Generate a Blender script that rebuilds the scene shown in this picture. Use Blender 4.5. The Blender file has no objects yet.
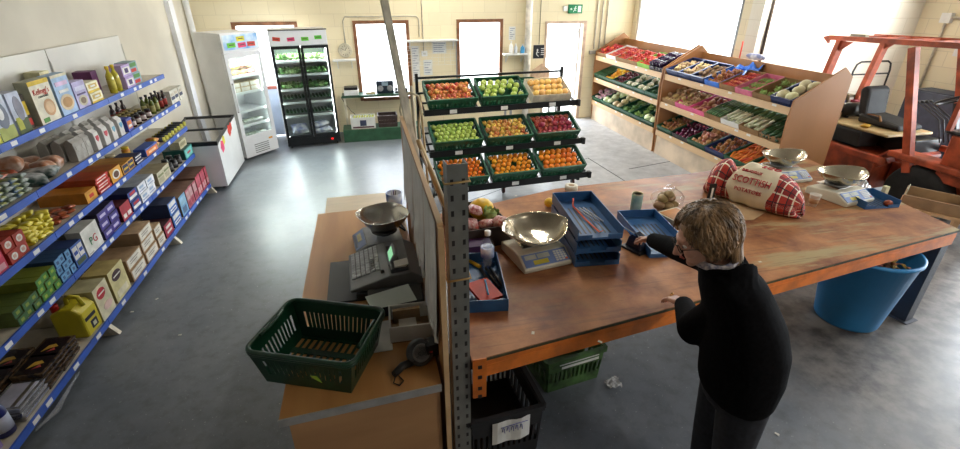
import bpy, bmesh, math, random
from mathutils import Vector, Matrix
random.seed(7)
R = math.radians
C = bpy.context.scene.collection
SC = bpy.context.scene
# ------------------------------------------------------------------ camera
F, PITCH, YAW, CH = 473.0, R(26.35), R(-13.3), 2.65
cam = bpy.data.objects.new('camera', bpy.data.cameras.new('camera'))
C.objects.link(cam)
cam.location = (0, 0, CH)
cam.rotation_euler = (math.pi/2 - PITCH, 0, YAW)
cam.data.sensor_width = 36; cam.data.lens = 36*F/960
cam.data.clip_end = 200
SC.camera = cam
# ------------------------------------------------------------------ daylight, exposure
world = bpy.data.worlds.new('sky'); SC.world = world; world.use_nodes = True
bg = world.node_tree.nodes['Background']
bg.inputs[0].default_value = (0.86, 0.93, 1.0, 1); bg.inputs[1].default_value = 13.0
SC.view_settings.view_transform = 'Standard'
try: SC.view_settings.look = 'None'
except Exception: pass
SC.view_settings.gamma = 1; SC.view_settings.use_curve_mapping = False
SC.view_settings.exposure = 0.42
def area(name, loc, rot, sx, sy, power, col=(1,1,1), portal=False, spread=180):
    l = bpy.data.lights.new(name, 'AREA'); l.shape = 'RECTANGLE'; l.size = sx; l.size_y = sy
    l.energy = power; l.color = col
    o = bpy.data.objects.new(name, l); C.objects.link(o); o.location = loc; o.rotation_euler = rot
    if portal: l.cycles.is_portal = True
    l.spread = R(spread)
    return o
BY = 10.1     # inner face of the back wall
RX = 5.8      # inner face of the right wall with the big window
FX = 8.8      # far right wall of the bay
# daylight portals in the openings
area('window_daylight', (0.43, BY+.02, 1.4), (R(-90),0,0), 1.1, 1.55, 1, portal=True)
area('window_daylight', (2.38, BY+.02, 1.4), (R(-90),0,0), 1.0, 1.55, 1, portal=True)
area('door_daylight', (4.25, BY+.02, 1.05), (R(-90),0,0), .95, 2.1, 1, portal=True)
area('door_daylight', (-1.7, BY+.02, 1.45), (R(-90),0,0), 1.2, 1.4, 1, portal=True)
area('window_daylight', (RX+.02, 8.4, 2.05), (0,R(90),0), 2.1, 3.1, 1, portal=True)
area('door_daylight', (FX+.02, 2.6, 1.6), (0,R(90),0), 3.2, 3.4, 1, portal=True)
# unseen roof strip lamps added as fill (their fittings are built with the ceiling)
FILL_LAMPS = [(1.7, 5.3, 3.72), (4.2, 7.6, 3.72), (-1.6, 8.2, 3.72), (7.2, 4.2, 3.72), (-1.6, 4.6, 3.72), (3.4, -.7, 3.72), (1.4, 8.7, 3.72)]
FILL_POW = [45, 26, 16, 14, 2, 62, 40]
for (lx, ly, lz), pw in zip(FILL_LAMPS, FILL_POW):
    area('roof_fill_light', (lx, ly, lz-.09), (0,0,0), .12, 1.5, pw, (1,.95,.85))

# a pair of unseen lamps added to brighten the pale bay wall
for wx in (6.4, 7.3): area('bay_fill_light', (wx, 5.75, 3.55), (R(42),0,0), 1.0, .12, 50, (1,.98,.93), spread=80)
# ------------------------------------------------------------------ camera maths used to place things on real planes
f0 = Vector((math.sin(-YAW)*math.cos(PITCH), math.cos(YAW)*math.cos(PITCH), -math.sin(PITCH)))
r0 = Vector((math.cos(YAW), math.sin(YAW), 0)); u0 = r0.cross(f0); OO = Vector((0,0,CH))
def ray(x, y): return r0*(x-480)+u0*(224.5-y)+f0*F
def pz(x, y, z=0.0):
    d = ray(x, y); return OO+d*((z-CH)/d.z)
def ylip(X, z, xp):
    q = r0-f0*((xp-480)/F); return -(X*q.x+(z-CH)*q.z)/q.y
# ------------------------------------------------------------------ materials
MATS = {}
def mat(name, col, rough=.6, metal=0., noise=.12, scale=9., bump=0., rnd=0., emit=0., coat=0., trans=0., alpha=1., col2=None, stretch=None, coords='Object', detail=4.):
    if name in MATS: return MATS[name]
    m = bpy.data.materials.new(name); m.use_nodes = True; MATS[name] = m
    nt = m.node_tree; N = nt.nodes; L = nt.links
    b = N['Principled BSDF']
    c = (*col, 1)
    b.inputs['Base Color'].default_value = c
    b.inputs['Roughness'].default_value = rough; b.inputs['Metallic'].default_value = metal
    if coat: b.inputs['Coat Weight'].default_value = coat
    if trans: b.inputs['Transmission Weight'].default_value = trans
    if alpha < 1: b.inputs['Alpha'].default_value = alpha
    if emit:
        b.inputs['Emission Color'].default_value = c; b.inputs['Emission Strength'].default_value = emit
    out = None
    if noise or bump or col2:
        tc = N.new('ShaderNodeTexCoord'); mp = N.new('ShaderNodeMapping')
        L.new(tc.outputs[coords], mp.inputs[0])
        if stretch: mp.inputs['Scale'].default_value = stretch
        nz = N.new('ShaderNodeTexNoise'); nz.inputs['Scale'].default_value = scale; nz.inputs['Detail'].default_value = detail
        L.new(mp.outputs[0], nz.inputs['Vector'])
        mx = N.new('ShaderNodeMix'); mx.data_type = 'RGBA'
        c2 = col2 if col2 else tuple(v*(1-noise*2.2) for v in col)
        c1 = col if col2 else tuple(min(1, v*(1+noise*.6)) for v in col)
        mx.inputs['A'].default_value = (*c2, 1); mx.inputs['B'].default_value = (*c1, 1)
        rp = N.new('ShaderNodeMapRange'); rp.inputs['From Min'].default_value = .35; rp.inputs['From Max'].default_value = .65
        L.new(nz.outputs['Fac'], rp.inputs['Value']); L.new(rp.outputs[0], mx.inputs['Factor'])
        out = mx.outputs['Result']
        if bump:
            bp = N.new('ShaderNodeBump'); bp.inputs['Strength'].default_value = bump; bp.inputs['Distance'].default_value = .01
            L.new(nz.outputs['Fac'], bp.inputs['Height']); L.new(bp.outputs[0], b.inputs['Normal'])
    if rnd:
        oi = N.new('ShaderNodeObjectInfo'); hs = N.new('ShaderNodeHueSaturation')
        mr = N.new('ShaderNodeMapRange'); mr.inputs['To Min'].default_value = .5-rnd*.12; mr.inputs['To Max'].default_value = .5+rnd*.12
        mv = N.new('ShaderNodeMapRange'); mv.inputs['To Min'].default_value = 1-rnd*.8; mv.inputs['To Max'].default_value = 1+rnd*.6
        L.new(oi.outputs['Random'], mr.inputs['Value']); L.new(oi.outputs['Random'], mv.inputs['Value'])
        L.new(mr.outputs[0], hs.inputs['Hue']); L.new(mv.outputs[0], hs.inputs['Value'])
        if out: L.new(out, hs.inputs['Color'])
        else: hs.inputs['Color'].default_value = c
        out = hs.outputs[0]
    if out: L.new(out, b.inputs['Base Color'])
    return m
def K(hexs, rough=.55, **k):
    """colour from an sRGB hex string"""
    v = [int(hexs[i:i+2], 16)/255 for i in (0,2,4)]
    v = [x/12.92 if x <= .04045 else ((x+.055)/1.055)**2.4 for x in v]
    return mat('m_'+hexs+'_'+str(rough)+'_'.join(str(a) for a in k.values()), tuple(v), rough, **k)
def glassmat(name, tint=(1,1,1), gloss=.08, rough=.02):
    if name in MATS: return MATS[name]
    m = bpy.data.materials.new(name); m.use_nodes = True; MATS[name] = m
    nt = m.node_tree; N = nt.nodes; L = nt.links; N.remove(N['Principled BSDF'])
    o = N['Material Output']; t = N.new('ShaderNodeBsdfTransparent'); t.inputs[0].default_value = (*tint, 1)
    g = N.new('ShaderNodeBsdfGlossy'); g.inputs['Roughness'].default_value = rough
    lw = N.new('ShaderNodeLayerWeight'); fr = N.new('ShaderNodeMath'); fr.operation = 'POWER'; fr.inputs[1].default_value = 4
    L.new(lw.outputs['Facing'], fr.inputs[0]); f2 = N.new('ShaderNodeMath'); f2.operation = 'MULTIPLY_ADD'; f2.inputs[1].default_value = .5; f2.inputs[2].default_value = .03
    L.new(fr.outputs[0], f2.inputs[0]); fr = f2
    mx = N.new('ShaderNodeMixShader')
    L.new(fr.outputs[0], mx.inputs[0]); L.new(t.outputs[0], mx.inputs[1]); L.new(g.outputs[0], mx.inputs[2]); L.new(mx.outputs[0], o.inputs[0])
    return m
def blockwall(name, col, mortar, bw=.45, bh=.225, axis='x', rough=.75):
    m = bpy.data.materials.new(name); m.use_nodes = True; MATS[name] = m
    nt = m.node_tree; N = nt.nodes; L = nt.links; b = N['Principled BSDF']; b.inputs['Roughness'].default_value = rough
    tc = N.new('ShaderNodeTexCoord'); sp = N.new('ShaderNodeSeparateXYZ'); cb = N.new('ShaderNodeCombineXYZ')
    L.new(tc.outputs['Object'], sp.inputs[0])
    L.new(sp.outputs['X' if axis == 'x' else 'Y'], cb.inputs[0]); L.new(sp.outputs['Z'], cb.inputs[1])
    br = N.new('ShaderNodeTexBrick'); L.new(cb.outputs[0], br.inputs['Vector'])
    br.inputs['Scale'].default_value = 1; br.inputs['Brick Width'].default_value = bw; br.inputs['Row Height'].default_value = bh
    br.inputs['Mortar Size'].default_value = .006; br.inputs['Mortar Smooth'].default_value = .5
    br.inputs['Color1'].default_value = (*col, 1); br.inputs['Color2'].default_value = (*[c*.95 for c in col], 1); br.inputs['Mortar'].default_value = (*mortar, 1)
    nz = N.new('ShaderNodeTexNoise'); nz.inputs['Scale'].default_value = 1.3; nz.inputs['Detail'].default_value = 6
    mx = N.new('ShaderNodeMix'); mx.data_type = 'RGBA'; mx.blend_type = 'MULTIPLY'
    mr = N.new('ShaderNodeMapRange'); mr.inputs['To Min'].default_value = .86; mr.inputs['To Max'].default_value = 1.06
    L.new(nz.outputs['Fac'], mr.inputs['Value']); mx.inputs['Factor'].default_value = 1
    L.new(br.outputs['Color'], mx.inputs['A']); L.new(mr.outputs[0], mx.inputs['B']); L.new(mx.outputs['Result'], b.inputs['Base Color'])
    bp = N.new('ShaderNodeBump'); bp.inputs['Strength'].default_value = .35; bp.inputs['Distance'].default_value = .006; bp.invert = True
    L.new(br.outputs['Fac'], bp.inputs['Height']); L.new(bp.outputs[0], b.inputs['Normal'])
    return m
# ------------------------------------------------------------------ mesh builder
class MB:
    def __init__(s): s.v = []; s.f = []; s.m = []; s.s = []; s.mats = []
    def mi(s, m):
        if m not in s.mats: s.mats.append(m)
        return s.mats.index(m)
    def add(s, vs, fs, m, smooth=False, M=None):
        o = len(s.v); i = s.mi(m)
        s.v += [tuple((M @ Vector(p)) if M else p) for p in vs]
        for f in fs: s.f.append([a+o for a in f]); s.m.append(i); s.s.append(smooth)
        return s
    def box(s, x0, x1, y0, y1, z0, z1, m, M=None):
        vs = [(x,y,z) for x in (x0,x1) for y in (y0,y1) for z in (z0,z1)]
        return s.add(vs, [(0,1,3,2),(4,6,7,5),(0,4,5,1),(2,3,7,6),(0,2,6,4),(1,5,7,3)], m, False, M)
    def bar(s, a, b, w, h, m, up=(0,0,1)):
        a = Vector(a); b = Vector(b); d = (b-a); L = d.length; d.normalize(); up = Vector(up)
        if abs(d.dot(up)) > .98: up = Vector((1,0,0))
        x = d.cross(up).normalized(); z = x.cross(d)
        M = Matrix((( x.x,d.x,z.x,a.x),(x.y,d.y,z.y,a.y),(x.z,d.z,z.z,a.z),(0,0,0,1)))
        return s.box(-w/2, w/2, 0, L, -h/2, h/2, m, M)
    def tube(s, pts, r, m, n=8, cap=True, sq=1.0):
        P = [Vector(p) for p in pts]; rs = r if isinstance(r, (list,tuple)) else [r]*len(P)
        vs = []; ref = None
        for i, p in enumerate(P):
            d = (P[min(i+1,len(P)-1)]-P[max(i-1,0)]).normalized()
            if ref is None: ref = Vector((0,0,1)) if abs(d.z) < .9 else Vector((1,0,0))
            x = d.cross(ref).normalized(); y = x.cross(d).normalized(); ref = y
            for k in range(n):
                a = 2*math.pi*k/n; vs.append(tuple(p+x*math.cos(a)*rs[i]+y*math.sin(a)*rs[i]*sq))
        fs = []
        for i in range(len(P)-1):
            for k in range(n): fs.append((i*n+k, i*n+(k+1)%n, (i+1)*n+(k+1)%n, (i+1)*n+k))
        s.add(vs, fs, m, True)
        if cap: s.add(vs[:n], [tuple(range(n))[::-1]], m); s.add(vs[-n:], [tuple(range(n))], m)
        return s
    def lathe(s, prof, m, n=16, c=(0,0,0), M=None, sx=1., sy=1., smooth=True):
        vs = []; 
        for r, z in prof:
            for k in range(n):
                a = 2*math.pi*k/n; vs.append((c[0]+r*math.cos(a)*sx, c[1]+r*math.sin(a)*sy, c[2]+z))
        fs = [(i*n+k, i*n+(k+1)%n, (i+1)*n+(k+1)%n, (i+1)*n+k) for i in range(len(prof)-1) for k in range(n)]
        s.add(vs, fs, m, smooth, M)
        if prof[0][0] > .0005: s.add(vs[:n], [tuple(range(n))[::-1]], m, False, M)
        if prof[-1][0] > .0005: s.add(vs[-n:], [tuple(range(n))], m, False, M)
        return s
    def ell(s, c, rx, ry, rz, m, n=14, M=None, e=1.):
        prof = []
        h = n//2
        vs = []; fs = []
        sg = lambda v: math.copysign(abs(v)**e, v)
        for i in range(h+1):
            t = -math.pi/2+math.pi*i/h
            for k in range(n):
                a = 2*math.pi*k/n
                vs.append((c[0]+rx*sg(math.cos(t))*sg(math.cos(a)), c[1]+ry*sg(math.cos(t))*sg(math.sin(a)), c[2]+rz*sg(math.sin(t))))
        for i in range(h):
            for k in range(n): fs.append((i*n+k, i*n+(k+1)%n, (i+1)*n+(k+1)%n, (i+1)*n+k))
        return s.add(vs, fs, m, True, M)
    def prism(s, poly, a0, a1, m, axis='z', M=None):
        n = len(poly)
        def P(u, v, w): return {'z':(u,v,w), 'y':(u,w,v), 'x':(w,u,v)}[axis]
        vs = [P(u,v,a0) for u,v in poly]+[P(u,v,a1) for u,v in poly]
        fs = [tuple(range(n))[::-1], tuple(range(n,2*n))]+[(i,(i+1)%n,n+(i+1)%n,n+i) for i in range(n)]
        return s.add(vs, fs, m, False, M)
    def build(s, name, parent=None, loc=None, rot=None, bevel=0., sub=0):
        me = bpy.data.meshes.new(name); me.from_pydata(s.v, [], s.f)
        for m in s.mats: me.materials.append(m)
        me.polygons.foreach_set('material_index', s.m); me.polygons.foreach_set('use_smooth', s.s)
        bm = bmesh.new(); bm.from_mesh(me)
        bmesh.ops.remove_doubles(bm, verts=bm.verts, dist=1e-5)
        bmesh.ops.recalc_face_normals(bm, faces=bm.faces); bm.to_mesh(me); bm.free()
        o = bpy.data.objects.new(name, me); C.objects.link(o)
        if parent: o.parent = parent
        if loc: o.location = loc
        if rot is not None: o.rotation_euler = rot if isinstance(rot, (tuple,list)) else (0,0,rot)
        if bevel:
            b = o.modifiers.new('bevel', 'BEVEL'); b.width = bevel; b.segments = 2; b.limit_method = 'ANGLE'; b.angle_limit = R(50)
        if sub:
            b = o.modifiers.new('subdivision', 'SUBSURF'); b.levels = sub; b.render_levels = sub
        return o
def tag(o, label=None, cat=None, group=None, kind=None):
    if label: o['label'] = label
    if cat: o['category'] = cat
    if group: o['group'] = group
    if kind: o['kind'] = kind
    return o
def thing(name, label, cat, loc=(0,0,0), rz=0., group=None, kind=None):
    o = bpy.data.objects.new(name, None); C.objects.link(o); o.empty_display_size = .05
    o.location = loc; o.rotation_euler = rz if isinstance(rz, tuple) else (0,0,rz)
    return tag(o, label, cat, group, kind)
def dup(o, loc=None, rot=None, label=None, group=None, parent=None, cat=None, scale=None):
    c = o.copy(); C.objects.link(c)
    if parent: c.parent = parent
    if loc is not None: c.location = loc
    if rot is not None: c.rotation_euler = rot if isinstance(rot, (tuple,list)) else (0,0,rot)
    if scale is not None: c.scale = (scale,)*3 if not isinstance(scale, tuple) else scale
    if label: c['label'] = label
    if group: c['group'] = group
    if cat: c['category'] = cat
    for ch in list(o.children): dup(ch, parent=c)
    return c
class Kind:
    """first use places the original, every later use places a copy"""
    def __init__(s, o): s.o = o; s.used = False
    def put(s, loc, rot=0., label=None, group=None, scale=None, cat=None):
        if s.used: return dup(s.o, loc, rot, label, group, scale=scale, cat=cat)
        s.used = True; o = s.o; o.location = loc; o.rotation_euler = rot if isinstance(rot, (tuple,list)) else (0,0,rot)
        if scale is not None: o.scale = (scale,)*3 if not isinstance(scale, tuple) else scale
        return tag(o, label, cat, group)
def text(body, size, m, parent=None, loc=(0,0,0), rot=(0,0,0), name='lettering', ext=.0008, align='CENTER', sx=1.):
    cu = bpy.data.curves.new(name, 'FONT'); cu.body = body; cu.size = size; cu.extrude = ext
    cu.align_x = align; cu.align_y = 'CENTER'; cu.resolution_u = 2
    t = bpy.data.objects.new(name, cu); C.objects.link(t)
    bpy.context.view_layer.update()
    me = bpy.data.meshes.new_from_object(t.evaluated_get(bpy.context.evaluated_depsgraph_get()))
    bpy.data.objects.remove(t); me.materials.clear(); me.materials.append(m)
    o = bpy.data.objects.new(name, me); C.objects.link(o)
    if parent: o.parent = parent
    o.location = loc; o.rotation_euler = rot; o.scale = (sx,1,1)
    return o
def remesh(o, voxel, smooth=4):
    a = o.modifiers.new('r', 'REMESH'); a.mode = 'VOXEL'; a.voxel_size = voxel; a.use_smooth_shade = True
    if smooth:
        b = o.modifiers.new('s', 'SMOOTH'); b.iterations = smooth; b.factor = .5
    bpy.context.view_layer.update()
    me = bpy.data.meshes.new_from_object(o.evaluated_get(bpy.context.evaluated_depsgraph_get()))
    o.modifiers.clear(); o.data = me
    for p in me.polygons: p.use_smooth = True
    return o
jit = lambda a: random.uniform(-a, a)
def RotM(rz=0, rx=0, ry=0, loc=(0,0,0)):
    return Matrix.Translation(loc) @ Matrix.Rotation(rz,4,'Z') @ Matrix.Rotation(ry,4,'Y') @ Matrix.Rotation(rx,4,'X')
# ------------------------------------------------------------------ common materials
WHITE = mat('white_paint', (.8,.8,.78), .45, noise=.03)
WMETAL = mat('white_enamel', (.78,.79,.80), .3, noise=.03, scale=3)
BLACK = mat('black_plastic', (.012,.012,.013), .4, noise=.1)
BLACKM = mat('black_metal', (.015,.017,.018), .35, metal=.3, noise=.1)
GREY = mat('grey_plastic', (.28,.29,.30), .45, noise=.08)
DGREY = mat('dark_grey_plastic', (.07,.075,.08), .5, noise=.1)
GREEN = mat('crate_green', (.008,.09,.042), .4, noise=.15, scale=14)
BLUEP = mat('shelf_blue', (.03,.10,.48), .4, noise=.1, scale=5)
SHELF = mat('shelf_board', (.52,.47,.38), .5, noise=.1, scale=6)
CARD = mat('cardboard', (.36,.23,.12), .8, noise=.12, scale=8)
PAPER = mat('paper', (.75,.75,.72), .8, noise=.04)
CHROME = mat('steel', (.72,.70,.66), .16, metal=1, noise=.05)
RUBBER = mat('rubber', (.018,.018,.018), .8, noise=.2, bump=.2)
SKIN = mat('skin', (.60,.33,.24), .5, noise=.06, scale=20)
PINE = mat('pine', (.70,.48,.27), .55, noise=.2, scale=3, stretch=(1,.12,1.5), col2=(.54,.34,.17), detail=6)
PLY = mat('plywood', (.43,.195,.065), .5, scale=2.2, stretch=(.35,1,.12), col2=(.31,.13,.04), detail=7, bump=.03)
# ================================================================== SETTING
fl = MB()
FLOOR = bpy.data.materials.new('painted_concrete'); FLOOR.use_nodes = True
def floor_nodes():
    nt = FLOOR.node_tree; N = nt.nodes; L = nt.links; b = N['Principled BSDF']
    tc = N.new('ShaderNodeTexCoord')
    def nz(s, d, st=None):
        n = N.new('ShaderNodeTexNoise'); n.inputs['Scale'].default_value = s; n.inputs['Detail'].default_value = d; n.inputs['Roughness'].default_value = .65
        L.new(tc.outputs['Object'], n.inputs['Vector']); return n
    a = nz(.7, 8); c = nz(9, 6); e = nz(45, 3)
    r1 = N.new('ShaderNodeValToRGB'); r1.color_ramp.elements[0].position = .35; r1.color_ramp.elements[1].position = .68
    r1.color_ramp.elements[0].color = (.10,.115,.135,1); r1.color_ramp.elements[1].color = (.20,.215,.235,1)
    L.new(a.outputs['Fac'], r1.inputs[0])
    r2 = N.new('ShaderNodeValToRGB'); r2.color_ramp.elements[0].position = .30; r2.color_ramp.elements[1].position = .52
    r2.color_ramp.elements[0].color = (.50,.49,.47,1); r2.color_ramp.elements[1].color = (1,1,1,1)
    L.new(c.outputs['Fac'], r2.inputs[0])
    m = N.new('ShaderNodeMix'); m.data_type = 'RGBA'; m.blend_type = 'MULTIPLY'; m.inputs['Factor'].default_value = .6
    L.new(r1.outputs[0], m.inputs['A']); L.new(r2.outputs[0], m.inputs['B'])
    r3 = N.new('ShaderNodeValToRGB'); r3.color_ramp.elements[0].position = .66; r3.color_ramp.elements[1].position = .72
    r3.color_ramp.elements[0].color = (0,0,0,1); r3.color_ramp.elements[1].color = (1,1,1,1)
    L.new(e.outputs['Fac'], r3.inputs[0])
    m2 = N.new('ShaderNodeMix'); m2.data_type = 'RGBA'
    L.new(r3.outputs[0], m2.inputs['Factor']); L.new(m.outputs['Result'], m2.inputs['A']); m2.inputs['B'].default_value = (.42,.42,.40,1)
    # the right-hand bay is bare, browner concrete with crack-like wear
    sp = N.new('ShaderNodeSeparateXYZ'); L.new(tc.outputs['Object'], sp.inputs[0])
    ad = N.new('ShaderNodeMath'); ad.operation = 'MULTIPLY_ADD'; ad.inputs[1].default_value = 2.; ad.inputs[2].default_value = 0
    L.new(a.outputs['Fac'], ad.inputs[0])
    sm = N.new('ShaderNodeMath'); sm.operation = 'ADD'; L.new(sp.outputs['X'], sm.inputs[0]); L.new(ad.outputs[0], sm.inputs[1])
    st = N.new('ShaderNodeMapRange'); st.inputs['From Min'].default_value = 3.6; st.inputs['From Max'].default_value = 4.6; L.new(sm.outputs[0], st.inputs['Value'])
    yy = N.new('ShaderNodeMapRange'); yy.inputs['From Min'].default_value = 5.4; yy.inputs['From Max'].default_value = 4.6; L.new(sp.outputs['Y'], yy.inputs['Value'])
    mu = N.new('ShaderNodeMath'); mu.operation = 'MULTIPLY'; L.new(st.outputs[0], mu.inputs[0]); L.new(yy.outputs[0], mu.inputs[1])
    m3 = N.new('ShaderNodeMix'); m3.data_type = 'RGBA'; L.new(mu.outputs[0], m3.inputs['Factor'])
    vo = nz(5.5, 10); r4 = N.new('ShaderNodeValToRGB'); r4.color_ramp.elements[0].position = .40; r4.color_ramp.elements[1].position = .60
    r4.color_ramp.elements[0].color = (.055,.045,.038,1); r4.color_ramp.elements[1].color = (.17,.15,.13,1); L.new(vo.outputs['Fac'], r4.inputs[0])
    L.new(m2.outputs['Result'], m3.inputs['A']); L.new(r4.outputs[0], m3.inputs['B'])
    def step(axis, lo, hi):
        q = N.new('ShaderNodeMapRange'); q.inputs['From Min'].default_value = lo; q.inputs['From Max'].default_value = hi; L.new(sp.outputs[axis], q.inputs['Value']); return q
    sx_, sy_ = step('X', 1.0, 2.6), step('Y', 4.3, 5.4); mm = N.new('ShaderNodeMath'); mm.operation = 'MULTIPLY'; L.new(sx_.outputs[0], mm.inputs[0]); L.new(sy_.outputs[0], mm.inputs[1])  # lighter zone at back right: window light put into the floor colour
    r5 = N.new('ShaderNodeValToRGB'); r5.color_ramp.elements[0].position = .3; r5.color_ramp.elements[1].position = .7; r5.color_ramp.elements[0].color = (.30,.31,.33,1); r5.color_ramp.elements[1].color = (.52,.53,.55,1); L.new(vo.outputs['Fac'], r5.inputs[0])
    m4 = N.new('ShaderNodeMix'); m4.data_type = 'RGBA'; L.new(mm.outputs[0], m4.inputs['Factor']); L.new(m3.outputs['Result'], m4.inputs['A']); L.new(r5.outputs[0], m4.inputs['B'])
    L.new(m4.outputs['Result'], b.inputs['Base Color']); b.inputs['Specular IOR Level'].default_value = .7
    rr = N.new('ShaderNodeMapRange'); rr.inputs['To Min'].default_value = .26; rr.inputs['To Max'].default_value = .50
    L.new(c.outputs['Fac'], rr.inputs['Value']); L.new(rr.outputs[0], b.inputs['Roughness'])
    bp = N.new('ShaderNodeBump'); bp.inputs['Strength'].default_value = .12; bp.inputs['Distance'].default_value = .004
    L.new(c.outputs['Fac'], bp.inputs['Height']); L.new(bp.outputs[0], b.inputs['Normal'])
floor_nodes()
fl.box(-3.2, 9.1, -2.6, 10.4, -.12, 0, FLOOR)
JNT = mat('floor_joint', (.05,.05,.055), .8)
def joint(a, b, w=.018): fl.bar((a.x,a.y,.0005), (b.x,b.y,.0005), w, .002, JNT)
joint(pz(588,158), pz(636,188)); joint(pz(629,169), pz(678,160)); joint(Vector((.6,5.6,0)), pz(588,158), .01)
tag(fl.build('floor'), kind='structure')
gr = MB(); gr.box(-40, 50, 10.4, 60, -.14, -.02, mat('yard_concrete', (.6,.6,.58), .8)); gr.box(9.1, 50, -30, 10.4, -.14, -.02, MATS['yard_concrete'])
tag(gr.build('ground_outside'), kind='structure')
WB = blockwall('back_blocks', (.88,.77,.52), (.76,.66,.44), axis='x')
WR = blockwall('right_blocks', (.84,.75,.54), (.68,.60,.44), axis='y')
WS = blockwall('bay_blocks', (.82,.78,.68), (.68,.63,.52), axis='x')
WLm = mat('left_plaster', (.66,.61,.50), .8, noise=.05, scale=1.2)
HT = 3.9
def wall_x(name, y0, y1, xa, xb, holes, m):          # wall running along x
    b = MB(); xs = xa
    for (h0, h1, z0, z1) in holes:
        b.box(xs, h0, y0, y1, 0, HT, m)
        if z0 > 0: b.box(h0, h1, y0, y1, 0, z0, m)
        b.box(h0, h1, y0, y1, z1, HT, m); xs = h1
    b.box(xs, xb, y0, y1, 0, HT, m)
    return tag(b.build(name), kind='structure')
def wall_y(name, x0, x1, ya, yb, holes, m):
    b = MB(); ys = ya
    for (h0, h1, z0, z1) in holes:
        b.box(x0, x1, ys, h0, 0, HT, m)
        if z0 > 0: b.box(x0, x1, h0, h1, 0, z0, m)
        b.box(x0, x1, h0, h1, z1, HT, m); ys = h1
    b.box(x0, x1, ys, yb, 0, HT, m)
    return tag(b.build(name), kind='structure')
BACKH = [(-2.26,-1.12,0,2.13), (-.12,.95,.62,2.13), (1.90,2.87,.62,2.13), (3.79,4.72,0,2.07)]
wall_x('wall_back', BY, BY+.25, -3.2, RX+.25, BACKH, WB)
wall_y('wall_right', RX, RX+.25, 6.7, BY, [(6.87,9.95,1.25,3.2)], WR)
wall_x('wall_bay', 6.45, 6.7, RX, FX+.25, [], WS)
wall_y('wall_bay_right', FX, FX+.25, -2.6, 6.45, [(.9,4.3,0,3.2)], WR)
wall_y('wall_left', -3.2, -2.95, -2.6, BY, [], WLm)
wall_x('wall_front', -2.6, -2.4, -2.95, FX, [], mat('front_brick',(.22,.18,.15),.8))
cl = MB(); cl.box(-3.2, 9.1, -2.6, 10.4, HT, HT+.15, mat('ceiling_boards', (.36,.34,.30), .8)); tag(cl.build('ceiling'), kind='structure')
BROWN = mat('brown_window_frame', (.26,.11,.05), .45, noise=.15)
PANE = glassmat('window_glass')
def window(name, x0, x1, z0, z1, midrail=None):
    w = tag(thing(name, None, None, (0,0,0)), kind='structure')
    b = MB(); t = .065; y0, y1 = BY-.02, BY+.08
    b.box(x0-.0, x0+t, y0, y1, z0, z1, BROWN); b.box(x1-t, x1, y0, y1, z0, z1, BROWN)
    b.box(x0+t, x1-t, y0, y1, z1-t, z1, BROWN)
    if z0 > .1: b.box(x0+t, x1-t, y0-.03, y1, z0, z0+t, BROWN)
    b.build('window_frame', w)
    g = MB(); g.box(x0+t, x1-t, BY+.03, BY+.035, max(z0, midrail or 0)+(t if z0 > .1 else 0), z1-t, PANE); g.build('pane', w)
    return w
window('window_1', -.12, .95, .62, 2.13); window('window_2', 1.90, 2.87, .62, 2.13)
d1 = window('door_1', -2.26, -1.12, 0, 2.13, .95)
b = MB(); b.box(-2.19, -1.19, BY+.0, BY+.05, .02, .95, mat('blue_white_door', (.55,.65,.8), .4, noise=.03)); b.build('door_panel', d1)
b = MB(); b.box(-1.85, -1.25, BY-.03, BY, .93, .99, K('b86a5a')); b.build('push_bar', d1)
d2 = tag(thing('door_2', None, None), kind='structure')
b = MB(); DFm = mat('pale_door_frame', (.62,.45,.33), .5)
b.box(3.79, 3.84, BY-.02, BY+.1, 0, 2.07, DFm); b.box(4.65, 4.72, BY-.02, BY+.1, 0, 2.07, DFm); b.box(3.84, 4.65, BY-.02, BY+.1, 2.02, 2.07, DFm); b.build('door_frame', d2)
b = MB(); b.box(4.60, 4.645, BY+.1, BY+1.0, .02, 2.02, WHITE); 
for zz in (.3, 1.1, 1.8): b.box(4.585, 4.60, BY+.1, BY+.14, zz, zz+.1, GREY)
b.build('open_door_leaf', d2)
# big right-hand window with its steel mullions and pane
w3 = tag(thing('window_3', None, None), kind='structure')
b = MB(); FRM = mat('grey_steel_frame', (.25,.26,.28), .4, metal=.4)
b.box(RX+.02, RX+.1, 6.87, 6.93, 1.25, 3.2, FRM); b.box(RX+.06, RX+.12, 6.96, 7.0, 1.25, 3.2, FRM); b.box(RX+.02, RX+.1, 9.89, 9.95, 1.25, 3.2, WHITE)
b.box(RX+.02, RX+.1, 6.93, 9.89, 1.25, 1.31, WHITE); b.box(RX+.02, RX+.1, 6.93, 9.89, 3.14, 3.2, WHITE); b.build('window_frame', w3)
b = MB(); b.box(RX+.05, RX+.055, 7.0, 9.89, 1.31, 3.14, PANE); b.build('pane', w3)
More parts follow.
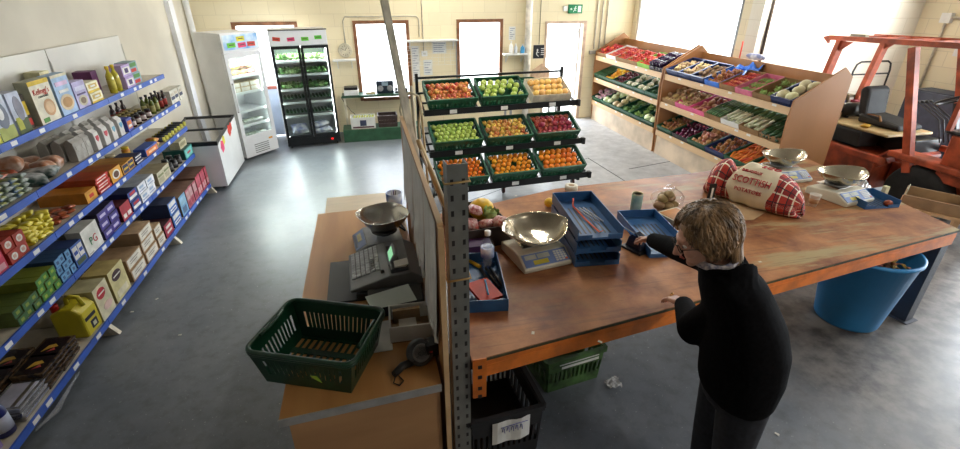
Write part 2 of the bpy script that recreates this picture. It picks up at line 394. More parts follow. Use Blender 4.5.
# left wall pilaster and its white trunking; back-corner trunking
def pipe(pts, r, m, label, name='wall_pipe', cat='pipe'):
    return tag(MB().tube(pts, r, m, 8).build(name), label, cat)
b = MB(); b.box(-2.948, -2.88, 9.12, 9.32, .002, HT-.01, mat('white_gloss_post', (.85,.87,.92), .25, noise=.02)); tag(b.build('white_post'), 'wide white gloss upright strip on the left wall beyond the shelving', 'post')
pipe([(-2.88,9.98,.02),(-2.88,9.98,HT-.02)], .05, WHITE, 'slim white vertical pipe on left wall behind the tall white fridge')
pipe([(3.40,BY-.07,.02),(3.40,BY-.07,HT-.02)], .075, mat('cream_pipe', (.85,.80,.70), .35), 'thick cream vertical downpipe on back wall right of middle window')
COND = mat('conduit', (.62,.56,.44), .5)
pipe([(-.29,BY-.012,1.72),(-.29,BY-.012,2.12),(-.25,BY-.012,2.2),(1.10,BY-.012,2.2),(1.15,BY-.012,2.15),(1.15,BY-.012,1.82)], .011, COND, 'thin conduit looping over the left brown window on back wall', 'conduit', 'conduit')
pipe([(1.22,BY-.012,1.55),(1.22,BY-.012,2.6),(1.22,BY-.012,HT-.02)], .011, COND, 'thin conduit rising to the roof from white switch box', 'conduit', 'conduit')
pipe([(3.67,BY-.008,1.62),(3.67,BY-.008,2.6),(3.67,BY-.008,HT-.02)], .006, mat('dark_cable', (.2,.17,.12), .6), 'thin dark cable dropping down to black safety sign', 'cable', 'cable')
for i, (xx, ds) in enumerate([(4.93,'nearest the open door'),(5.05,'middle of the three beside the open door'),(5.17,'farthest of the three from the open door')]):
    pipe([(xx,BY-.02,1.5),(xx,BY-.02,HT-.02)], .014, COND, 'thin cream vertical pipe, '+ds, 'conduit', 'conduit')
b = MB(); b.box(4.83, 5.24, BY-.05, BY-.002, 1.40, 1.47, mat('metal_tray', (.5,.5,.48), .4, metal=.5)); tag(b.build('pipe_tray'), 'short metal tray joining the pipes right of the open door', 'tray')
pipe([(5.93,6.43,1.0),(5.93,6.43,HT-.02)], .02, mat('rusty_pipe', (.10,.07,.05), .6), 'dark rusty vertical pipe in corner beside the big window')
pipe([(FX-.03,5.1,2.28),(FX-.03,6.0,2.28),(FX-.03,6.03,2.22),(FX-.03,6.03,1.2)], .018, COND, 'conduit running along right bay wall behind red forklift', 'conduit', 'conduit')
b = MB(); b.box(FX-.07, FX, 5.96, 6.1, 2.2, 2.34, WHITE); tag(b.build('junction_box'), 'small white junction box high on right bay wall', 'box')
b = MB(); b.box(FX-.04, FX, 5.2, 5.75, 1.75, 1.92, WHITE); tag(b.build('wall_heater'), 'long white box fixed on right bay wall behind forklift', 'heater')
b = MB(); b.box(FX-.012, FX, 5.3, 5.55, 1.25, 1.65, PAPER); tag(b.build('paper_notice'), 'white notice sheet on right bay wall behind steering wheel', 'notice')
b = MB(); b.box(8.35, FX-.02, 5.0, 5.9, .0, 1.25, K('3c4456', .6)); b.box(8.37, FX-.04, 5.05, 5.85, 1.25, 1.27, K('343c4c', .6)); tag(b.build('cabinet', bevel=.01), 'blue grey steel cabinet against right bay wall behind forklift', 'cabinet')
# housings of the added roof fill lamps
lampm = None
for i, (lx, ly, lz) in enumerate(FILL_LAMPS):
    t = thing('roof_fill_lamp', 'white fill lamp added unseen under the roof', 'lamp', (lx,ly,0), 0, 'fill lamps added under the roof')
    b = MB(); b.box(-.08, .08, -.8, .8, lz-.06, lz+.02, WHITE); b.bar((0,-.5,lz), (0,-.5,HT), .015, .015, GREY); b.bar((0,.5,lz), (0,.5,HT), .015, .015, GREY); b.build('housing', t)
for wx in (6.4, 7.3):
    t = thing('bay_fill_lamp', 'angled fill lamp added under the roof before the pale bay wall', 'lamp', (wx,5.70,0), 0, 'fill lamps added before the bay wall'); b = MB(); b.box(-.58,.58,-.06,.0,3.57,3.66,WHITE); b.bar((0,-.03,3.66),(0,-.03,HT),.02,.02,GREY); b.build('housing', t)
# ================================================================== BACK WALL OBJECTS
RED = K('d8402e'); PINK = K('e8487a'); LIME = K('6fd23c'); YEL = K('e6dc3a')
t = thing('wall_clock', 'round white wall clock above small shelf beside tall double fridge', 'clock', (-.31,BY-.0,1.60))
M90 = Matrix.Rotation(R(90),4,'X')
b = MB(); b.lathe([(.13,0),(.135,.02),(.13,.035),(.118,.036)], K('cfc7ae'), 28, M=M90); b.build('clock_case', t)
b = MB(); b.lathe([(.118,.030),(.001,.031)], mat('clock_face',(.85,.82,.7),.5,noise=0), 28, M=M90)
for k in range(12):
    a = R(30*k); b.box(.085*math.sin(a)-.005, .085*math.sin(a)+.005, -.036, -.0312, .085*math.cos(a)-.011, .085*math.cos(a)+.011, BLACK)
b.build('clock_face', t)
b = MB(); b.bar((0,-.038,0),(.03,-.038,.055),.009,.002,BLACK,(0,1,0)); b.build('hand', t)
b = MB(); b.bar((0,-.041,0),(-.07,-.041,.045),.006,.002,BLACK,(0,1,0)); b.build('hand', t)
def wall_shelf(x0, x1, z, d, label, m=WHITE, th=.03):
    t = thing('wall_shelf', label, 'shelf', ((x0+x1)/2, BY, z)); w = (x1-x0)/2
    b = MB(); b.box(-w, w, -d, -.001, -th, 0, m); b.build('board', t, bevel=.004)
    for s in (-1, 1):
        b = MB(); b.bar((s*(w-.08), -.005, -th-.16), (s*(w-.08), -.005, -th), .02, .01, m); b.bar((s*(w-.08), -d*.8, -th-.004), (s*(w-.08), -.01, -th-.15), .015, .012, m); b.build('bracket', t)
    return t
wall_shelf(-.56, -.13, 1.45, .20, 'short white wall shelf under the clock, left of the left window')
wall_shelf(.86, 1.90, 1.77, .18, 'long white wall shelf fixed high between the two brown windows')
wall_shelf(2.86, 3.36, 1.47, .22, 'white wall shelf with bottles right of the middle window')
b = MB()
for k in range(9): b.bar((.88+k*.125, BY-.05, 1.28), (.88+k*.125, BY-.05, 1.73), .004, .004, WHITE)
for k in range(7): b.bar((.87, BY-.05, 1.28+k*.073), (1.89, BY-.05, 1.28+k*.073), .004, .004, WHITE)
b.bar((1.88, BY-.05, .7),(1.88,BY-.05,1.74),.02,.02,GREY)
tag(b.build('wire_panel'), 'pale wire mesh panel hanging below the long white shelf', 'rack')
b = MB(); b.box(1.17, 1.29, BY-.035, BY-.001, 1.45, 1.55, WHITE); b.box(1.205,1.255,BY-.04,BY-.035,1.48,1.52,K('c8c4b8')); tag(b.build('switch_box'), 'white switch box below the vertical conduit between windows', 'switch')
def sheet(x0, x1, z0, z1, label, m=PAPER, rows=5, ink=K('8a8fa0')):
    b = MB(); b.box(x0, x1, BY-.006, BY-.001, z0, z1, m)
    for i in range(rows):
        zz = z1-(i+1)*(z1-z0)/(rows+1); b.box(x0+.02, x1-.02-(i%3)*.03, BY-.0075, BY-.006, zz-.006, zz+.006, ink)
    return tag(b.build('paper_notice'), label, 'notice')
sheet(.97, 1.12, .95, 1.65, 'tall narrow notice sheet just right of the left brown window', rows=14)
sheet(1.40, 1.68, 1.50, 1.72, 'wide notice sheet under the long white shelf')
sheet(1.20, 1.38, 1.08, 1.38, 'portrait notice sheet pinned under the switch box')
sheet(3.0, 3.14, 1.72, 1.98, 'white notice sheet on wall above bottle shelf', rows=6)
# bottles on the right wall shelf
def bottle(name, label, cat, h, r, m, capm, neck=.35, group=None, lab=None):
    t = thing(name, label, cat, (0,0,0), 0, group)
    b = MB(); b.lathe([(r*.9,0),(r,.006),(r,h*.58),(r*.85,h*.68),(r*neck,h*.80),(r*neck,h*.9)], m, 14)
    if lab: b.lathe([(r*1.015,h*.14),(r*1.015,h*.5)], lab, 14)
    b.build('bottle_body', t)
    b = MB(); b.lathe([(r*neck*1.25,h*.88),(r*neck*1.25,h*.995),(r*neck*.9,h)], capm, 12); b.build('cap', t)
    return t
bt = bottle('cleaner_bottle','white plastic bottle on the wall shelf right of middle window','bottle',.24,.04,WHITE,WHITE); bt.location = (3.02,BY-.12,1.471)
bt = bottle('cleaner_bottle','small white bottle next to the blue one on wall shelf','bottle',.19,.035,K('dfe4ea'),WHITE); bt.location = (3.12,BY-.12,1.471)
bt = bottle('cleaner_bottle','blue bottle at the right end of wall shelf','bottle',.17,.045,K('4aa3d8'),K('e8eef2')); bt.location = (3.27,BY-.12,1.471)
# black safety sign with white pictogram
b = MB(); b.box(3.55, 3.85, BY-.01, BY-.001, 1.34, 1.61, K('20242c')); 
b.ell((3.64,BY-.012,1.51), .018,.003,.022, WHITE); b.bar((3.64,BY-.012,1.49),(3.62,BY-.012,1.43),.02,.003,WHITE,(0,1,0)); b.bar((3.62,BY-.012,1.43),(3.67,BY-.012,1.38),.014,.003,WHITE,(0,1,0)); b.bar((3.63,BY-.012,1.47),(3.68,BY-.012,1.46),.011,.003,WHITE,(0,1,0))
for i in range(4): b.box(3.72, 3.81-(i%2)*.02, BY-.0125, BY-.01, 1.53-.04*i, 1.545-.04*i, WHITE)
tag(b.build('safety_sign'), 'small black sign with white figure left of open door', 'sign')
# exit sign
t = thing('exit_sign', 'green emergency exit sign with running figure above open door', 'sign', (4.42,BY,2.30))
b = MB(); b.box(-.15,.15,-.05,-.001,-.085,.085,K('0f8a55')); b.build('sign_box', t)
b = MB(); W = mat('sign_white',(.85,.9,.85),.4,noise=0)
b.box(.05,.12,-.053,-.05,-.06,.06,W); b.ell((-.005,-.053,.045),.012,.003,.012,W); b.bar((-.01,-.053,.03),(-.02,-.053,-.01),.02,.003,W,(0,1,0)); b.bar((-.02,-.053,-.01),(.01,-.053,-.035),.011,.003,W,(0,1,0)); b.bar((-.02,-.053,-.01),(-.05,-.053,-.05),.011,.003,W,(0,1,0)); b.bar((-.01,-.053,.028),(.025,-.053,.005),.008,.003,W,(0,1,0)); b.bar((-.01,-.053,.025),(-.045,-.053,.01),.008,.003,W,(0,1,0))
b.box(-.12,-.075,-.053,-.05,-.008,.008,W); b.prism([(-.12,0),(-.095,.025),(-.095,-.025)],-.053,-.05,W,'y'); b.build('pictogram', t)
b = MB(); b.box(4.16,4.24,BY-.04,BY-.001,2.26,2.36,WHITE); tag(b.build('alarm_box'), 'small white box on wall left of the exit sign', 'box')
# tall brown cardboard sheet and green crate on low surface under the wall shelf
b = MB(); b.prism([(3.45,.82),(3.9,.82),(3.9,1.12),(3.72,1.25),(3.5,1.12)], BY-.13, BY-.11, mat('tan_board',(.62,.42,.28),.7), 'y'); tag(b.build('cardboard_sheet'), 'tan pointed cardboard piece standing against back wall left of open door', 'cardboard')
t = thing('side_bench', 'white low bench against back wall below the bottle shelf', 'bench', (3.35,BY-.42,0))
b = MB(); b.box(-.5,.6,-.25,.25,.78,.82,WHITE); b.build('top', t)
for sx in (-.45,.55):
    for sy in (-.2,.2): b = MB(); b.box(sx-.02,sx+.02,sy-.02,sy+.02,0,.78,GREY); b.build('leg', t)
def crate(w, d, h, m, name='crate', slots=True, th=.012, wall=.9, tex=None, parent=None):
    """open plastic crate, slotted sides; local origin at bottom centre"""
    b = MB(); x, y = w/2, d/2
    tp = .93
    b.box(-x*tp, x*tp, -y*tp, y*tp, 0, th, m)
    def side(a0, a1, c0, c1, n):      # bottom edge a0-a1, top edge c0-c1
        a0, a1, c0, c1 = map(Vector, (a0, a1, c0, c1))
        e = lambda u, v: (a0.lerp(a1, u)).lerp(c0.lerp(c1, u), v)
        nrm = (a1-a0).cross(c0-a0).normalized()*th
        def q(u0, u1, v0, v1):
            p = [e(u0,v0), e(u1,v0), e(u1,v1), e(u0,v1)]; vs = [tuple(v) for v in p]+[tuple(v+nrm) for v in p]
            b.add(vs, [(0,1,2,3),(7,6,5,4),(0,4,5,1),(1,5,6,2),(2,6,7,3),(3,7,4,0)], m)
        if slots:
            q(0,1,0,.30); q(0,1,.66,1)
            for i in range(n+1):
                u = i/n; q(max(0,u-.018), min(1,u+.018), .30, .66)
        else: q(0,1,0,1)
    B = [(-x*tp,-y*tp,0),(x*tp,-y*tp,0),(x*tp,y*tp,0),(-x*tp,y*tp,0)]; T = [(-x,-y,h),(x,-y,h),(x,y,h),(-x,y,h)]
    for i in range(4): side(B[i], B[(i+1)%4], T[i], T[(i+1)%4], 12 if i%2 == 0 else 8)
    r = .014
    for i in range(4):
        p, q = Vector(T[i]), Vector(T[(i+1)%4]); b.bar(p, q, r*1.7, r, m)
    return b.build(name, parent)
GC = Kind(crate(.6,.4,.17,GREEN,'produce_crate'))
GC.put((3.18,BY-.42,.821), 0, 'green plastic crate on the low bench under the bottle shelf'); tag(GC.o, cat='crate')
# low shelf under left window, plinth, legs
t = thing('window_bench', 'long dark green narrow bench shelf below the left window', 'bench', (.13,BY-.2,0))
DG = mat('dark_green_paint', (.03,.09,.05), .5)
b = MB(); b.box(-.60,.72,-.18,.16,.76,.80,DG); b.build('top', t)
for x in (-.55,.66): b = MB(); b.box(x-.02,x+.02,-.16,-.12,0,.76,K('d8d0b8')); b.build('leg', t)
b = MB(); b.box(-.50,1.0,9.29,9.72,0,.24,mat('green_plinth',(.035,.12,.06),.5)); tag(b.build('plinth', bevel=.006), 'low dark green plinth along floor beside the double fridge', 'plinth')
def openbox(w, d, h, m, name, inside=None, th=.008, parent=None, band=None):
    b = MB(); x, y = w/2, d/2; i = inside or m
    b.box(-x,x,-y,y,0,th,i); b.box(-x,x,-y,-y+th,th,h,m); b.box(-x,x,y-th,y,th,h,m); b.box(-x,-x+th,-y+th,y-th,th,h,m); b.box(x-th,x,-y+th,y-th,th,h,m)
    if band:
        for (u0,u1,v0,v1,mm) in band: b.box(u0,u1,-y-.0015,-y,v0,v1,mm)
    return b.build(name, parent)
t = thing('fruit_carton', 'white printed carton full of green bananas on the green plinth', 'carton', (-.11,9.47,.241))
openbox(.46,.32,.22,PAPER,'box',CARD,parent=t,band=[(-.2,.2,.02,.05,K('5a3038')),(-.06,.06,.06,.17,K('38405a'))])
text('BANANAS', .05, K('6a2a30'), t, (0,-.163,.036), (R(90),0,0))
for k in range(8):
    b = MB(); x = -.19+k*.05; b.tube([(x,-.1,.14),(x+.02,-.05,.19),(x+.04,.03,.215),(x+.03,.11,.19)], [.008,.017,.017,.006], K('a8b04a'), 8); tag(b.build('banana'), 'green yellow banana in the white carton on the plinth', 'banana', 'bananas in the white carton')
for o in [o for o in C.objects if o.name.split('.')[0] == 'banana']: o.location = (-.11,9.47,.241)
crate(.36,.3,.22,mat('brown_crate',(.06,.035,.03),.5),'produce_crate'); o = [o for o in C.objects if o.name.startswith('produce_crate')][-1]
tag(o, 'dark brown slotted crate beside white carton on green plinth', 'crate'); o.location = (.36,9.5,.241)
t = thing('till_printer', 'white printer with black top on the narrow bench, left end', 'printer', (-.28,BY-.22,.801))
b = MB(); b.box(-.14,.14,-.13,.13,0,.1,WHITE); b.build('body', t, bevel=.01); b = MB(); b.box(-.13,.13,-.12,.11,.1,.15,BLACK); b.build('lid', t, bevel=.01)
b = MB(); b.box(-.13,.05,-.08,.08,0,.035,K('d8c89a')); o = b.build('tray'); o.location = (.13,BY-.2,.801); tag(o, 'small cream tray on narrow bench between printer and radio', 'tray')
t = thing('desk_radio', 'black portable radio with carrying handle before the left window', 'radio', (.38,BY-.22,.801))
b = MB(); b.box(-.17,.17,-.07,.07,0,.24,K('1c2a3a',.4)); b.build('body', t, bevel=.02)
for s in (-1,1):
    b = MB(); b.lathe([(.055,0),(.06,.01),(.03,.012),(.001,.006)], GREY, 18, M=Matrix.Translation((s*.095,-.07,.1))@M90); b.build('speaker', t)
b = MB(); b.box(-.06,.06,-.078,-.07,.15,.22,K('9ab0c0',.3)); b.build('display', t)
b = MB(); b.tube([(-.14,0,.235),(-.14,0,.31),(.14,0,.31),(.14,0,.235)],.012,BLACK,8); b.build('handle', t)
t = thing('telephone', 'black telephone with curly wire at right end of narrow bench', 'telephone', (.66,BY-.2,.801))
b = MB(); b.prism([(-.09,0),(.09,0),(.09,.07),(-.09,.03)],-.09,.09,BLACK,'x'); b.build('base', t); b = MB(); b.tube([(-.06,-.06,.07),(-.06,0,.1),(-.06,.07,.09)],[.022,.014,.022],BLACK,8); b.build('handset', t)
pipe([(-.50,BY-.03,.72),(-.44,BY-.05,.6),(-.33,BY-.12,.45),(-.2,BY-.25,.36),(-.12,BY-.33,.27)], .007, BLACK, 'black cable sagging down below the narrow bench', 'cable', 'cable')
# ------------------------------------------------------------------ fridges
GLASS = glassmat('door_glass', (.93,.96,.95))
INW = mat('fridge_white', (.72,.76,.76), .35, noise=.03)
def led(parent, w, z, y, pw):
    l = bpy.data.lights.new('fridge_lamp', 'AREA'); l.shape = 'RECTANGLE'; l.size = w; l.size_y = .04; l.energy = pw*4.5; l.color = (.92,1,.98)
    o = bpy.data.objects.new('fridge_lamp', l); C.objects.link(o); o.parent = parent; o.location = (0,y,z); o.rotation_euler = (R(-25),0,0)
def fridge(name, label, loc, rz, w, d, h, doors, frame, header, foot, shelves):
    t = thing(name, label, 'fridge', loc, rz); x = w/2; th = .04; zf = foot; zh = h-header
    b = MB(); b.box(-x,-x+th,-0,d,.06,h,WMETAL); b.box(x-th,x,0,d,.06,h,WMETAL); b.box(-x+th,x-th,d-th,d,.06,h,WMETAL)
    b.box(-x+th,x-th,.0,d-th,.06,zf,INW); b.box(-x+th,x-th,0,d-th,zh,h,WMETAL); b.build('cabinet', t)
    led(t, w*.8, zh-.02, .12, 9)
    for sx in (-1, 1):
        l = bpy.data.lights.new('fridge_strip', 'AREA'); l.shape = 'RECTANGLE'; l.size = .03; l.size_y = zh-zf-.1; l.energy = 8; l.color = (.92,1,.98)
        o = bpy.data.objects.new('fridge_strip', l); C.objects.link(o); o.parent = t; o.location = (sx*(x-.05),.012,(zh+zf)/2); o.rotation_euler = (R(90),0,R(180)+sx*R(-25)*-1)
    n = doors; dw = w/n
    for i in range(n):
        a = -x+i*dw; g = frame[1]
        dr = MB(); fm = frame[0]; y0, y1 = -.045, -.003
        dr.box(a+.004,a+g,y0,y1,zf,zh,fm); dr.box(a+dw-g,a+dw-.004,y0,y1,zf,zh,fm); dr.box(a+g,a+dw-g,y0,y1,zh-g,zh,fm); dr.box(a+g,a+dw-g,y0,y1,zf,zf+g,fm)
        D = dr.build('door', t)
        q = MB(); q.box(a+g,a+dw-g,-.028,-.022,zf+g,zh-g,GLASS); q.build('pane', D)
        hx = a+dw-g*.5 if (i == 0 and n == 2) else a+g*.5
        q = MB(); q.bar((hx,-.065,zf+.5),(hx,-.065,zf+.95),.014,.014,frame[0] if n == 1 else BLACK); q.bar((hx,-.065,zf+.5),(hx,-.045,zf+.5),.014,.014,BLACK); q.bar((hx,-.065,zf+.95),(hx,-.045,zf+.95),.014,.014,BLACK); q.build('handle', D)
    for z in shelves:
        q = MB(); q.box(-x+th+.003,x-th-.003,.03,d-th-.01,z-.012,z,WMETAL); q.box(-x+th+.003,x-th-.003,.02,.03,z-.03,z+.012,INW); q.build('shelf', t)
    return t
fa = math.atan2(9.28-9.11, -.57+1.50)
a = pz(289,149); c = pz(341,143)
fa = math.atan2(c.y-a.y, c.x-a.x); mid = (a+c)/2; fw = (c-a).length
t = fridge('display_fridge', 'tall double-door display fridge with black frames and white header', (mid.x,mid.y,0), fa, fw, .62, 2.05, 2, (BLACKM,.045), .26, .19, [.59,.83,1.06,1.31,1.54])
DF = t
x = fw/2
b = MB(); b.box(-x+.01,x-.01,-.045,-.003,1.80,2.04,mat('fridge_header',(.86,.88,.9),.3,noise=0)); H = b.build('header_panel', t, bevel=.006)
b = MB(); b.box(-x-.002,x+.002,-.05,-.003,2.04,2.055,BLACKM); b.build('header_trim', t)
b = MB(); b.box(-x,x,-.03,-.003,.05,.185,BLACKM); b.box(x-.17,x-.13,-.034,-.03,.1,.13,mat('switch_red',(.9,.02,.02),.3,emit=1.,noise=0)); b.build('kick_panel', t)
for i, (u, m, r) in enumerate([(-.36,RED,.12),(-.13,PINK,-.05),(.10,LIME,0),(.32,K('58c83a'),-.03)]):
    q = MB(); q.box(-.06,.06,-.002,0,-.03,.03,m); q.box(-.04,.03,-.0028,-.002,-.006,.006,K('50402a')); o = q.build('price_sticker', H, (u*fw/.95,-.0465,1.90+(.02 if i == 3 else 0)-(0 if i else -.01)), (0,r,0)); 
for s in (-1,1):
    for y in (.04,.56):
        q = MB(); q.tube([(s*(x-.06)-.012,y,.03),(s*(x-.06)+.012,y,.03)],.03,BLACK,10); q.build('castor', t)
LEAF = mat('leaf_green', (.10,.24,.06), .6, noise=.3, scale=30, rnd=.15); PALEG = mat('pale_leaf', (.35,.50,.22), .6, noise=.25, scale=30, rnd=.15)
CUKE = mat('cucumber_green', (.02,.08,.025), .4, noise=.3, scale=20); BAGW = mat('white_bag', (.82,.84,.88), .35, noise=.08, scale=14)
def leafy(name, r, m, seed=1, n=26, flat=.8):
    rr = random.Random(seed); b = MB()
    b.ell((0,0,r*flat*.6), r*.7, r*.7, r*flat*.55, m, 10)
    for k in range(n):
        a = rr.uniform(0,6.28); e = rr.uniform(-.2,1.2); L = r*rr.uniform(.5,1); w = r*rr.uniform(.25,.45)
        c = Vector((math.cos(a)*math.cos(e), math.sin(a)*math.cos(e), abs(math.sin(e))*flat))*L; c.z += r*.25
        tx = Vector((-math.sin(a), math.cos(a), 0)); up = Vector((math.cos(a)*-.3, math.sin(a)*-.3, 1)).normalized()
        c2 = c+up*w*rr.uniform(.3,1)+Vector((math.cos(a),math.sin(a),0))*w*.4
        vs = [c-tx*w*.5, c+tx*w*.5, c2+tx*w*.6, c2-tx*w*.6, c2+up*w*.3, c-up*w*.4]
        vs = [tuple(Vector(v)) if v.z > 0 else (v.x,v.y,0.001) for v in vs]
        b.add(vs, [(5,1,2,4),(5,4,3,0)], m, True)
    return b.build(name)
def into(parent_thing, o, loc, rot=0):       # place a top-level object using a fridge's own frame
    M = Matrix.Translation(parent_thing.location) @ Matrix.Rotation(parent_thing.rotation_euler.z,4,'Z')
    p = M @ Vector(loc); o.location = p; r = rot if isinstance(rot, (tuple,list)) else (0,0,rot)
    o.rotation_euler = (r[0], r[1], r[2]+parent_thing.rotation_euler.z)
    return o
lk = Kind(leafy('lettuce', .085, LEAF, 3)); tag(lk.o, cat='lettuce')
lk2 = Kind(leafy('leafy_greens', .085, PALEG, 5)); tag(lk2.o, cat='greens')
for z, lb in ((1.54,'top'),(1.31,'second'),(1.06,'third')):
    for i in range(9):
        for dd in (.10,.26):
            k = lk if random.random() < (.65 if z < 1.4 else .4) else lk2
            o = k.put((0,0,0), 0, ('dark' if k is lk else 'pale')+' leafy bundle on %s shelf of the double fridge' % lb, ('dark' if k is lk else 'pale')+' leafy bundles on %s shelf of double fridge' % lb, scale=random.uniform(.9,1.15))
            into(DF, o, (-x+.12+i*(fw-.24)/8, dd, z+.002), jit(3))
def veg(name, L, r, m, n=8, bend=.0, taper=.7):
    return MB().tube([(-L/2,0,r),(-L/2+.01,0,r),(-L/4,bend,r),(L/4,bend,r),(L/2-.01,0,r),(L/2,0,r)],[r*.3,r*taper,r,r,r*taper,r*.3],m,n).build(name)
ck = Kind(veg('cucumber',.30,.024,CUKE)); tag(ck.o, cat='cucumber')
for z, lb, n in ((.88,'third',13),(.62,'fourth',13)):
    for i in range(n):
        if z == .59 and i in (8,9): continue
        o = ck.put((0,0,0),0,'dark cucumber lying in the row on %s shelf of double fridge' % lb,'cucumbers on %s shelf of double fridge' % lb)
        into(DF,o,(-x+.10+i*(fw-.2)/(n-1), .20, z+.002),(0,0,R(90)))
def pillow(name, w, d, h, m, print_=None, e=.45, parent=None):
    """soft filled bag lying flat"""
    b = MB(); n = 16
    for sgn in (1,):
        vs = []; fs = []
        for j in range(9):
            for i in range(n+1):
                u, v = i/n*2-1, j/8*2-1
                hh = h/2*max(0,(1-abs(u)**3.5)*(1-abs(v)**3.5))**e
                vs.append((u*w/2*(1-.05*(1-abs(v))), v*d/2*(1-.06*(1-abs(u))), h/2+hh))
        for j in range(9):
            for i in range(n+1):
                x_, y_, z_ = vs[j*(n+1)+i]; vs.append((x_, y_, h-z_))
        o2 = 9*(n+1)
        for j in range(8):
            for i in range(n):
                a_ = j*(n+1)+i; fs.append((a_,a_+1,a_+n+2,a_+n+1)); fs.append((o2+a_+n+1,o2+a_+n+2,o2+a_+1,o2+a_))
        for j in (0,8):
            for i in range(n): a_ = j*(n+1)+i; fs.append((a_,o2+a_,o2+a_+1,a_+1))
        for i in (0,n):
            for j in range(8): a_ = j*(n+1)+i; fs.append((a_,a_+n+1,o2+a_+n+1,o2+a_))
        b.add(vs, fs, m, True)
    return b.build(name, parent)
BAGP = mat('white_blue_bag', (.80,.80,.82), .35, col2=(.22,.25,.45), scale=9, detail=1)
o = pillow('salad_bag',.30,.22,.13,BAGP); tag(o,'white and brown filled bag at the bottom left of double fridge','bag'); into(DF,o,(-.22,.17,.225),(R(35),0,.15)); o.location.z += .05
o = pillow('salad_bag',.34,.24,.12,BAGP); tag(o,'white filled bag lying lowest at bottom right of double fridge','bag'); into(DF,o,(.20,.2,.20),(0,0,0))
o = pillow('salad_bag',.30,.22,.11,BAGP); tag(o,'blue striped white bag on top of another at bottom right of double fridge','bag'); into(DF,o,(.17,.18,.325),(0,-.15,.2))
# single upright fridge, turned
a = pz(246,161); c = pz(278,150); fa2 = math.atan2(c.y-a.y, c.x-a.x); mid = (a+c)/2; fw2 = (c-a).length; x2 = fw2/2
SF = fridge('upright_fridge', 'tall single-door white display fridge with blue sky header, turned in the corner', (mid.x,mid.y,0), fa2, fw2, .60, 2.05, 1, (WMETAL,.07), .30, .34, [.58,.82,1.12,1.38])
SKYP = mat('sky_print', (.12,.40,.78), .4, scale=5, col2=(.75,.88,.96), detail=3)
b = MB(); b.box(-x2+.005,x2-.005,-.05,-.003,1.76,2.045,WMETAL); b.box(-x2+.03,x2-.03,-.054,-.05,1.80,2.02,SKYP); H = b.build('header_panel', SF)
for (u,z,m) in ((.0,1.955,YEL),(-.20,1.87,LIME),(.01,1.86,PINK),(.2,1.865,RED)):
    q = MB(); q.box(-.075,.075,-.003,0,-.035,.035,m); q.box(-.04,.045,-.0038,-.003,-.005,.008,K('584028')); q.build('price_sticker', H, (u*fw2/.75,-.0545,z), (0,jit(.06),0))
b = MB(); b.box(-x2+.005,x2-.005,-.045,-.003,.05,.335,WMETAL)
for k in range(5): b.box(-x2+.2,x2-.2,-.048,-.045,.09+k*.035,.105+k*.035,K('8a8c88'))
b.box(.17,.25,-.048,-.045,.27,.30,K('e8a020')); b.build('kick_panel', SF)
PK = mat('snack_pack', (.45,.22,.08), .4, scale=16, col2=(.55,.50,.30), detail=2, rnd=.5)
pk = Kind(pillow('snack_bag',.17,.13,.09,PK)); tag(pk.o, cat='bag')
for z, lb in ((1.38,'top'),(1.12,'second')):
    for i in range(4):
        if z == 1.12: break
        for j in range(2):
            o = pk.put((0,0,0),0,'%s brown and orange food bag in the single white fridge' % ('lower' if j == 0 else 'upper'),'food bags on the top shelf of single fridge')
            into(SF,o,(-x2+.14+i*(fw2-.28)/3,.17,z+.004+j*.092),(0,0,jit(.2)))
bx = MB(); bx.box(-.09,.09,-.12,.12,0,.075,K('b8a888')); bx.box(-.08,.08,-.1215,-.12,.01,.065,K('d8d4c8')); bk = Kind(bx.build('food_carton')); tag(bk.o, cat='carton')
for i in range(3):
    for j in range(2):
        o = bk.put((0,0,0),0,'beige food carton in the stacks on second shelf of single fridge','beige cartons in the single white fridge'); into(SF,o,(-.19+i*.19,.18,1.124+j*.076),0)
pk2 = Kind(pillow('vegetable_bag',.16,.13,.06,mat('veg_bag',(.45,.48,.45),.3,scale=22,col2=(.2,.24,.14),rnd=.2))); tag(pk2.o, cat='bag')
for z,lb in ((.58,'fourth'),(.345,'lowest')):
    for i in range(4):
        o = pk2.put((0,0,0),0,'clear bag of vegetables on the %s level of single fridge' % lb,'clear vegetable bags on %s level of single fridge' % lb); into(SF,o,(-x2+.14+i*(fw2-.28)/3,.17,z+.004),(0,0,jit(.3)))
b = MB(); b.box(-.06,.09,-.003,0,-.02,.02,BLACK); o = b.build('temperature_display', SF, (.03,.52,1.66))
# chest freezer
fx0, fx1 = -2.86, -2.13; fy0, fy1 = 7.22, 8.42; zt = .80
t = thing('chest_freezer', 'white chest freezer with sloping glass lid and black rim', 'freezer', ((fx0+fx1)/2,(fy0+fy1)/2,0), 0)
w, d = (fx1-fx0)/2, (fy1-fy0)/2
b = MB(); b.box(-w,w,-d,-d+.05,.05,zt-.12,WMETAL); b.box(-w,w,d-.05,d,.05,zt,WMETAL); b.box(-w,-w+.05,-d+.05,d-.05,.05,zt-.06,WMETAL); b.box(-w+.05,w-.05,-d+.05,d-.05,.05,.35,INW)
vs = [(w-.05,-d+.05,zt-.12),(w,-d+.05,zt-.12),(w,d-.05,zt),(w-.05,d-.05,zt),(w-.05,-d+.05,.05),(w,-d+.05,.05),(w,d-.05,.05),(w-.05,d-.05,.05)]
b.add(vs,[(0,1,2,3),(4,7,6,5),(0,4,5,1),(1,5,6,2),(2,6,7,3),(3,7,4,0)],WMETAL)
b.build('body', t)
b = MB(); q0, q1 = (-d, zt-.12), (d, zt)
for s in (-1, 1): b.bar((s*(w-.02),-d,zt-.105),(s*(w-.015),d,zt+.015),.03,.03,BLACK)
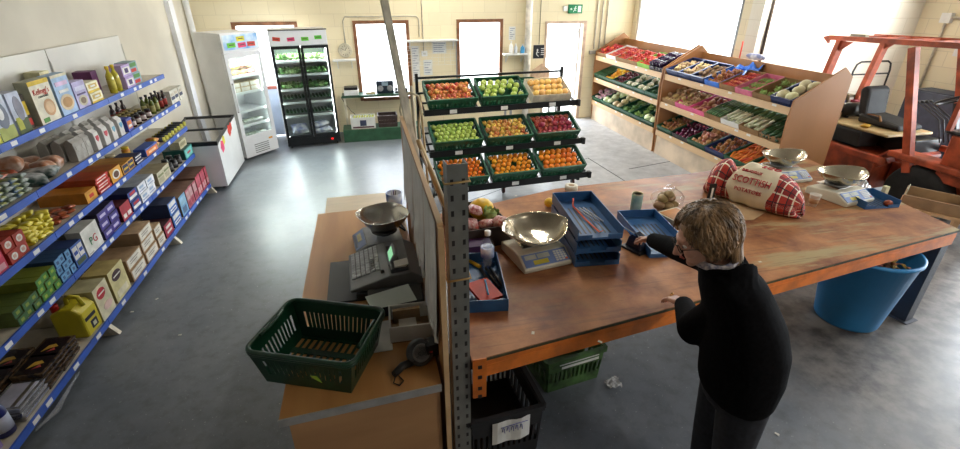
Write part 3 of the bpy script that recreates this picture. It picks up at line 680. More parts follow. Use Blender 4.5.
b.bar((-w,-d+.02,zt-.10),(w,-d+.02,zt-.10),.05,.06,BLACK); b.bar((-w,d-.02,zt+.015),(w,d-.02,zt+.015),.05,.04,BLACK); b.bar((-w,.0,zt-.04),(w,.0,zt-.04),.03,.03,BLACK); LID = b.build('lid_frame', t)
b = MB(); vs = [(-w+.03,-d+.03,zt-.10),(w-.03,-d+.03,zt-.10),(w-.03,d-.03,zt+.012),(-w+.03,d-.03,zt+.012)]; vs += [(p[0],p[1],p[2]+.006) for p in vs]
b.add(vs,[(0,1,2,3),(7,6,5,4),(0,4,5,1),(1,5,6,2),(2,6,7,3),(3,7,4,0)],mat('dark_lid_glass',(.05,.05,.055),.05,noise=0,coat=1.)); b.build('glass', LID)
b = MB(); b.box(-w-.0,w+.003,-d-.003,d+.003,zt-.15,zt-.148,GREY); 
for (y,z,m,s) in ((-.40,.60,PINK,.06),(-.28,.66,YEL,.045),(.12,.70,RED,.06),(.24,.73,RED,.045)):
    s *= 1.5; q = MB(); q.prism([(y+s*(1+.25*(k_%2))*.85*math.cos(k_*.6283), z+s*(1+.25*(k_%2))*.85*math.sin(k_*.6283)) for k_ in range(10)], w+.0005, w+.003, m, 'x'); q.build('sticker', t)
for sx in (-1,1):
    for sy in (-1,1):
        q = MB(); q.tube([(sx*(w-.08),sy*(d-.1)-.012,.025),(sx*(w-.08),sy*(d-.1)+.012,.025)],.025,BLACK,10); q.build('castor', t)
ice = Kind(pillow('frozen_bag',.22,.16,.09,mat('frozen_pack',(.25,.35,.5),.4,rnd=.8,col2=(.6,.6,.6)))); tag(ice.o, cat='bag')
for i in range(2):
    for j in range(4):
        o = ice.put(((fx0+fx1)/2-.15+i*.3,(fy0+fy1)/2-.42+j*.28,.352),jit(.3),'frozen food bag under the dark glass of the chest freezer','frozen bags inside the chest freezer')
# ================================================================== LEFT SHELVING
SX = [-2.53,-2.43,-2.43,-2.43,-2.33]; SZ = [1.675,1.325,.985,.605,.145]; SB = -2.90
YE0, YE1 = 1.25, 7.12; BAYS = [1.25,2.2,3.87,5.53,7.12]
t = thing('gondola_shelving', 'long run of five-tier retail shelving with blue price strips on left wall', 'shelving', (-2.6,(YE0+YE1)/2,0)); OX, OY = -2.6, (YE0+YE1)/2
PANEL = mat('shelf_back_panel', (.70,.68,.62), .45, noise=.05, scale=2)
for i in range(4):
    y0, y1 = BAYS[i]-OY, BAYS[i+1]-OY
    q = MB(); q.box(SB-OX-.02, SB-OX, y0+.006, y1-.006, .1, 2.15, PANEL); q.build('back_panel', t)
    for k in range(5):
        q = MB(); q.box(SB-OX+.002, SX[k]-OX-.006, y0+.004, y1-.004, SZ[k]-.02, SZ[k], SHELF); S = q.build('shelf_board', t)
        q = MB(); q.box(SX[k]-OX-.006, SX[k]-OX+.008, y0+.003, y1-.003, SZ[k]-.047, SZ[k]+.006, BLUEP)
        n = 3+(i*2+k)%4
        for j in range(n):
            yy = y0+.12+(y1-y0-.3)*((j*.37+k*.21+i*.13)%1.0); q.box(SX[k]-OX+.008, SX[k]-OX+.0095, yy, yy+.07, SZ[k]-.036, SZ[k]-.004, WHITE)
        q.build('price_strip', S)
for y in BAYS:
    q = MB(); y -= OY
    q.box(SB-OX-.035, SB-OX+.0, y-.02, y+.02, 0, 2.05, K('b8b4a8')); q.prism([(SB-OX,0),(SX[4]-OX+.03,0),(SX[4]-OX+.03,.03),(SX[4]-OX-.05,.095),(SB-OX,.095)], y-.02, y+.02, K('c8c0aa'), 'y'); q.prism([(SX[4]-OX-.05,.095),(SX[4]-OX-.0,.095),(SX[4]-OX+.06,0),(SX[4]-OX+.01,0)], y-.022, y+.022, K('d8d0bc'), 'y'); q.build('upright', t)
    for k in range(4):
        q = MB(); q.prism([(SB-OX,SZ[k]-.02),(SX[k]-OX-.01,SZ[k]-.022),(SX[k]-OX-.01,SZ[k]-.035),(SB-OX,SZ[k]-.09)], y-.004, y+.004, K('b8b4a8'), 'y'); q.build('bracket', t)
def shelfY(k, xp): return ylip(SX[k]-.015, SZ[k], xp)
def deco_box(w, d, h, base, deco=(), name='carton', side=None):
    """front faces +x ; deco rects (y0,y1,z0,z1,mat) in fractions; or ('o',yc,zc,ry,rz,mat) ellipses"""
    b = MB(); b.box(-d, 0, -w/2, w/2, 0, h, side or base)
    b.box(0, .001, -w/2, w/2, 0, h, base)
    e = .001
    for dd in deco:
        e += .0007
        if dd[0] == 'o':
            _, yc, zc, ry, rz, m = dd; n = 16
            pts = [((yc-.5)*w+ry*w*math.cos(6.283*i/n), zc*h+rz*h*math.sin(6.283*i/n)) for i in range(n)]
            b.prism(pts, .0005, e, m, 'x')
        else:
            y0, y1, z0, z1, m = dd; b.box(.0005, e, (y0-.5)*w, (y1-.5)*w, z0*h, z1*h, m)
    return b.build(name)
NTH = ['first','second','third','fourth','fifth','sixth','seventh','eighth','ninth']
def place_words(i, n, kind_):
    if n < 2: return ''
    if kind_ == 'z': return ', '+({0:'lowest', n-1:'topmost'}.get(i) or NTH[i]+' up')
    if kind_ == 'y': return ', '+({0:'nearest' if n > 2 else 'nearer', n-1:'farthest' if n > 2 else 'farther'}.get(i) or NTH[i]+' along')
    return ', '+({0:'front', n-1:'back'}.get(i) or 'middle')+' row'
def row(k, x0, x1, h, d, base, deco, name, label, cat, group=None, ny=1, nz=1, nx=1, back=.012, side=None, txt=None, gap=.003):
    """ny side by side, nz high, nx deep. each one its own thing"""
    y0, y1 = shelfY(k, x0), shelfY(k, x1); w = (y1-y0)/ny
    proto = deco_box(w-gap, d, h, base, deco, name, side)
    if txt:
        body, size, m, yy, zz = txt; text(body, size, m, proto, (.0035,(yy-.5)*w,zz*h), (R(90),0,R(90)))
    tag(proto, cat=cat); kd = Kind(proto)
    for c_ in range(nx):
        for j in range(ny):
            for i in range(nz):
                kd.put((SX[k]-back-c_*(d+.004)-(.008 if (i+j)%2 else 0)*(nz*ny > 1), y0+w*(j+.5), SZ[k]+.001+i*(h+.001)), jit(.012), label+place_words(i,nz,'z')+place_words(j,ny,'y')+place_words(c_,nx,'x'), group)
    return proto
WH, CRM = K('e6e4dc'), K('d9cfae')
RD, DR, OR, YE, BR = K('c8281c'), K('7a1818'), K('d8741c'), K('d8b820'), K('5a3018')
BL, DB, LB, PU, LI = K('2448a8'), K('141c50'), K('8ab4dc'), K('3c2060'), K('b49cd0')
GN, DGN, TE, PK_, GY = K('4c8a34'), K('143a24'), K('1c7a70'), K('c85070'), K('9a9a94')
# top shelf
row(0,-14,3,.27,.14,K('b8b83a'),[(.1,.9,.5,.95,LB),(.2,.8,.1,.4,GN)],'cereal_box','yellow green cereal box at the near end of top shelf','cereal box')
row(0,5,20,.31,.12,K('c8d0e0'),[(.0,1,.0,.3,K('a8b05a')),('o',.5,.55,.38,.3,K('788090')),('o',.45,.6,.2,.15,K('e8e8ea'))],'cereal_box','silver white cereal box with grey oval, on top shelf','cereal box', back=.02)
row(0,22,34,.30,.12,K('c8d0e0'),[(0,1,0,.35,K('4a5a2a')),(.1,.5,.1,.4,K('b8b83a')),('o',.6,.6,.3,.3,K('8a8a98'))],'cereal_box','white and olive cereal box beside the cream one on top shelf','cereal box', back=.02)
row(0,36,41,.26,.18,K('3a2a14'),[(.1,.9,.4,.8,YE),(.1,.9,.1,.3,RD)],'cereal_box','narrow dark brown and yellow box on top shelf','cereal box', back=.05)
p = row(0,43,62,.335,.09,K('e2dcc4'),[(0,1,.9,1,YE),('o',.62,.34,.27,.2,K('d0a070')),('o',.62,.34,.2,.14,K('e0bc90')),(.12,.4,.04,.14,GN)],'cereal_box','cream cereal box with yellow top edge and bowl, on top shelf','cereal box', side=K('a8a890'), txt=("Kellogg's",.062,RD,.48,.74))
text('CORN FLAKES',.022,K('384838'),p,(.0036,0,.335*.62),(R(90),0,R(90)))
row(0,64,79,.335,.09,K('a4c0e0'),[(0,1,.93,1,CRM),('o',.5,.3,.42,.2,K('e0c8a0')),('o',.5,.3,.3,.13,K('b88a50')),(.12,.88,.72,.82,K('d8b8d8')),(.2,.8,.55,.62,WH)],'cereal_box','pale blue cereal box with bowl picture on top shelf','cereal box')
row(0,80,91.5,.235,.12,K('b8b0d8'),[('o',.5,.28,.36,.2,K('c8c0a0')),('o',.5,.28,.22,.12,K('806850')),(.1,.9,.66,.82,K('d8d8f0')),(.15,.85,.5,.56,PU)],'cereal_box','small lilac cereal box next to pale blue one on top shelf','cereal box')
row(0,93,104,.095,.15,K('e8e2c0'),[(0,1,0,.22,YE),(.15,.85,.4,.8,K('c8a84a')),(.3,.7,.5,.68,WH)],'cereal_bar_box','cream and yellow small box in stack of two on top shelf','box','small yellow boxes stacked on top shelf',nz=2)
row(0,80,88,.11,.12,K('e0d8a8'),[(0,1,0,.22,YE),(.15,.85,.4,.8,K('c8a84a'))],'cereal_bar_box','cream box standing behind the lilac cereal box on top shelf','box',back=.22,nz=3,group='cream boxes behind the lilac cereal box')
row(0,112,118,.24,.16,K('5a1e52'),[(.1,.9,.3,.7,K('7a2a68'))],'carton','dark purple carton behind the oil bottles on top shelf','carton',back=.14,ny=2,group='dark purple cartons on top shelf')
OIL = mat('cooking_oil', (.50,.42,.03), .12, noise=.02, coat=.6)
ok = Kind(bottle('oil_bottle',None,'bottle',.27,.036,OIL,YE,.4,lab=K('c8b848')))
for i, xp in enumerate((119.5,124.5)): ok.put((SX[0]-.06,shelfY(0,xp),SZ[0]+.001),0,'golden cooking oil bottle with yellow cap on top shelf','oil bottles on top shelf')
row(0,128,136,.12,.13,LI,[(.1,.9,.2,.8,WH),(.3,.7,.3,.7,PU)],'carton','white and lilac carton stacked two high on top shelf','carton','lilac cartons on top shelf',nz=2)
row(0,137,145,.12,.13,K('8aa8b0'),[(.1,.9,.55,.9,GN),(.2,.8,.1,.4,RD)],'carton','blue green carton stacked two high at far end of top shelf','carton','blue green cartons on top shelf',nz=2,back=.04)
# second shelf: bags, flour, jars, bottles
def bagkind(name, col, w, d, h, print_=None, rough=.3, cat='bag'):
    m = mat('bag_'+name+str(col), col, rough, scale=16, col2=print_ or tuple(c*.5 for c in col), detail=2)
    o = pillow(name, w, d, h, m); tag(o, cat=cat); return Kind(o)
def on_shelf(kd, k, xp, dx, dz, rot, label, group=None, scale=None):
    return kd.put((SX[k]-dx, shelfY(k, xp), SZ[k]+.002+dz), rot, label, group, scale=scale)
pb = bagkind('pouch_pack',(.04,.10,.20),.15,.13,.05,(.45,.45,.10)); pc = bagkind('pouch_pack',(.10,.14,.07),.15,.13,.05,(.45,.48,.5))
PX = (1,9,17,25,33)
for c_ in range(2):
    for n_, xp in enumerate(PX):
        for i in range(4):
            kd = pb if n_ in (0,1,3) else pc
            on_shelf(kd,1,xp+jit(.8),.08+c_*.15,i*.036,jit(.2),('blue and yellow' if kd is pb else 'green and silver')+' food pouch, %s stack from near end%s' % (NTH[n_],place_words(i,4,'z')+place_words(c_,2,'x')),'%s pouches stacked on second shelf' % ('blue' if kd is pb else 'green'),scale=(.72,.72,.72))
dk = bagkind('crisp_bag',(.02,.06,.045),.26,.17,.09,(.5,.5,.5)); 
on_shelf(dk,1,44,.12,.0,(0,.1,.5),'dark green shiny bag lying lowest on second shelf','bags'); on_shelf(dk,1,55,.11,.0,(0,-.1,.2),'dark green shiny bag beside the white loaf bag on second shelf')
rk = bagkind('crisp_bag',(.55,.10,.04),.24,.16,.08,(.08,.10,.05))
for i,(xp,dx,dz) in enumerate(((38,.30,.06),(47,.30,.06),(28,.34,.21))): on_shelf(rk,1,xp,dx,dz,jit(.5),'red and orange crisp bag piled at back of second shelf','red crisp bags on second shelf')
lf = bagkind('bread_bag',(.62,.50,.42),.17,.12,.12,(.35,.14,.06))
for (xp,dx,dz,r,lb) in ((50,.22,.09,.3,'brown and white snack bag behind the dark green ones on second shelf'),(61,.12,.0,-.2,'orange and white snack bag at shelf edge beside dark green bags'),(60,.26,.0,.4,'clear bag of brown loaves at the back of second shelf'),(69,.12,.0,.1,'plastic bag of brown rolls beside the grey flour bags'),(70,.27,.0,.5,'plastic bag of rolls tucked behind another on second shelf')): on_shelf(lf,1,xp,dx,dz,(0,jit(.2),r),lb)
def flour(name, emblem, base):
    t = thing(name, None, 'flour bag'); b = MB(); w, d, h = .095,.07,.19
    prof = [(0,1,1),(h*.05,1.03,1.05),(h*.5,1.02,1.1),(h*.85,1,.95),(h*.93,.98,.5),(h,.98,.18)]
    n = 4; vs = []
    for z,sx,sy in prof: vs += [(-d/2*sy,-w/2*sx,z),(d/2*sy,-w/2*sx,z),(d/2*sy,w/2*sx,z),(-d/2*sy,w/2*sx,z)]
    fs = [(i*4+k,i*4+(k+1)%4,(i+1)*4+(k+1)%4,(i+1)*4+k) for i in range(len(prof)-1) for k in range(4)]+[(3,2,1,0),(20,21,22,23)]
    b.add(vs, fs, base); b.build('paper_bag', t, (0,0,0), 0, bevel=.004)
    b = MB(); b.prism([(-.028,.13),(.028,.13),(.028,.10),(0,.075),(-.028,.10)], d/2*1.1, d/2*1.1+.002, emblem, 'x'); b.build('emblem', t)
    return Kind(t)
FB = mat('flour_paper',(.62,.60,.56),.7,noise=.05); fr_ = flour('flour_bag',K('b82838'),FB); fb_ = flour('flour_bag',K('5a9ab8'),FB); fg_ = flour('flour_bag',K('a8a49c'),mat('grey_paper',(.38,.36,.32),.75))
for xp in (84,88.5,93): 
    for c_ in range(3): on_shelf(fg_,1,xp,.06+c_*.1,0,jit(.08),'plain grey paper flour bag on second shelf'+place_words(int((xp-84)/4.5),3,'y')+place_words(c_,3,'x'),'grey flour bags on second shelf')
for xp in (101,109.5):
    for c_ in range(3): on_shelf(fr_,1,xp,.05+c_*.1,0,jit(.06),'white flour bag with red emblem on second shelf'+place_words(int(xp>105),2,'y')+place_words(c_,3,'x'),'red emblem flour bags')
for xp in (117,124):
    for c_ in range(3): on_shelf(fb_,1,xp,.05+c_*.1,0,jit(.06),'white flour bag with blue emblem on second shelf'+place_words(int(xp>120),2,'y')+place_words(c_,3,'x'),'blue emblem flour bags')
row(1,129,134,.13,.10,K('3a48a0'),[(.1,.9,.2,.8,OR),(.2,.8,.3,.5,WH)],'food_box','blue and orange narrow box beside the jars on second shelf','box')
def jar(name, m, lid, lab, r=.033, h=.10):
    t = thing(name, None, 'jar'); b = MB(); b.lathe([(r*.9,0),(r,.006),(r,h*.74),(r*.82,h*.84)], m, 14); b.lathe([(r*1.015,h*.2),(r*1.015,h*.62)], lab, 14); b.build('jar_body', t)
    b = MB(); b.lathe([(r*.88,h*.83),(r*.9,h*.99),(r*.8,h)], lid, 14); b.build('lid', t); return Kind(t)
jk = jar('sauce_jar',K('3a0c0a',.2),BLACK,K('c8b8b0')); jd = jar('pickle_jar',K('1c1810',.2),K('8a7838',.3),K('38301c'))
for i,xp in enumerate((137.5,142.5,147.5,152.5)): on_shelf(jk,1,xp,.05,0,jit(1),'dark red jar with white label and black lid on second shelf'+place_words(i,4,'y'),'dark red jars on second shelf')
for i in range(9): jd.put((SX[1]-.16-.0*(i%2), shelfY(1,129+i*3.1), SZ[1]+.002),0,'dark jar with gold lid behind the red jars','gold lidded jars on second shelf'); jd.put((SX[1]-.25, shelfY(1,129+i*3.1), SZ[1]+.002),0,'dark jar with gold lid behind the red jars','gold lidded jars on second shelf')
s1 = Kind(bottle('sauce_bottle',None,'bottle',.20,.027,K('2a0c08',.2),BLACK,.4,lab=K('98281c'))); s2 = Kind(bottle('sauce_bottle',None,'bottle',.20,.029,K('5a6420',.2),BLACK,.45,lab=K('a8a060')))
for i,xp in enumerate((145,149.5,154)): on_shelf(s1,1,xp,.30,0,0,'dark brown sauce bottle at the back of second shelf'+place_words(i,3,'y'),'dark sauce bottles on second shelf')
for i,xp in enumerate((158.5,162.5)): on_shelf(s2,1,xp,.06,0,0,'green relish bottle on second shelf near its far end','green relish bottles'); on_shelf(s2,1,xp,.15,0,0,'green relish bottle on second shelf near its far end','green relish bottles')
for i,xp in enumerate((166.5,170)): on_shelf(s1,1,xp,.06,0,0,'dark red ketchup bottle standing by the white cartons','ketchup bottles by the white cartons'); on_shelf(s1,1,xp,.14,0,0,'dark red ketchup bottle standing by the white cartons','ketchup bottles by the white cartons')
row(1,172.5,184,.165,.07,K('ddd8c8'),[(.1,.9,.3,.55,K('3a3a58')),(.2,.8,.6,.8,K('c8b8a0'))],'drink_carton','cream drink carton at far end of second shelf','carton','cream drink cartons on second shelf',ny=3,nx=2)
# third shelf
row(2,-6,9,.16,.2,K('c03850'),[(.1,.9,.1,.35,K('d8a0a8')),(.1,.9,.6,.8,K('e05068'))],'sweet_box','pink red box at the near end of third shelf','box')
row(2,12,31,.085,.12,K('a83828'),[('o',.5,.5,.3,.3,WH),(.36,.64,.36,.64,K('d8b0a0'))],'tea_box','red box with white square picture in block of four','box','red boxes with white squares',ny=2,nz=2)
yk = bagkind('sweet_bag',(.62,.50,.02),.085,.07,.035,(.80,.70,.12),.3); 
for i in range(5):
    for j in range(5):
        for l in range(2):
            on_shelf(yk,2,36+i*5.0+jit(1),.06+l*.1+jit(.01),j*.032,(jit(.25),jit(.25),jit(.6)),'bright yellow sweet packet in the pile on third shelf','yellow sweet packets piled on third shelf')
rk2 = bagkind('sweet_bag',(.25,.04,.02),.09,.07,.03,(.45,.12,.03))
for i in range(5):
    for j in range(2): on_shelf(rk2,2,64+i*3.8,.08+(i%2)*.07,j*.032,(jit(.2),jit(.2),jit(1)),'brown red packet in the low pile beside yellow ones','brown red packets on third shelf')
row(2,88,98,.10,.36,K('c88a1c'),[(.1,.9,.2,.8,K('d8a030')),(.3,.7,.35,.65,RD)],'biscuit_box','long orange yellow box lying end-on across third shelf','box',side=K('c07818'))
row(2,100,112,.028,.36,K('a82c18'),[(.05,.95,.1,.9,RD),(.1,.8,.35,.65,WH)],'wafer_pack','flat red and orange pack in stack on third shelf','pack','flat red packs stacked on third shelf',nz=5,side=K('b04418'))
row(2,113,123,.13,.34,K('d8981c'),[('o',.5,.5,.34,.34,WH),('o',.5,.5,.24,.24,BR)],'chocolate_box','yellow box with brown and white picture on third shelf','box',side=K('a85c14'))
row(2,124,136,.10,.30,K('d89c20'),[(.08,.92,.1,.9,DB),(.2,.8,.4,.6,YE)],'biscuit_box','yellow edged dark blue box on third shelf','box','dark blue and yellow boxes on third shelf',ny=2,side=K('b07818'))
row(2,137,143,.03,.20,DB,[(.05,.95,.3,.6,WH)],'wafer_pack','thin dark blue pack with white stripe in short stack','pack','dark blue striped packs on third shelf',nz=3)
bj = jar('honey_jar',K('a88c58',.4),K('b8a888'),K('c8b890'),.05,.11); on_shelf(bj,2,139,.26,0,0,'squat beige jar behind the dark blue boxes on third shelf')
on_shelf(jar('honey_jar',K('c87c14',.3),YE,K('d8a020'),.04,.13),2,147,.2,0,0,'orange jar with yellow lid on third shelf')
row(2,147,158,.085,.12,K('3858a8'),[(.04,.96,.0,.75,OR),(.2,.8,.2,.5,K('f0c090'))],'food_box','orange and blue slanted box at middle of third shelf','box')
yr = bagkind('snack_bag',(.65,.45,.05),.12,.09,.05,(.5,.05,.02)); on_shelf(yr,2,161,.09,0,.2,'yellow and red packet at the edge of third shelf'); on_shelf(yr,2,161,.09,.052,-.2,'yellow and red packet lying on top of another one')
cn = MB(); cn.tube([(-.12,0,.028),(.05,0,.028)],.028,K('b8b038'),12); cn.tube([(-.1,0,.028),(.03,0,.028)],.0285,K('20242c'),12); ck2 = Kind(cn.build('drink_can')); tag(ck2.o, cat='can')
for i in range(8): on_shelf(ck2,2,166+i*2.9,.07,0,jit(.15),'dark and yellow tube lying at far end of third shelf'+place_words(i,8,'y'),'tubes lying at far end of third shelf')
# fourth shelf
p = row(3,44,62,.058,.62*.7,K('3a6a3c'),[(.06,.94,.1,.9,GN),(.3,.7,.3,.7,K('a0b840'))],'juice_pack','long green and yellow pack end-on in the block at fourth shelf','pack','green packs on fourth shelf',ny=3,nz=3,side=K('7a8428'))
row(3,20,43,.058,.42,K('2e5038'),[(.06,.94,.1,.9,K('3e6a38')),(.3,.7,.3,.7,K('90a040'))],'juice_pack','dark green long pack end-on at near part of fourth shelf','pack','dark green packs on fourth shelf',ny=3,nz=2,side=K('5a6a2c'))
row(3,63,77,.065,.3,K('4a7ab0'),[(.08,.92,.1,.9,K('6aa0cc')),(.3,.7,.3,.7,K('3a5a8a'))],'juice_pack','pale blue pack end-on in block beside the green ones','pack','pale blue packs on fourth shelf',ny=3,nz=3,side=K('2a4a70'))
row(3,78,88,.19,.28,K('3c64b0'),[(.06,.48,.35,.9,WH),(.54,.94,.35,.9,WH),(.1,.9,.08,.28,K('485838')),(.12,.42,.55,.7,BL),(.6,.88,.55,.7,BL)],'tea_box','blue box with white panels beside the white tea box','box',side=K('283c70'))
p = row(3,89,104,.235,.11,K('dcdcd4'),[(.08,.34,.05,.08,GY)],'tea_box','white tea box with green and red letters on fourth shelf','box',side=K('c0c0b8'))
text('P',.10,K('1c7a3c'),p,(.0032,-.03,.10),(R(90),0,R(90))); text('G',.10,K('b82830'),p,(.0032,.035,.10),(R(90),0,R(90)))
row(3,106,122,.085,.30,K('30206a'),[(.08,.92,.15,.85,K('40308a')),(.2,.8,.35,.65,K('c8c0e0'))],'tea_box','dark purple box in block two wide and three high','box','dark purple boxes on fourth shelf',ny=2,nz=3,side=K('1c1438'))
row(3,124,133,.16,.28,K('a82434'),[(.12,.42,.15,.4,WH),(.55,.9,.15,.4,WH)],'food_box','crimson box on fourth shelf beside the purple block','box',side=K('501420'))
row(3,134,142,.10,.26,K('24408c'),[(.1,.9,.2,.5,WH),(.2,.8,.6,.85,K('c83030'))],'food_box','royal blue box in stack of two on fourth shelf','box','royal blue boxes on fourth shelf',nz=2,side=K('141c4a'))
row(3,143,157,.095,.22,K('dcdfe6'),[(.12,.88,.2,.32,K('98a4c0')),(.2,.7,.5,.75,K('98b0d0'))],'food_box','white box in the block of four on fourth shelf','box','white boxes on fourth shelf',ny=2,nz=2,side=K('a8acb4'))
row(3,160,172,.15,.30,K('c8c0a4'),[(.1,.9,.6,.75,K('788050')),(.15,.85,.15,.5,K('b0a88c'))],'food_box','beige box with green print on fourth shelf','box','beige boxes on fourth shelf',ny=2,side=K('a09070'))
tk = jar('food_tin',K('141418',.3),BLACK,K('504c4c'),.04,.11)
for i,xp in enumerate((175,179,183)):
    for l in range(2): on_shelf(tk,3,xp,.06+l*.1,0,0,'black tin with grey label on fourth shelf','black tins on fourth shelf')
row(3,186,193.5,.13,.26,K('2a8a80'),[(.1,.9,.1,.9,K('7ac8c0')),(.3,.7,.4,.6,K('b83840'))],'food_box','teal box at the far end of fourth shelf','box',side=K('0c4840'))
p = row(3,187,193,.10,.12,K('b8b090'),[(.1,.9,.3,.7,K('888060'))],'food_box','beige box standing on the teal one at far end','box',back=.06); p.location.z += .132
# bottom shelf
p = row(4,-22,12,.24,.20,K('8878b0'),[(0,1,.86,1,YE),('o',.55,.45,.35,.3,K('a8a8d8')),('o',.5,.5,.25,.2,BL)],'detergent_box','purple washing powder box with yellow top, nearest on bottom shelf','detergent box',back=.06,side=K('c8a020'))
text('Bold',.09,K('c83850'),p,(.0036,.03,.10),(R(90),R(-18)*0,R(90)))
bb = bottle('bleach_bottle','dark blue bleach bottle with red collar and white cap on bottom shelf','bottle',.30,.055,K('101c60',.3),WHITE,.4,lab=K('b8c0d8')); bb.location = (SX[4]-.10,shelfY(4,22),SZ[4]+.001)
b = MB(); b.lathe([(.03,.235),(.03,.262)],RD,12); b.build('collar', bb)
TR = mat('foil_tray',(.55,.56,.60),.18,metal=.8,noise=.1,scale=25); TRD = mat('dark_pack_tray',(.02,.015,.015),.25,scale=22,col2=(.12,.07,.03),detail=2)
def traykind(name, m, w, d, h, cat, extra=None):
    b = MB(); x, y = w/2, d/2; b.prism([(-x*.9,0),(x*.9,0),(x,h*.8),(x,h),(-x,h),(-x,h*.8)], -y, y, m, 'y')
    if extra: extra(b, x, y, h)
    o = b.build(name, bevel=.004); tag(o, cat=cat); return Kind(o)
k1 = traykind('foil_tray', TR, .20,.27,.035,'tray', lambda b,x,y,h: (b.box(-x*.8,x*.8,-y*.85,y*.85,h,h+.002,K('a8a8b8',.3)), b.box(x*.35,x*.6,-y*.85,y*.85,h+.002,h+.004,CHROME)))
for c_, (xp,dx) in enumerate(((41,.12),(36,.34))):
    for i in range(3): on_shelf(k1,4,xp,dx,i*.040,jit(.04),'silver wrapped flat pack, %s stack on bottom shelf%s' % (('front','back')[c_],place_words(i,3,'z')),'silver flat packs on bottom shelf')
def flor(b,x,y,h):
    b.box(-x*.85,x*.85,-y*.85,y*.85,h,h+.002,K('1c1418',.2)); b.prism([(-.04,-.05),(.0,-.02),(.05,.0),(.02,.03),(-.02,.02)],h+.002,h+.004,K('b89030',.4)); b.prism([(.0,-.06),(.05,-.04),(.03,-.01)],h+.002,h+.004,K('983838',.4))
k2 = traykind('black_pack', TRD, .20,.24,.034,'pack', flor)
for xp,dx,wh in ((62,.12,'front near'),(75,.12,'front far'),(56,.34,'back near'),(69,.34,'back far')):
    for i in range(4): on_shelf(k2,4,xp,dx,i*.038,jit(.05),'black flat pack with gold flower print, %s stack%s' % (wh,place_words(i,4,'z')),'black flat packs on bottom shelf')
# yellow jerrycan
t = thing('jerrycan', 'yellow plastic jerrycan with red cap and navy label on bottom shelf', 'jerrycan', (SX[4]-.13,shelfY(4,98.5),SZ[4]+.001), R(-4))
JY = mat('jerrycan_yellow',(.55,.47,.02),.35,noise=.05)
b = MB(); P = [(-.11,0),(.11,0),(.11,.22),(.06,.275),(-.03,.275),(-.11,.235)]; b.prism(P,-.10,.10,JY,'y'); b.build('body', t, bevel=.018)
b = MB(); b.tube([(-.02,0,.27),(-.015,0,.325),(.02,0,.34),(.075,0,.33),(.09,0,.25)],.016,JY,8); b.build('handle', t)
b = MB(); b.lathe([(.028,.25),(.028,.30),(.024,.305)],K('b81c14',.4),16,c=(-.08,-.05,0)); b.build('cap', t)
b = MB(); b.box(.1105,.112,-.075,.06,.135,.165,K('141830')); b.box(.1105,.112,-.03,.05,.04,.11,K('141830')); b.box(.112,.113,-.01,.03,.055,.09,K('c8c8b0')); b.build('label_print', t)
row(4,104,116,.30,.20,K('dcd6b4'),[('o',.45,.74,.30,.16,K('b82030')),(.25,.7,.72,.76,WH),('o',.6,.3,.3,.12,K('e8c8c0'))],'crisps_carton','cream carton with red oval on bottom shelf','carton',side=K('b0a880'))
row(4,118,131,.30,.20,K('d8ce98'),[('o',.45,.74,.30,.16,K('3c1a24')),(.25,.7,.72,.76,WH),(.15,.85,.1,.3,K('e4dcc0'))],'crisps_carton','cream carton with dark maroon oval on bottom shelf','carton',side=K('b09c60'))
cb = [(.06,.94,.12,.9,K('dcd8cc')),(.2,.8,.6,.66,K('8a8478')),(.2,.65,.4,.46,K('8a8478'))]
row(4,134,147,.115,.36,CARD,cb,'cardboard_carton','brown carton with white end label, nearer double stack','carton','brown cartons in the nearer stack',nz=2,side=CARD)
row(4,148,159,.115,.36,CARD,cb,'cardboard_carton','brown carton with white end label, taller stack behind','carton','brown cartons in the taller stack',nz=3,side=CARD)
row(4,160,166,.115,.36,CARD,cb,'cardboard_carton','narrow brown carton with white label beside maroon box','carton','narrow brown cartons on bottom shelf',nz=2,side=CARD)
row(4,167,174,.15,.30,K('98203c'),[(.1,.9,.1,.9,K('a82c44')),(.2,.8,.6,.8,WH),(.2,.8,.25,.4,WH)],'food_box','maroon box with white lettering bands on bottom shelf','box',side=K('3a1420'))
row(4,175,182,.15,.30,K('3468b8'),[(.1,.9,.55,.9,WH),(.15,.85,.1,.4,WH),(.2,.8,.2,.3,BL)],'food_box','blue and white box in stack of two on bottom shelf','box','blue and white boxes on bottom shelf',nz=2,side=K('1c2848'))
row(4,183.5,189,.25,.36,K('78a8cc'),[(.1,.9,.5,.9,K('a0c8e0')),(.2,.8,.1,.4,K('587090'))],'slim_carton','light blue slim carton among the pink ones','carton',side=K('6a5038'))
row(4,189.5,199,.24,.36,K('b05868'),[(.1,.9,.45,.9,K('c8a0a0')),(.2,.8,.1,.35,K('983848'))],'slim_carton','dusty pink slim carton standing upright on bottom shelf','carton','dusty pink slim cartons',ny=3,side=K('6a4a3a'))
row(4,199.5,209.5,.26,.36,K('b83c50'),[(.1,.9,.5,.9,K('c86070')),(.2,.8,.1,.4,K('d8a8a8'))],'slim_carton','crimson slim carton at far end of bottom shelf','carton','crimson slim cartons',ny=5,side=K('6a4a3a'))
# crumpled clear plastic caught under the bottom shelf
b = MB(); b.tube([(SX[4]+.03,2.75,.10),(SX[4]+.045,2.95,.07),(SX[4]+.03,3.15,.08),(SX[4]+.03,3.3,.09)],[.006,.020,.012,.005],mat('clear_film',(.4,.42,.45),.2,alpha=.35,noise=.1),8); tag(b.build('plastic_film'),'scrap of clear plastic film hanging below the bottom blue strip','plastic')
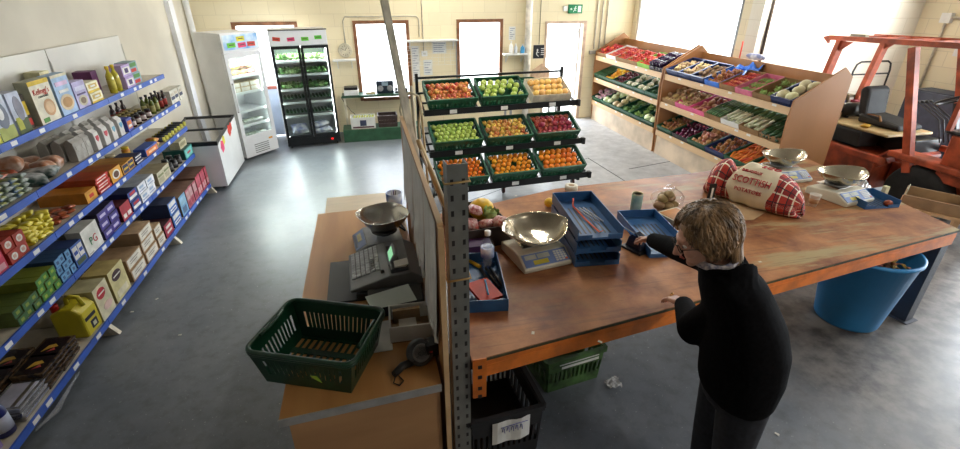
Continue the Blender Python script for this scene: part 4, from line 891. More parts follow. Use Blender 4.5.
# ================================================================== FRUIT RACK
ra = R(4.5); RO = Vector((.76,5.98,0)); ru = Vector((math.cos(ra),math.sin(ra),0)); rv = Vector((-math.sin(ra),math.cos(ra),0))
def RW(u, v, z): return RO+ru*u+rv*v+Vector((0,0,z))
RL = 2.22
TI = [(.30,1.20,'top'),(.06,.70,'middle'),(-.20,.27,'bottom')]       # front lip (depth, height)
TILT = R(26)
t = thing('fruit_rack', 'black three-tier wheeled rack holding tilted crates of apples and oranges', 'rack', RO, ra)
for s_ in (0, RL):
    q = MB(); q.bar((s_,.80,.09),(s_,.80,1.62),.04,.04,BLACKM); q.bar((s_,.82,.11),(s_,.0,.11),.04,.04,BLACKM); q.bar((s_,.03,.11),(s_,-.15,.30),.03,.03,BLACKM); q.build('frame_side', t)
q = MB(); q.bar((.0,.80,1.56),(RL,.80,1.56),.03,.03,BLACKM); q.bar((.0,.80,.5),(RL,.80,.5),.03,.03,BLACKM); q.bar((0,.80,1.06),(RL,.80,1.06),.03,.03,BLACKM); q.build('back_rail', t)
q = MB(); q.bar((0,.08,.10),(RL,.08,.10),.03,.03,BLACKM); q.bar((0,.6,.10),(RL,.6,.10),.03,.03,BLACKM); q.build('base_rail', t)
for (v, z, nm) in TI:
    q = MB(); ct, st_ = math.cos(TILT), math.sin(TILT)
    for k in (0, .5, 1.0): q.bar((-.02, v+.44*k*ct, z-.02+.44*k*st_), (RL+.02, v+.44*k*ct, z-.02+.44*k*st_), .03, .025, BLACKM)
    for u in (0, RL*.335, RL*.665, RL): q.bar((u,v,z-.035),(u,v+.44*ct,z-.035+.44*st_),.025,.03,BLACKM); q.bar((u,v+.44*ct,z-.04+.44*st_),(u,.80,z-.04+.44*st_),.025,.025,BLACKM) if u in (0,RL) else None
    q.box(-.02, RL+.05, v-.03, v-.012, z-.05, z+.03, BLACKM); q.box(RL+.02,RL+.06,v-.05,v+.02,z-.06,z+.03,BLACK); T_ = q.build('tier', t)
    for i in range(3):
        uu = .38+i*.73; q = MB(); q.box(uu-.05, uu+.05, v-.033, v-.03, z-.035, z+.015, PAPER); q.build('price_card', T_)
for u in (.12, 1.05, RL-.05):
    for v in (.08, .6):
        q = MB(); q.tube([(u-.015,v,.045),(u+.015,v,.045)],.044,K('5a2420'),12); q.box(u-.022,u+.022,v-.02,v+.02,.045,.095,BLACKM); q.build('castor', t)
def frame(p, rz, tilt): return Matrix.Translation(p) @ Matrix.Rotation(rz,4,'Z') @ Matrix.Rotation(tilt,4,'X')
def put_m(kd, M, label, group=None, scale=None):
    l, r, s_ = M.decompose(); return kd.put(tuple(l), tuple(r.to_euler()), label, group, scale=scale)
def kind_of(o, cat): tag(o, cat=cat); return Kind(o)
def apple(name, col, col2, r=.038, rnd=.25, sc=3.):
    m = mat('fruit_'+name+str(col), col, .32, scale=sc/r*.1*4, col2=col2, detail=2, rnd=rnd, coat=.2)
    b = MB(); b.lathe([(.001,-r*.80),(r*.35,-r*.86),(r*.72,-r*.62),(r*.97,-r*.12),(r*.98,r*.25),(r*.75,r*.70),(r*.38,r*.86),(r*.15,r*.78),(.001,r*.62)], m, 14)
    b.tube([(0,0,r*.6),(r*.08,0,r*1.08)], r*.05, K('3c2a14'), 5); return kind_of(b.build(name), 'fruit')
def citrus(name, col, r, rnd=.12):
    m = mat('citrus_'+name+str(col), col, .38, noise=.05, scale=40, bump=.08, rnd=rnd)
    b = MB(); b.ell((0,0,0), r, r, r*.94, m, 14); b.lathe([(r*.09,r*.925),(.001,r*.95)], K('3a4a1c'), 6); return kind_of(b.build(name), 'fruit')
def fill(M, w, d, nx, ny, r, kd, label, group, z0=.03, layers=1, drop=0., skipf=0., gate=None, rotmode='rand', scale=(.94,1.06)):
    """heap things in a crate frame, hexagonal rows with jitter"""
    for l in range(layers):
        for j in range(ny-l):
            for i in range(nx-(j+l)%2):
                if random.random() < skipf: continue
                x = -w/2+(w/nx)*(i+.5+.5*((j+l)%2)); y = -d/2+(d/ny)*(j+.5+.5*l)
                rot = Matrix.Rotation(random.uniform(0,6.3),4,'Z') @ Matrix.Rotation(jit(1.0) if rotmode == 'rand' else 0,4,'X')
                put_m(kd, M @ Matrix.Translation((x+jit(r*.06), y+jit(r*.06), z0+r+l*r*1.5+jit(r*.05))) @ rot, label, group, scale=random.uniform(*scale))
KA = [apple('apple',(.52,.03,.025),(.62,.30,.08)), apple('apple',(.36,.48,.07),(.42,.52,.12),.047,.08), None,
      apple('apple',(.34,.48,.07),(.44,.54,.12),.038,.08), apple('apple',(.60,.16,.04),(.66,.48,.10),.038,.3), apple('apple',(.30,.012,.02),(.42,.06,.05),.039,.25),
      citrus('tangerine',(.85,.22,.015),.031), citrus('orange',(.88,.34,.02),.036), citrus('orange',(.85,.24,.015),.044)]
KA[2] = citrus('grapefruit',(.90,.55,.16),.047)
INFO = [('red apple','in the top left crate of the black rack',9,5,.037),('large green apple','in the top middle crate of the black rack',6,4,.045),('pale orange grapefruit','in the cream flat box at rack top right',6,3,.046),
        ('small green apple','in the middle left crate of the black rack',8,5,.037),('yellow red apple','in the central crate of the black rack',8,5,.037),('dark red apple','in the middle right crate of the black rack',8,5,.037),
        ('deep orange tangerine','in the bottom left crate of the black rack',9,6,.030),('small orange','in the bottom middle crate of the black rack',8,5,.035),('large orange','in the bottom right crate of the black rack',7,4,.043)]
RC = Kind(crate(.66,.43,.17,GREEN,'fruit_crate')); tag(RC.o, cat='crate')
FBX = openbox(.60,.40,.13,K('e8dcc0'),'fruit_box'); tag(FBX, cat='box')
CN = ['red apples, top left','large green apples, top middle','grapefruit','small green apples, middle left','yellow red apples, centre','dark red apples, middle right','tangerines, bottom left','small oranges, bottom middle','large oranges, bottom right']
for ti, (v, z, nm) in enumerate(TI):
    for i in range(3):
        k = ti*3+i; uu = .38+i*.73; 
        p = RW(uu, v+.225*math.cos(TILT)-.0, z+.225*math.sin(TILT)+.0); M = frame(p, ra, TILT)
        lab, where, nx, ny, r = INFO[k]
        if k == 2:
            l, rr, s_ = M.decompose(); FBX.location = l; FBX.rotation_euler = rr.to_euler(); tag(FBX, 'shallow cream wooden box of grapefruit at the top right of the rack')
            fill(M, .55, .36, nx, ny, r, KA[k], lab+' '+where, 'grapefruit in the cream box', z0=.065)
        else:
            put_m(RC, M, 'green crate of '+CN[k]+' of the black rack')
            fill(M, .61, .385, nx, ny, r, KA[k], lab+' '+where, lab+'s '+where, z0=.085 if r > .034 else .095, skipf=.03)
            if k in (0,4,5): fill(M, .50, .16, 5, 2, r, KA[k], lab+' '+where, lab+'s '+where, z0=.085+r*1.55, skipf=.3)
# ================================================================== WOODEN PRODUCE DISPLAYS
SIDEP = [(4.99,0),(5.70,0),(5.70,1.72),(5.56,1.83),(4.95,1.47),(4.93,1.2)]
def display(name, label, y0, y1, front_wood):
    t = thing(name, label, 'display', (5.3,(y0+y1)/2,0)); oy = (y0+y1)/2
    for yy in (y0, y1-.022):
        q = MB(); q.prism([(x-5.3,z) for x,z in SIDEP], yy-oy, yy+.022-oy, PLY, 'y'); q.build('side_panel', t)
    a, b_ = y0+.023-oy, y1-.023-oy
    q = MB(); q.box(4.99-5.3,5.01-5.3,a,b_,0,.36,mat('pale_kick_board',(.66,.52,.38),.55,noise=.12,scale=3)); q.build('kick_board', t)
    for z, nm in ((1.38,1),(.92,2),(.43,3)):
        x0 = 4.955-5.3; q = MB(); c_, s_ = math.cos(R(20)), math.sin(R(20)); D = .60
        q.add([(x0+.02,a,z-.075),(x0+.02,b_,z-.075),(x0+.02+D*c_,b_,z-.075+D*s_),(x0+.02+D*c_,a,z-.075+D*s_),(x0+.02,a,z-.06),(x0+.02,b_,z-.06),(x0+.02+D*c_,b_,z-.06+D*s_),(x0+.02+D*c_,a,z-.06+D*s_)],[(0,1,2,3),(7,6,5,4),(0,4,5,1),(1,5,6,2),(2,6,7,3),(3,7,4,0)],PLY); S_ = q.build('shelf', t)
        q = MB(); q.box(x0-.002,x0+.019,a,b_,z-.09,z-.0,PINE); L_ = q.build('lip_board', S_)
        for k in range(4):
            yy = a+(b_-a)*(k+.5)/4+jit(.22); q = MB(); q.box(x0-.004,x0-.0022,yy-.035,yy+.035,z-.03,z-.003,PAPER); q.build('price_card', L_)
    q = MB(); q.box(5.60-5.3,5.618-5.3,a,b_,1.50,1.72,PLY); q.build('back_rail', t)
    return t
display('produce_display', 'wooden three-tier vegetable display farther away, by back wall corner', 7.42, 10.0, PINE)
display('produce_display', 'wooden three-tier vegetable display nearer the worktop, plywood end panel', 4.68, 7.37, PINE)
def MM(n, col, col2=None, rough=.45, rnd=.2, sc=12, **k): return mat('veg_'+n, col, rough, scale=sc, col2=col2 or tuple(c*.7 for c in col), detail=2, rnd=rnd, **k)
TOM = citrus('tomato',(.62,.05,.02),.032,.15)
def onion(name, m, r=.035):
    b = MB(); b.lathe([(.001,-r*.85),(r*.5,-r*.8),(r*.95,-r*.2),(r,r*.1),(r*.75,r*.6),(r*.25,r*.9),(r*.1,r*1.25),(.001,r*1.3)], m, 12); return kind_of(b.build(name),'onion')
ON = onion('onion', MM('onion',(.50,.22,.08),(.36,.13,.05),.3)); RON = onion('red_onion', MM('redonion',(.12,.015,.05),(.2,.03,.08),.25)); ONL = onion('onion', MM('onion2',(.48,.17,.09),(.55,.28,.14),.3),.043)
def potato(name, m, a_, b_, c_, cat): return kind_of(MB().ell((0,0,0),a_,b_,c_,m,12,e=.9).build(name), cat)
POT = potato('potato', MM('potato',(.50,.34,.16),(.38,.24,.11),.6), .048,.034,.030,'potato'); GIN = potato('ginger_root', MM('ginger',(.62,.46,.26),(.45,.30,.15),.6), .052,.026,.022,'ginger')
DGI = potato('yam_root', MM('yam',(.28,.17,.08),(.18,.10,.05),.7), .055,.028,.026,'root'); SWP = potato('sweet_potato', MM('sweet',(.34,.10,.06),(.42,.16,.08),.6), .075,.035,.033,'sweet potato')
SQ = potato('squash', MM('squash',(.60,.50,.24),(.70,.60,.36),.4), .085,.062,.06,'squash'); TUR = potato('turnip', MM('turnip',(.72,.66,.60),(.45,.18,.30),.4,sc=6), .048,.048,.044,'turnip'); MEL = potato('melon', MM('melon',(.68,.62,.34),(.75,.7,.45),.4), .08,.065,.065,'melon')
def tubeveg(name, pts, rs, m, cat, m2=None):
    b = MB()
    if m2: h = len(pts)//2; b.tube(pts[:h+1], rs[:h+1], m, 8); b.tube(pts[h:], rs[h:], m2, 8)
    else: b.tube(pts, rs, m, 8)
    return kind_of(b.build(name), cat)
CAR = tubeveg('carrot', [(0,-.10,0),(0,-.05,0),(0,.03,0),(0,.085,0),(0,.095,0)], [.004,.012,.019,.021,.008], MM('carrot',(.78,.17,.03),(.62,.12,.02),.5), 'carrot')
LEEK = tubeveg('leek', [(0,-.20,0),(0,-.19,0),(0,-.08,0),(0,.02,.0),(.01,.12,.01),(.02,.22,.02)], [.012,.020,.018,.02,.028,.034], MM('leekw',(.74,.74,.58),(.55,.62,.34),.5), 'leek', MM('leekg',(.10,.22,.07),(.05,.12,.04),.5))
COU = tubeveg('courgette', [(0,-.12,0),(0,-.11,0),(0,0,.0),(0,.11,0),(0,.12,0)], [.008,.02,.024,.018,.008], MM('cour',(.03,.10,.03),(.10,.22,.06),.35), 'courgette')
CUC = tubeveg('cucumber', [(0,-.15,0),(0,-.14,0),(0,0,.0),(0,.14,0),(0,.15,0)], [.008,.02,.024,.02,.008], CUKE, 'cucumber')
AUB = tubeveg('aubergine', [(0,-.11,0),(0,-.10,0),(0,-.04,0),(0,.06,0),(0,.09,0)], [.01,.032,.04,.022,.01], MM('aub',(.02,.008,.03),(.03,.01,.05),.2), 'aubergine')
def pepper(m):
    b = MB(); r = .036
    for k in range(4): a_ = k*math.pi/2; b.ell((math.cos(a_)*r*.45,math.sin(a_)*r*.45,0), r*.62,r*.62,r*1.05, m, 10)
    b.tube([(0,0,r*.8),(0,.004,r*1.35)],.005,LEAF,6); return kind_of(b.build('pepper'),'pepper')
PEP = pepper(MM('pepper',(.85,.45,.02),(.85,.55,.04),.25))
BEET = citrus('beetroot',(.14,.01,.02),.035,.2)
def leafkind(name, m, r, seed, cat): o = leafy(name, r, m, seed, 34); return kind_of(o, cat)
CAB = leafkind('green_cabbage', MM('cab',(.26,.40,.14),(.14,.26,.07),.5), .09, 9, 'cabbage'); WCAB = kind_of(MB().ell((0,0,.07),.085,.085,.075,MM('wcab',(.72,.76,.52),(.58,.66,.36),.45),16).build('white_cabbage'),'cabbage'); KALE = leafkind('leafy_kale', MM('kale',(.05,.14,.05),(.02,.07,.03),.6), .08, 11, 'greens'); LETT = leafkind('green_lettuce', MM('lett',(.42,.56,.20),(.25,.40,.10),.5), .08, 13, 'lettuce')
def cauli():
    o = thing('cauliflower', None, 'cauliflower'); rr = random.Random(4); b = MB(); m = MM('cauli',(.80,.78,.66),(.65,.62,.48),.7,sc=60); b.ell((0,0,.055),.062,.062,.045,m,14)
    for k in range(26):
        a_ = rr.uniform(0,6.28); e = rr.uniform(.2,1.5); b.ell((math.cos(a_)*math.cos(e)*.055, math.sin(a_)*math.cos(e)*.055, .06+math.sin(e)*.04), .017,.017,.013, m, 8)
    b.build('curd', o); b = MB()
    for k in range(8):
        a_ = k*.785; c0 = Vector((math.cos(a_),math.sin(a_),0)); tx = Vector((-c0.y,c0.x,0))
        p = [c0*.03, c0*.075+tx*.04+Vector((0,0,.04)), c0*.085+Vector((0,0,.085)), c0*.075-tx*.04+Vector((0,0,.04))]; b.add([tuple(v) for v in p],[(0,1,2,3)],PALEG,True)
    b.build('leaves', o); return Kind(o)
CAU = cauli()
BEAN = tubeveg('green_bean', [(0,-.07,0),(0,-.03,.006),(0,.03,.006),(0,.07,0)], [.003,.006,.006,.003], MM('bean',(.30,.48,.12),(.2,.36,.08),.5), 'bean'); CHI = tubeveg('red_pepper_pod', [(0,-.05,0),(0,-.02,.0),(0,.03,.0),(0,.045,0)], [.003,.012,.015,.006], MM('chilli',(.50,.03,.03),(.62,.12,.05),.3), 'pepper')
GR_C, BK_C, NV_C, BU_C, PK_C, BR_C = GREEN, mat('crate_black',(.012,.012,.014),.45), mat('crate_navy',(.012,.03,.13),.4), mat('crate_blue',(.02,.16,.72),.4), mat('crate_pink',(.72,.10,.28),.45), mat('box_brown',(.30,.17,.07),.8)
CRK = {}
def dcrate(m, w, solid):
    key = (m.name, round(w,3), solid)
    if key not in CRK:
        o = openbox(w-.012,.50,.12,m,'vegetable_box') if solid else crate(w-.012,.50,.13,m,'vegetable_crate'); CRK[key] = kind_of(o, 'box' if solid else 'crate')
    return CRK[key]
def dfill(kind_, M, w, lab, grp, along=False):
    n = {id(TOM):(5,7,.030),id(ON):(4,6,.033),id(RON):(4,6,.033),id(ONL):(4,5,.040),id(POT):(4,6,.034),id(GIN):(4,7,.028),id(DGI):(3,6,.03),id(SWP):(3,5,.036),id(SQ):(2,3,.06),id(TUR):(3,4,.044),id(MEL):(2,3,.065),id(CAR):(8,3,.019),id(LEEK):(6,1,.03),id(COU):(7,2,.024),id(CUC):(7,2,.024),id(AUB):(4,3,.04),id(PEP):(4,5,.036),id(BEET):(4,6,.034),id(CAB):(2,3,.0),id(WCAB):(2,3,.0),id(KALE):(2,3,.0),id(LETT):(2,3,.0),id(CAU):(2,3,.0),id(BEAN):(9,3,.006),id(CHI):(7,5,.013)}[id(kind_)]
    nx, ny, r = n; w_ = w-.05; d_ = .46
    flat = kind_ in (CAR,LEEK,COU,CUC,AUB,BEAN,CHI); heap = (not flat) and r > 0 and kind_ not in (SQ,MEL)
    for l in range(2 if (flat or heap) else 1):
        for j in range(ny):
            for i in range(nx-(0 if flat else j%2)):
                if heap and l == 1 and (random.random() < .45 or j in (0,ny-1)): continue
                x = -w_/2+w_/nx*(i+.5+(0 if flat else .5*((j+l)%2)))*(.9 if l and heap else 1); y = -d_/2+d_/ny*(j+.5)
                if flat: rot = Matrix.Rotation(jit(.22 if kind_ not in (BEAN,CAR) else .7),4,'Z')
                elif r == 0: rot = Matrix.Rotation(jit(3),4,'Z')
                else: rot = Matrix.Rotation(jit(3.1),4,'Z') @ Matrix.Rotation(jit(.4),4,'X')
                put_m(kind_, M @ Matrix.Translation((x+jit(.003), y+jit(.004), .055+r+l*r*(1.9 if flat else 1.5))) @ rot, lab, grp, scale=random.uniform(.92,1.04) if r else min(1., w_/2/.19)*random.uniform(.9,1.))
def tier(y0, y1, z, which, far, items):
    n = len(items); w = (y1-y0)/n
    for i, (cm, cname, kd, vname, solid) in enumerate(items):
        yc = y1-w*(i+.5)          # items listed from the back wall towards the camera
        base = Vector((4.955+.03, yc, z-.058)); c_, s_ = math.cos(R(20)), math.sin(R(20))
        p = base+Vector((c_,0,s_))*.26+Vector((-s_,0,c_))*.004
        M = Matrix.Translation(p) @ Matrix.Rotation(-R(20),4,'Y') @ Matrix.Rotation(-math.pi/2,4,'Z')
        put_m(dcrate(cm, w, solid), M, cname+' '+('box' if solid else 'crate')+' of '+vname+', '+which+' tier of the '+far+' wooden display')
        dfill(kd, M, w, vname.rstrip('s')+' in the '+cname+' '+('box' if solid else 'crate')+' on '+which+' tier, '+far+' display', vname+' on '+which+' tier of '+far+' display, '+cname)
tier(7.46, 9.97, 1.39, 'top', 'farther', [(BR_C,'brown',TOM,'tomatoes',True),(WHITE,'white',CHI,'long red peppers',True),(BR_C,'light brown',TOM,'ripe tomatoes',True),(BR_C,'plain brown',TOM,'big tomatoes',True),(K('8ac83a'),'lime green',TOM,'loose tomatoes',True),(BK_C,'black',AUB,'dark aubergines',True)])
tier(7.46, 9.97, .93, 'middle', 'farther', [(GR_C,'green end',CUC,'cucumbers',False),(GR_C,'second green',PEP,'yellow peppers',False),(GR_C,'third green',BEET,'beetroots',False),(GR_C,'fourth green',CAU,'cauliflowers',False),(GR_C,'fifth green',CAU,'white cauliflowers',False),(GR_C,'last green',KALE,'dark kale bunches',False)])
tier(7.46, 9.97, .44, 'bottom', 'farther', [(GR_C,'green end',TUR,'turnips',False),(GR_C,'second green',WCAB,'white cabbages',False),(GR_C,'third green',SQ,'pale squashes',False),(GR_C,'fourth green',CAB,'green cabbages',False),(GR_C,'fifth green',LETT,'pale lettuces',False),(GR_C,'last green',WCAB,'round white cabbages',False)])
tier(4.72, 7.33, 1.39, 'top', 'nearer', [(NV_C,'navy end',GIN,'ginger roots',False),(NV_C,'second navy',GIN,'pale ginger roots',False),(NV_C,'third navy',DGI,'brown yams',False),(BU_C,'bright blue',ON,'small onions',True),(BR_C,'brown',CHI,'red peppers',True),(K('e07898'),'pale pink',BEAN,'green beans',True),(BR_C,'dark brown',LETT,'leafy lettuces',True),(NV_C,'last navy',MEL,'pale melons',False)])
tier(4.72, 7.33, .93, 'middle', 'nearer', [(BR_C,'brown end',POT,'potatoes',True),(PK_C,'pink',POT,'loose potatoes',True),(PK_C,'second pink',SWP,'sweet potatoes',True),(BR_C,'brown',COU,'courgettes',True),(WHITE,'white',LEEK,'leeks',True),(BR_C,'dark brown',LEEK,'long leeks',True),(BR_C,'last brown',CUC,'dark cucumbers',True)])
tier(4.72, 7.33, .44, 'bottom', 'nearer', [(GR_C,'green end',ON,'brown onions',False),(BK_C,'black',RON,'red onions',True),(GR_C,'second green',ONL,'large brown onions',False),(NV_C,'navy',ON,'little onions',False),(GR_C,'third green',CAR,'carrots',False),(GR_C,'last green',CAR,'orange carrots',False)])
# blue plastic sheet crumpled in the bright blue box
b = MB(); n = 9; vs = []; rr = random.Random(3)
for j in range(n):
    for i in range(n): vs.append((5.28+.34*i/(n-1), 5.95+.36*j/(n-1), 1.565+.05*math.sin(i*1.1)*math.cos(j*1.3)+rr.uniform(-.012,.012)+i*.012))
b.add(vs,[(j*n+i,j*n+i+1,(j+1)*n+i+1,(j+1)*n+i) for j in range(n-1) for i in range(n-1)],BU_C,True); tag(b.build('plastic_sheet'),'crumpled bright blue plastic sheet on the back of nearer display top','plastic')
# ================================================================== FORKLIFT TRUCK
ORG = mat('forklift_orange', (.50,.09,.03), .5, noise=.25, scale=6, bump=.05)
t = thing('forklift_truck', 'old orange red forklift truck with overhead guard and worn black seat', 'forklift', (6.9,4.9,0)); ox, oy = 6.9, 4.9
def FB_(x0,x1,y0,y1,z0,z1,m,q): return q.box(x0-ox,x1-ox,y0-oy,y1-oy,z0,z1,m)
q = MB(); FB_(6.47,7.33,4.62,6.0,.22,.66,ORG,q); FB_(6.44,6.50,4.5,6.02,.60,.70,ORG,q); FB_(7.30,7.36,4.5,6.02,.60,.70,ORG,q); FB_(6.44,6.50,3.4,4.5,.74,.82,ORG,q); FB_(7.30,7.36,3.4,4.5,.74,.82,ORG,q)
FB_(6.76,7.12,3.5,4.62,.30,.60,ORG,q); q.build('chassis', t, bevel=.02)
q = MB(); q.prism([(5.98-oy,.20),(6.25-oy,.25),(6.28-oy,.75),(6.15-oy,.95),(5.98-oy,.95)], 6.50-ox, 7.30-ox, ORG, 'x'); q.build('counterweight', t, bevel=.03)
q = MB(); FB_(6.50,6.86,4.95,5.95,.70,.93,mat('black_vinyl',(.012,.012,.012),.7,bump=.1,noise=.2),q); q.build('battery_cover', t, bevel=.03)
q = MB(); FB_(6.86,7.3,4.5,5.95,.70,.90,BLACKM,q); FB_(6.52,7.28,4.62,5.95,.93,.965,K('c0a878'),q); q.build('hood', t, bevel=.012)
q = MB(); q.prism([(4.70-oy,.97),(5.30-oy,.97),(5.30-oy,1.10),(5.05-oy,1.08),(4.72-oy,1.04)], 6.78-ox, 7.20-ox, MATS['black_vinyl'], 'x'); ST = q.build('seat_cushion', t, bevel=.035)
q = MB(); q.prism([(5.22-oy,1.06),(5.34-oy,1.06),(5.42-oy,1.40),(5.36-oy,1.46),(5.28-oy,1.42)], 6.80-ox, 7.18-ox, MATS['black_vinyl'], 'x'); q.build('seat_back', t, bevel=.035)
q = MB(); q.tube([(6.80-ox,5.18-oy,1.10),(6.78-ox,5.0-oy,1.11),(6.76-ox,4.95-oy,1.05)],.018,K('8a5a1c'),8,sq=.5); q.build('seat_belt', t)
# guard: two posts behind, two leaning forward, roof bars
for x in (6.50, 7.30):
    q = MB(); q.bar((x-ox,5.86-oy,.66),(x-ox,5.68-oy,2.03),.07,.10,ORG); q.prism([(5.74-oy,2.02),(5.50-oy,2.02),(5.70-oy,1.86)], x-ox-.02, x-ox+.02, ORG, 'x'); q.build('guard_post', t)
    q = MB(); q.bar((x-ox,4.22-oy,.60),(x-ox,4.70-oy,2.03),.075,.09,ORG); q.build('guard_post', t)
q = MB()
for x in (6.50, 7.30): q.bar((x-ox,5.86-oy,2.05),(x-ox,3.95-oy,2.10),.07,.06,ORG)
for y in (5.7,5.35,5.0,4.65,4.3): q.bar((6.50-ox,y-oy,2.055+(5.86-y)*.026),(7.30-ox,y-oy,2.055+(5.86-y)*.026),.05,.035,ORG)
q.prism([(5.86-oy,2.08),(5.97-oy,2.05),(5.86-oy,1.97)],6.48-ox,6.52-ox,ORG,'x'); q.build('overhead_guard', t)
q = MB(); FB_(6.47,6.53,5.33,5.55,2.095,2.125,K('b0a890'),q); q.build('wood_block', t)
def wheel(x, y, r, w, nm='wheel'):
    M = Matrix.Translation((x-ox,y-oy,r)) @ Matrix.Rotation(R(90),4,'Y'); q = MB()
    q.lathe([(r*.55,-w/2),(r*.9,-w/2),(r,-w*.36),(r,w*.36),(r*.9,w/2),(r*.55,w/2)],RUBBER,32,M=M)
    o = q.build('tyre', t); q = MB(); q.lathe([(.001,-w*.30),(r*.3,-w*.34),(r*.5,-w*.28),(r*.57,-w*.48),(r*.57,w*.48),(.001,w*.4)],mat('rim_grey',(.16,.15,.15),.5),24,M=M)
    for k in range(8): a_ = k*.785; q.lathe([(.02,-w*.36),(.018,-w*.40),(.001,-w*.41)],GREY,6,M=M @ Matrix.Translation((r*.35*math.cos(a_),r*.35*math.sin(a_),0)))
    q.build('rim', o)
wheel(6.60,4.08,.36,.24); wheel(7.26,4.08,.36,.22); wheel(6.62,5.72,.27,.2); wheel(7.22,5.72,.27,.2)
q = MB(); q.bar((6.60-ox,4.66-oy,.62),(6.60-ox,4.50-oy,.80),.28,.02,ORG); q.bar((6.60-ox,4.50-oy,.80),(6.60-ox,3.75-oy,.80),.28,.02,ORG); q.build('mudguard', t)
q = MB(); q.bar((6.52-ox,4.95-oy,.3),(6.52-ox,4.5-oy,.66),.05,.06,ORG); q.build('step_brace', t)
q = MB(); FB_(6.52,7.28,3.52,3.95,.60,1.16,ORG,q); FB_(6.50,7.30,3.50,4.02,1.16,1.20,BLACK,q); q.build('front_cowl', t, bevel=.02)
q = MB(); q.bar((6.98-ox,4.05-oy,.65),(6.98-ox,4.32-oy,1.42),.05,.05,BLACK)
M = Matrix.Translation((6.98-ox,4.34-oy,1.46)) @ Matrix.Rotation(R(-28),4,'X'); N_ = 20
ring = [tuple(M @ Vector((.19*math.cos(6.283*k/N_),.19*math.sin(6.283*k/N_),0))) for k in range(N_+1)]
q.tube(ring,.014,BLACK,8,cap=False)
for a_ in (.5,2.6,4.7): q.bar(tuple(M @ Vector((0,0,0))), tuple(M @ Vector((.19*math.cos(a_),.19*math.sin(a_),0))), .02,.012,BLACK)
q.build('steering_wheel', t)
for k in range(4):
    q = MB(); x = 6.66+k*.07; q.tube([(x-ox,4.12-oy,1.0),(x-ox,4.22-oy,1.25),(x-ox,4.52-oy,1.40)],.007,BLACK,8); q.ell((x-ox,4.53-oy,1.405),.02,.024,.02,BLACK,10); q.build('lever', t)
q = MB(); q.tube([(6.55-ox,4.42-oy,.72),(7.2-ox,4.42-oy,.72)],.045,K('a83c20',.4),12); q.tube([(6.50-ox,4.35-oy,.74),(6.50-ox,4.0-oy,.74)],.014,CHROME,8); q.build('hydraulic_ram', t)
q = MB(); 
for x in (6.62,7.18): q.bar((x-ox,3.36-oy,.08),(x-ox,3.36-oy,1.9),.09,.12,BLACKM)
for z in (.3,1.1,1.85): q.bar((6.62-ox,3.36-oy,z),(7.18-ox,3.36-oy,z),.06,.08,BLACKM)
q.build('mast', t)
q = MB(); q.tube([(6.5-ox,4.02-oy,1.62),(6.5-ox,3.92-oy,1.66),(6.5-ox,3.88-oy,1.8),(6.5-ox,3.95-oy,1.9),(6.5-ox,4.05-oy,1.88)],.012,K('b83020'),8); q.build('grab_handle', t)
for x,y in ((6.50,3.95),): q = MB(); q.bar((x-ox,3.98-oy,1.2),(x-ox,3.98-oy,2.09),.05,.05,ORG); q.build('guard_post', t)
# clutter on the truck and behind it
b = MB(); b.box(-.09,.09,-.06,.06,0,.09,K('b08a68')); o = b.build('cardboard_box'); o.location = (6.62,5.55,.966); tag(o,'small tan cardboard box on the forklift hood left of the seat','box')
b = MB(); b.ell((0,0,.05),.09,.05,.05,K('a83c20',.4),12); b.tube([(0,0,.08),(.02,0,.13)],.012,K('a83c20',.4),6); o = b.build('engine_cap_housing'); o.name = 'gas_regulator'; o.location = (6.68,5.80,.966); tag(o,'round red metal regulator at rear of the forklift hood','regulator')
for i,(cx_,cy2,cc,hh) in enumerate(((6.80,5.88,'b8b0a0',.20),(6.93,5.86,'8a2c28',.24),(7.06,5.88,'384a7a',.18),(7.19,5.87,'5a4a2c',.26),(7.18,5.70,'9a3a50',.20))):
    b = MB(); b.box(-.055,.055,-.06,.06,0,hh,K(cc)); b.box(-.04,.04,-.0615,-.06,.05,hh-.04,K('c8c0b0')); o = b.build('carton'); o.location = (cx_,cy2,.967); tag(o,['pale grey','dark red','navy blue','olive brown','magenta'][i]+' carton on rear of the forklift hood behind the seat','carton')
b = MB(); b.tube([(-.20,0,.10),(-.18,0,.10),(.18,0,.10),(.20,0,.10)],[.05,.10,.10,.05],BLACKM,18); b.box(-.14,-.10,-.09,.09,0,.03,BLACKM); b.box(.10,.14,-.09,.09,0,.03,BLACKM); o = b.build('gas_cylinder'); o.location = (6.98,5.60,.967); tag(o,'black gas cylinder lying across the hood behind the forklift seat','cylinder')
o = pillow('rag',.16,.10,.04,K('c89828')); o.location = (6.62,5.02,.967); o.rotation_euler = (0,0,.5); tag(o,'yellow rag on the forklift hood left of the seat','rag')
def trolley(x, y, label):
    t = thing('sack_truck', label, 'trolley', (x,y,0)); q = MB()
    q.tube([(-.2,0,.05),(-.2,0,1.5),(-.17,0,1.6),(-.1,0,1.64),(.1,0,1.64),(.17,0,1.6),(.2,0,1.5),(.2,0,.05)],.014,BLACKM,8,cap=False)
    for z in (.3,.7,1.1,1.45): q.bar((-.2,0,z),(.2,0,z),.02,.02,BLACKM)
    q.build('frame', t); q = MB(); q.box(-.22,.22,-.2,0,.03,.045,BLACKM); q.build('toe_plate', t)
    for s_ in (-1,1): q = MB(); q.tube([(s_*.22-.02,.08,.1),(s_*.22+.02,.08,.1)],.1,RUBBER,14); q.build('wheel', t)
    return t
trolley(7.72,6.2,'black tubular sack truck parked against pale wall behind forklift'); tr2 = trolley(8.05,6.2,'second tubular sack truck, nearer the right bay wall'); 
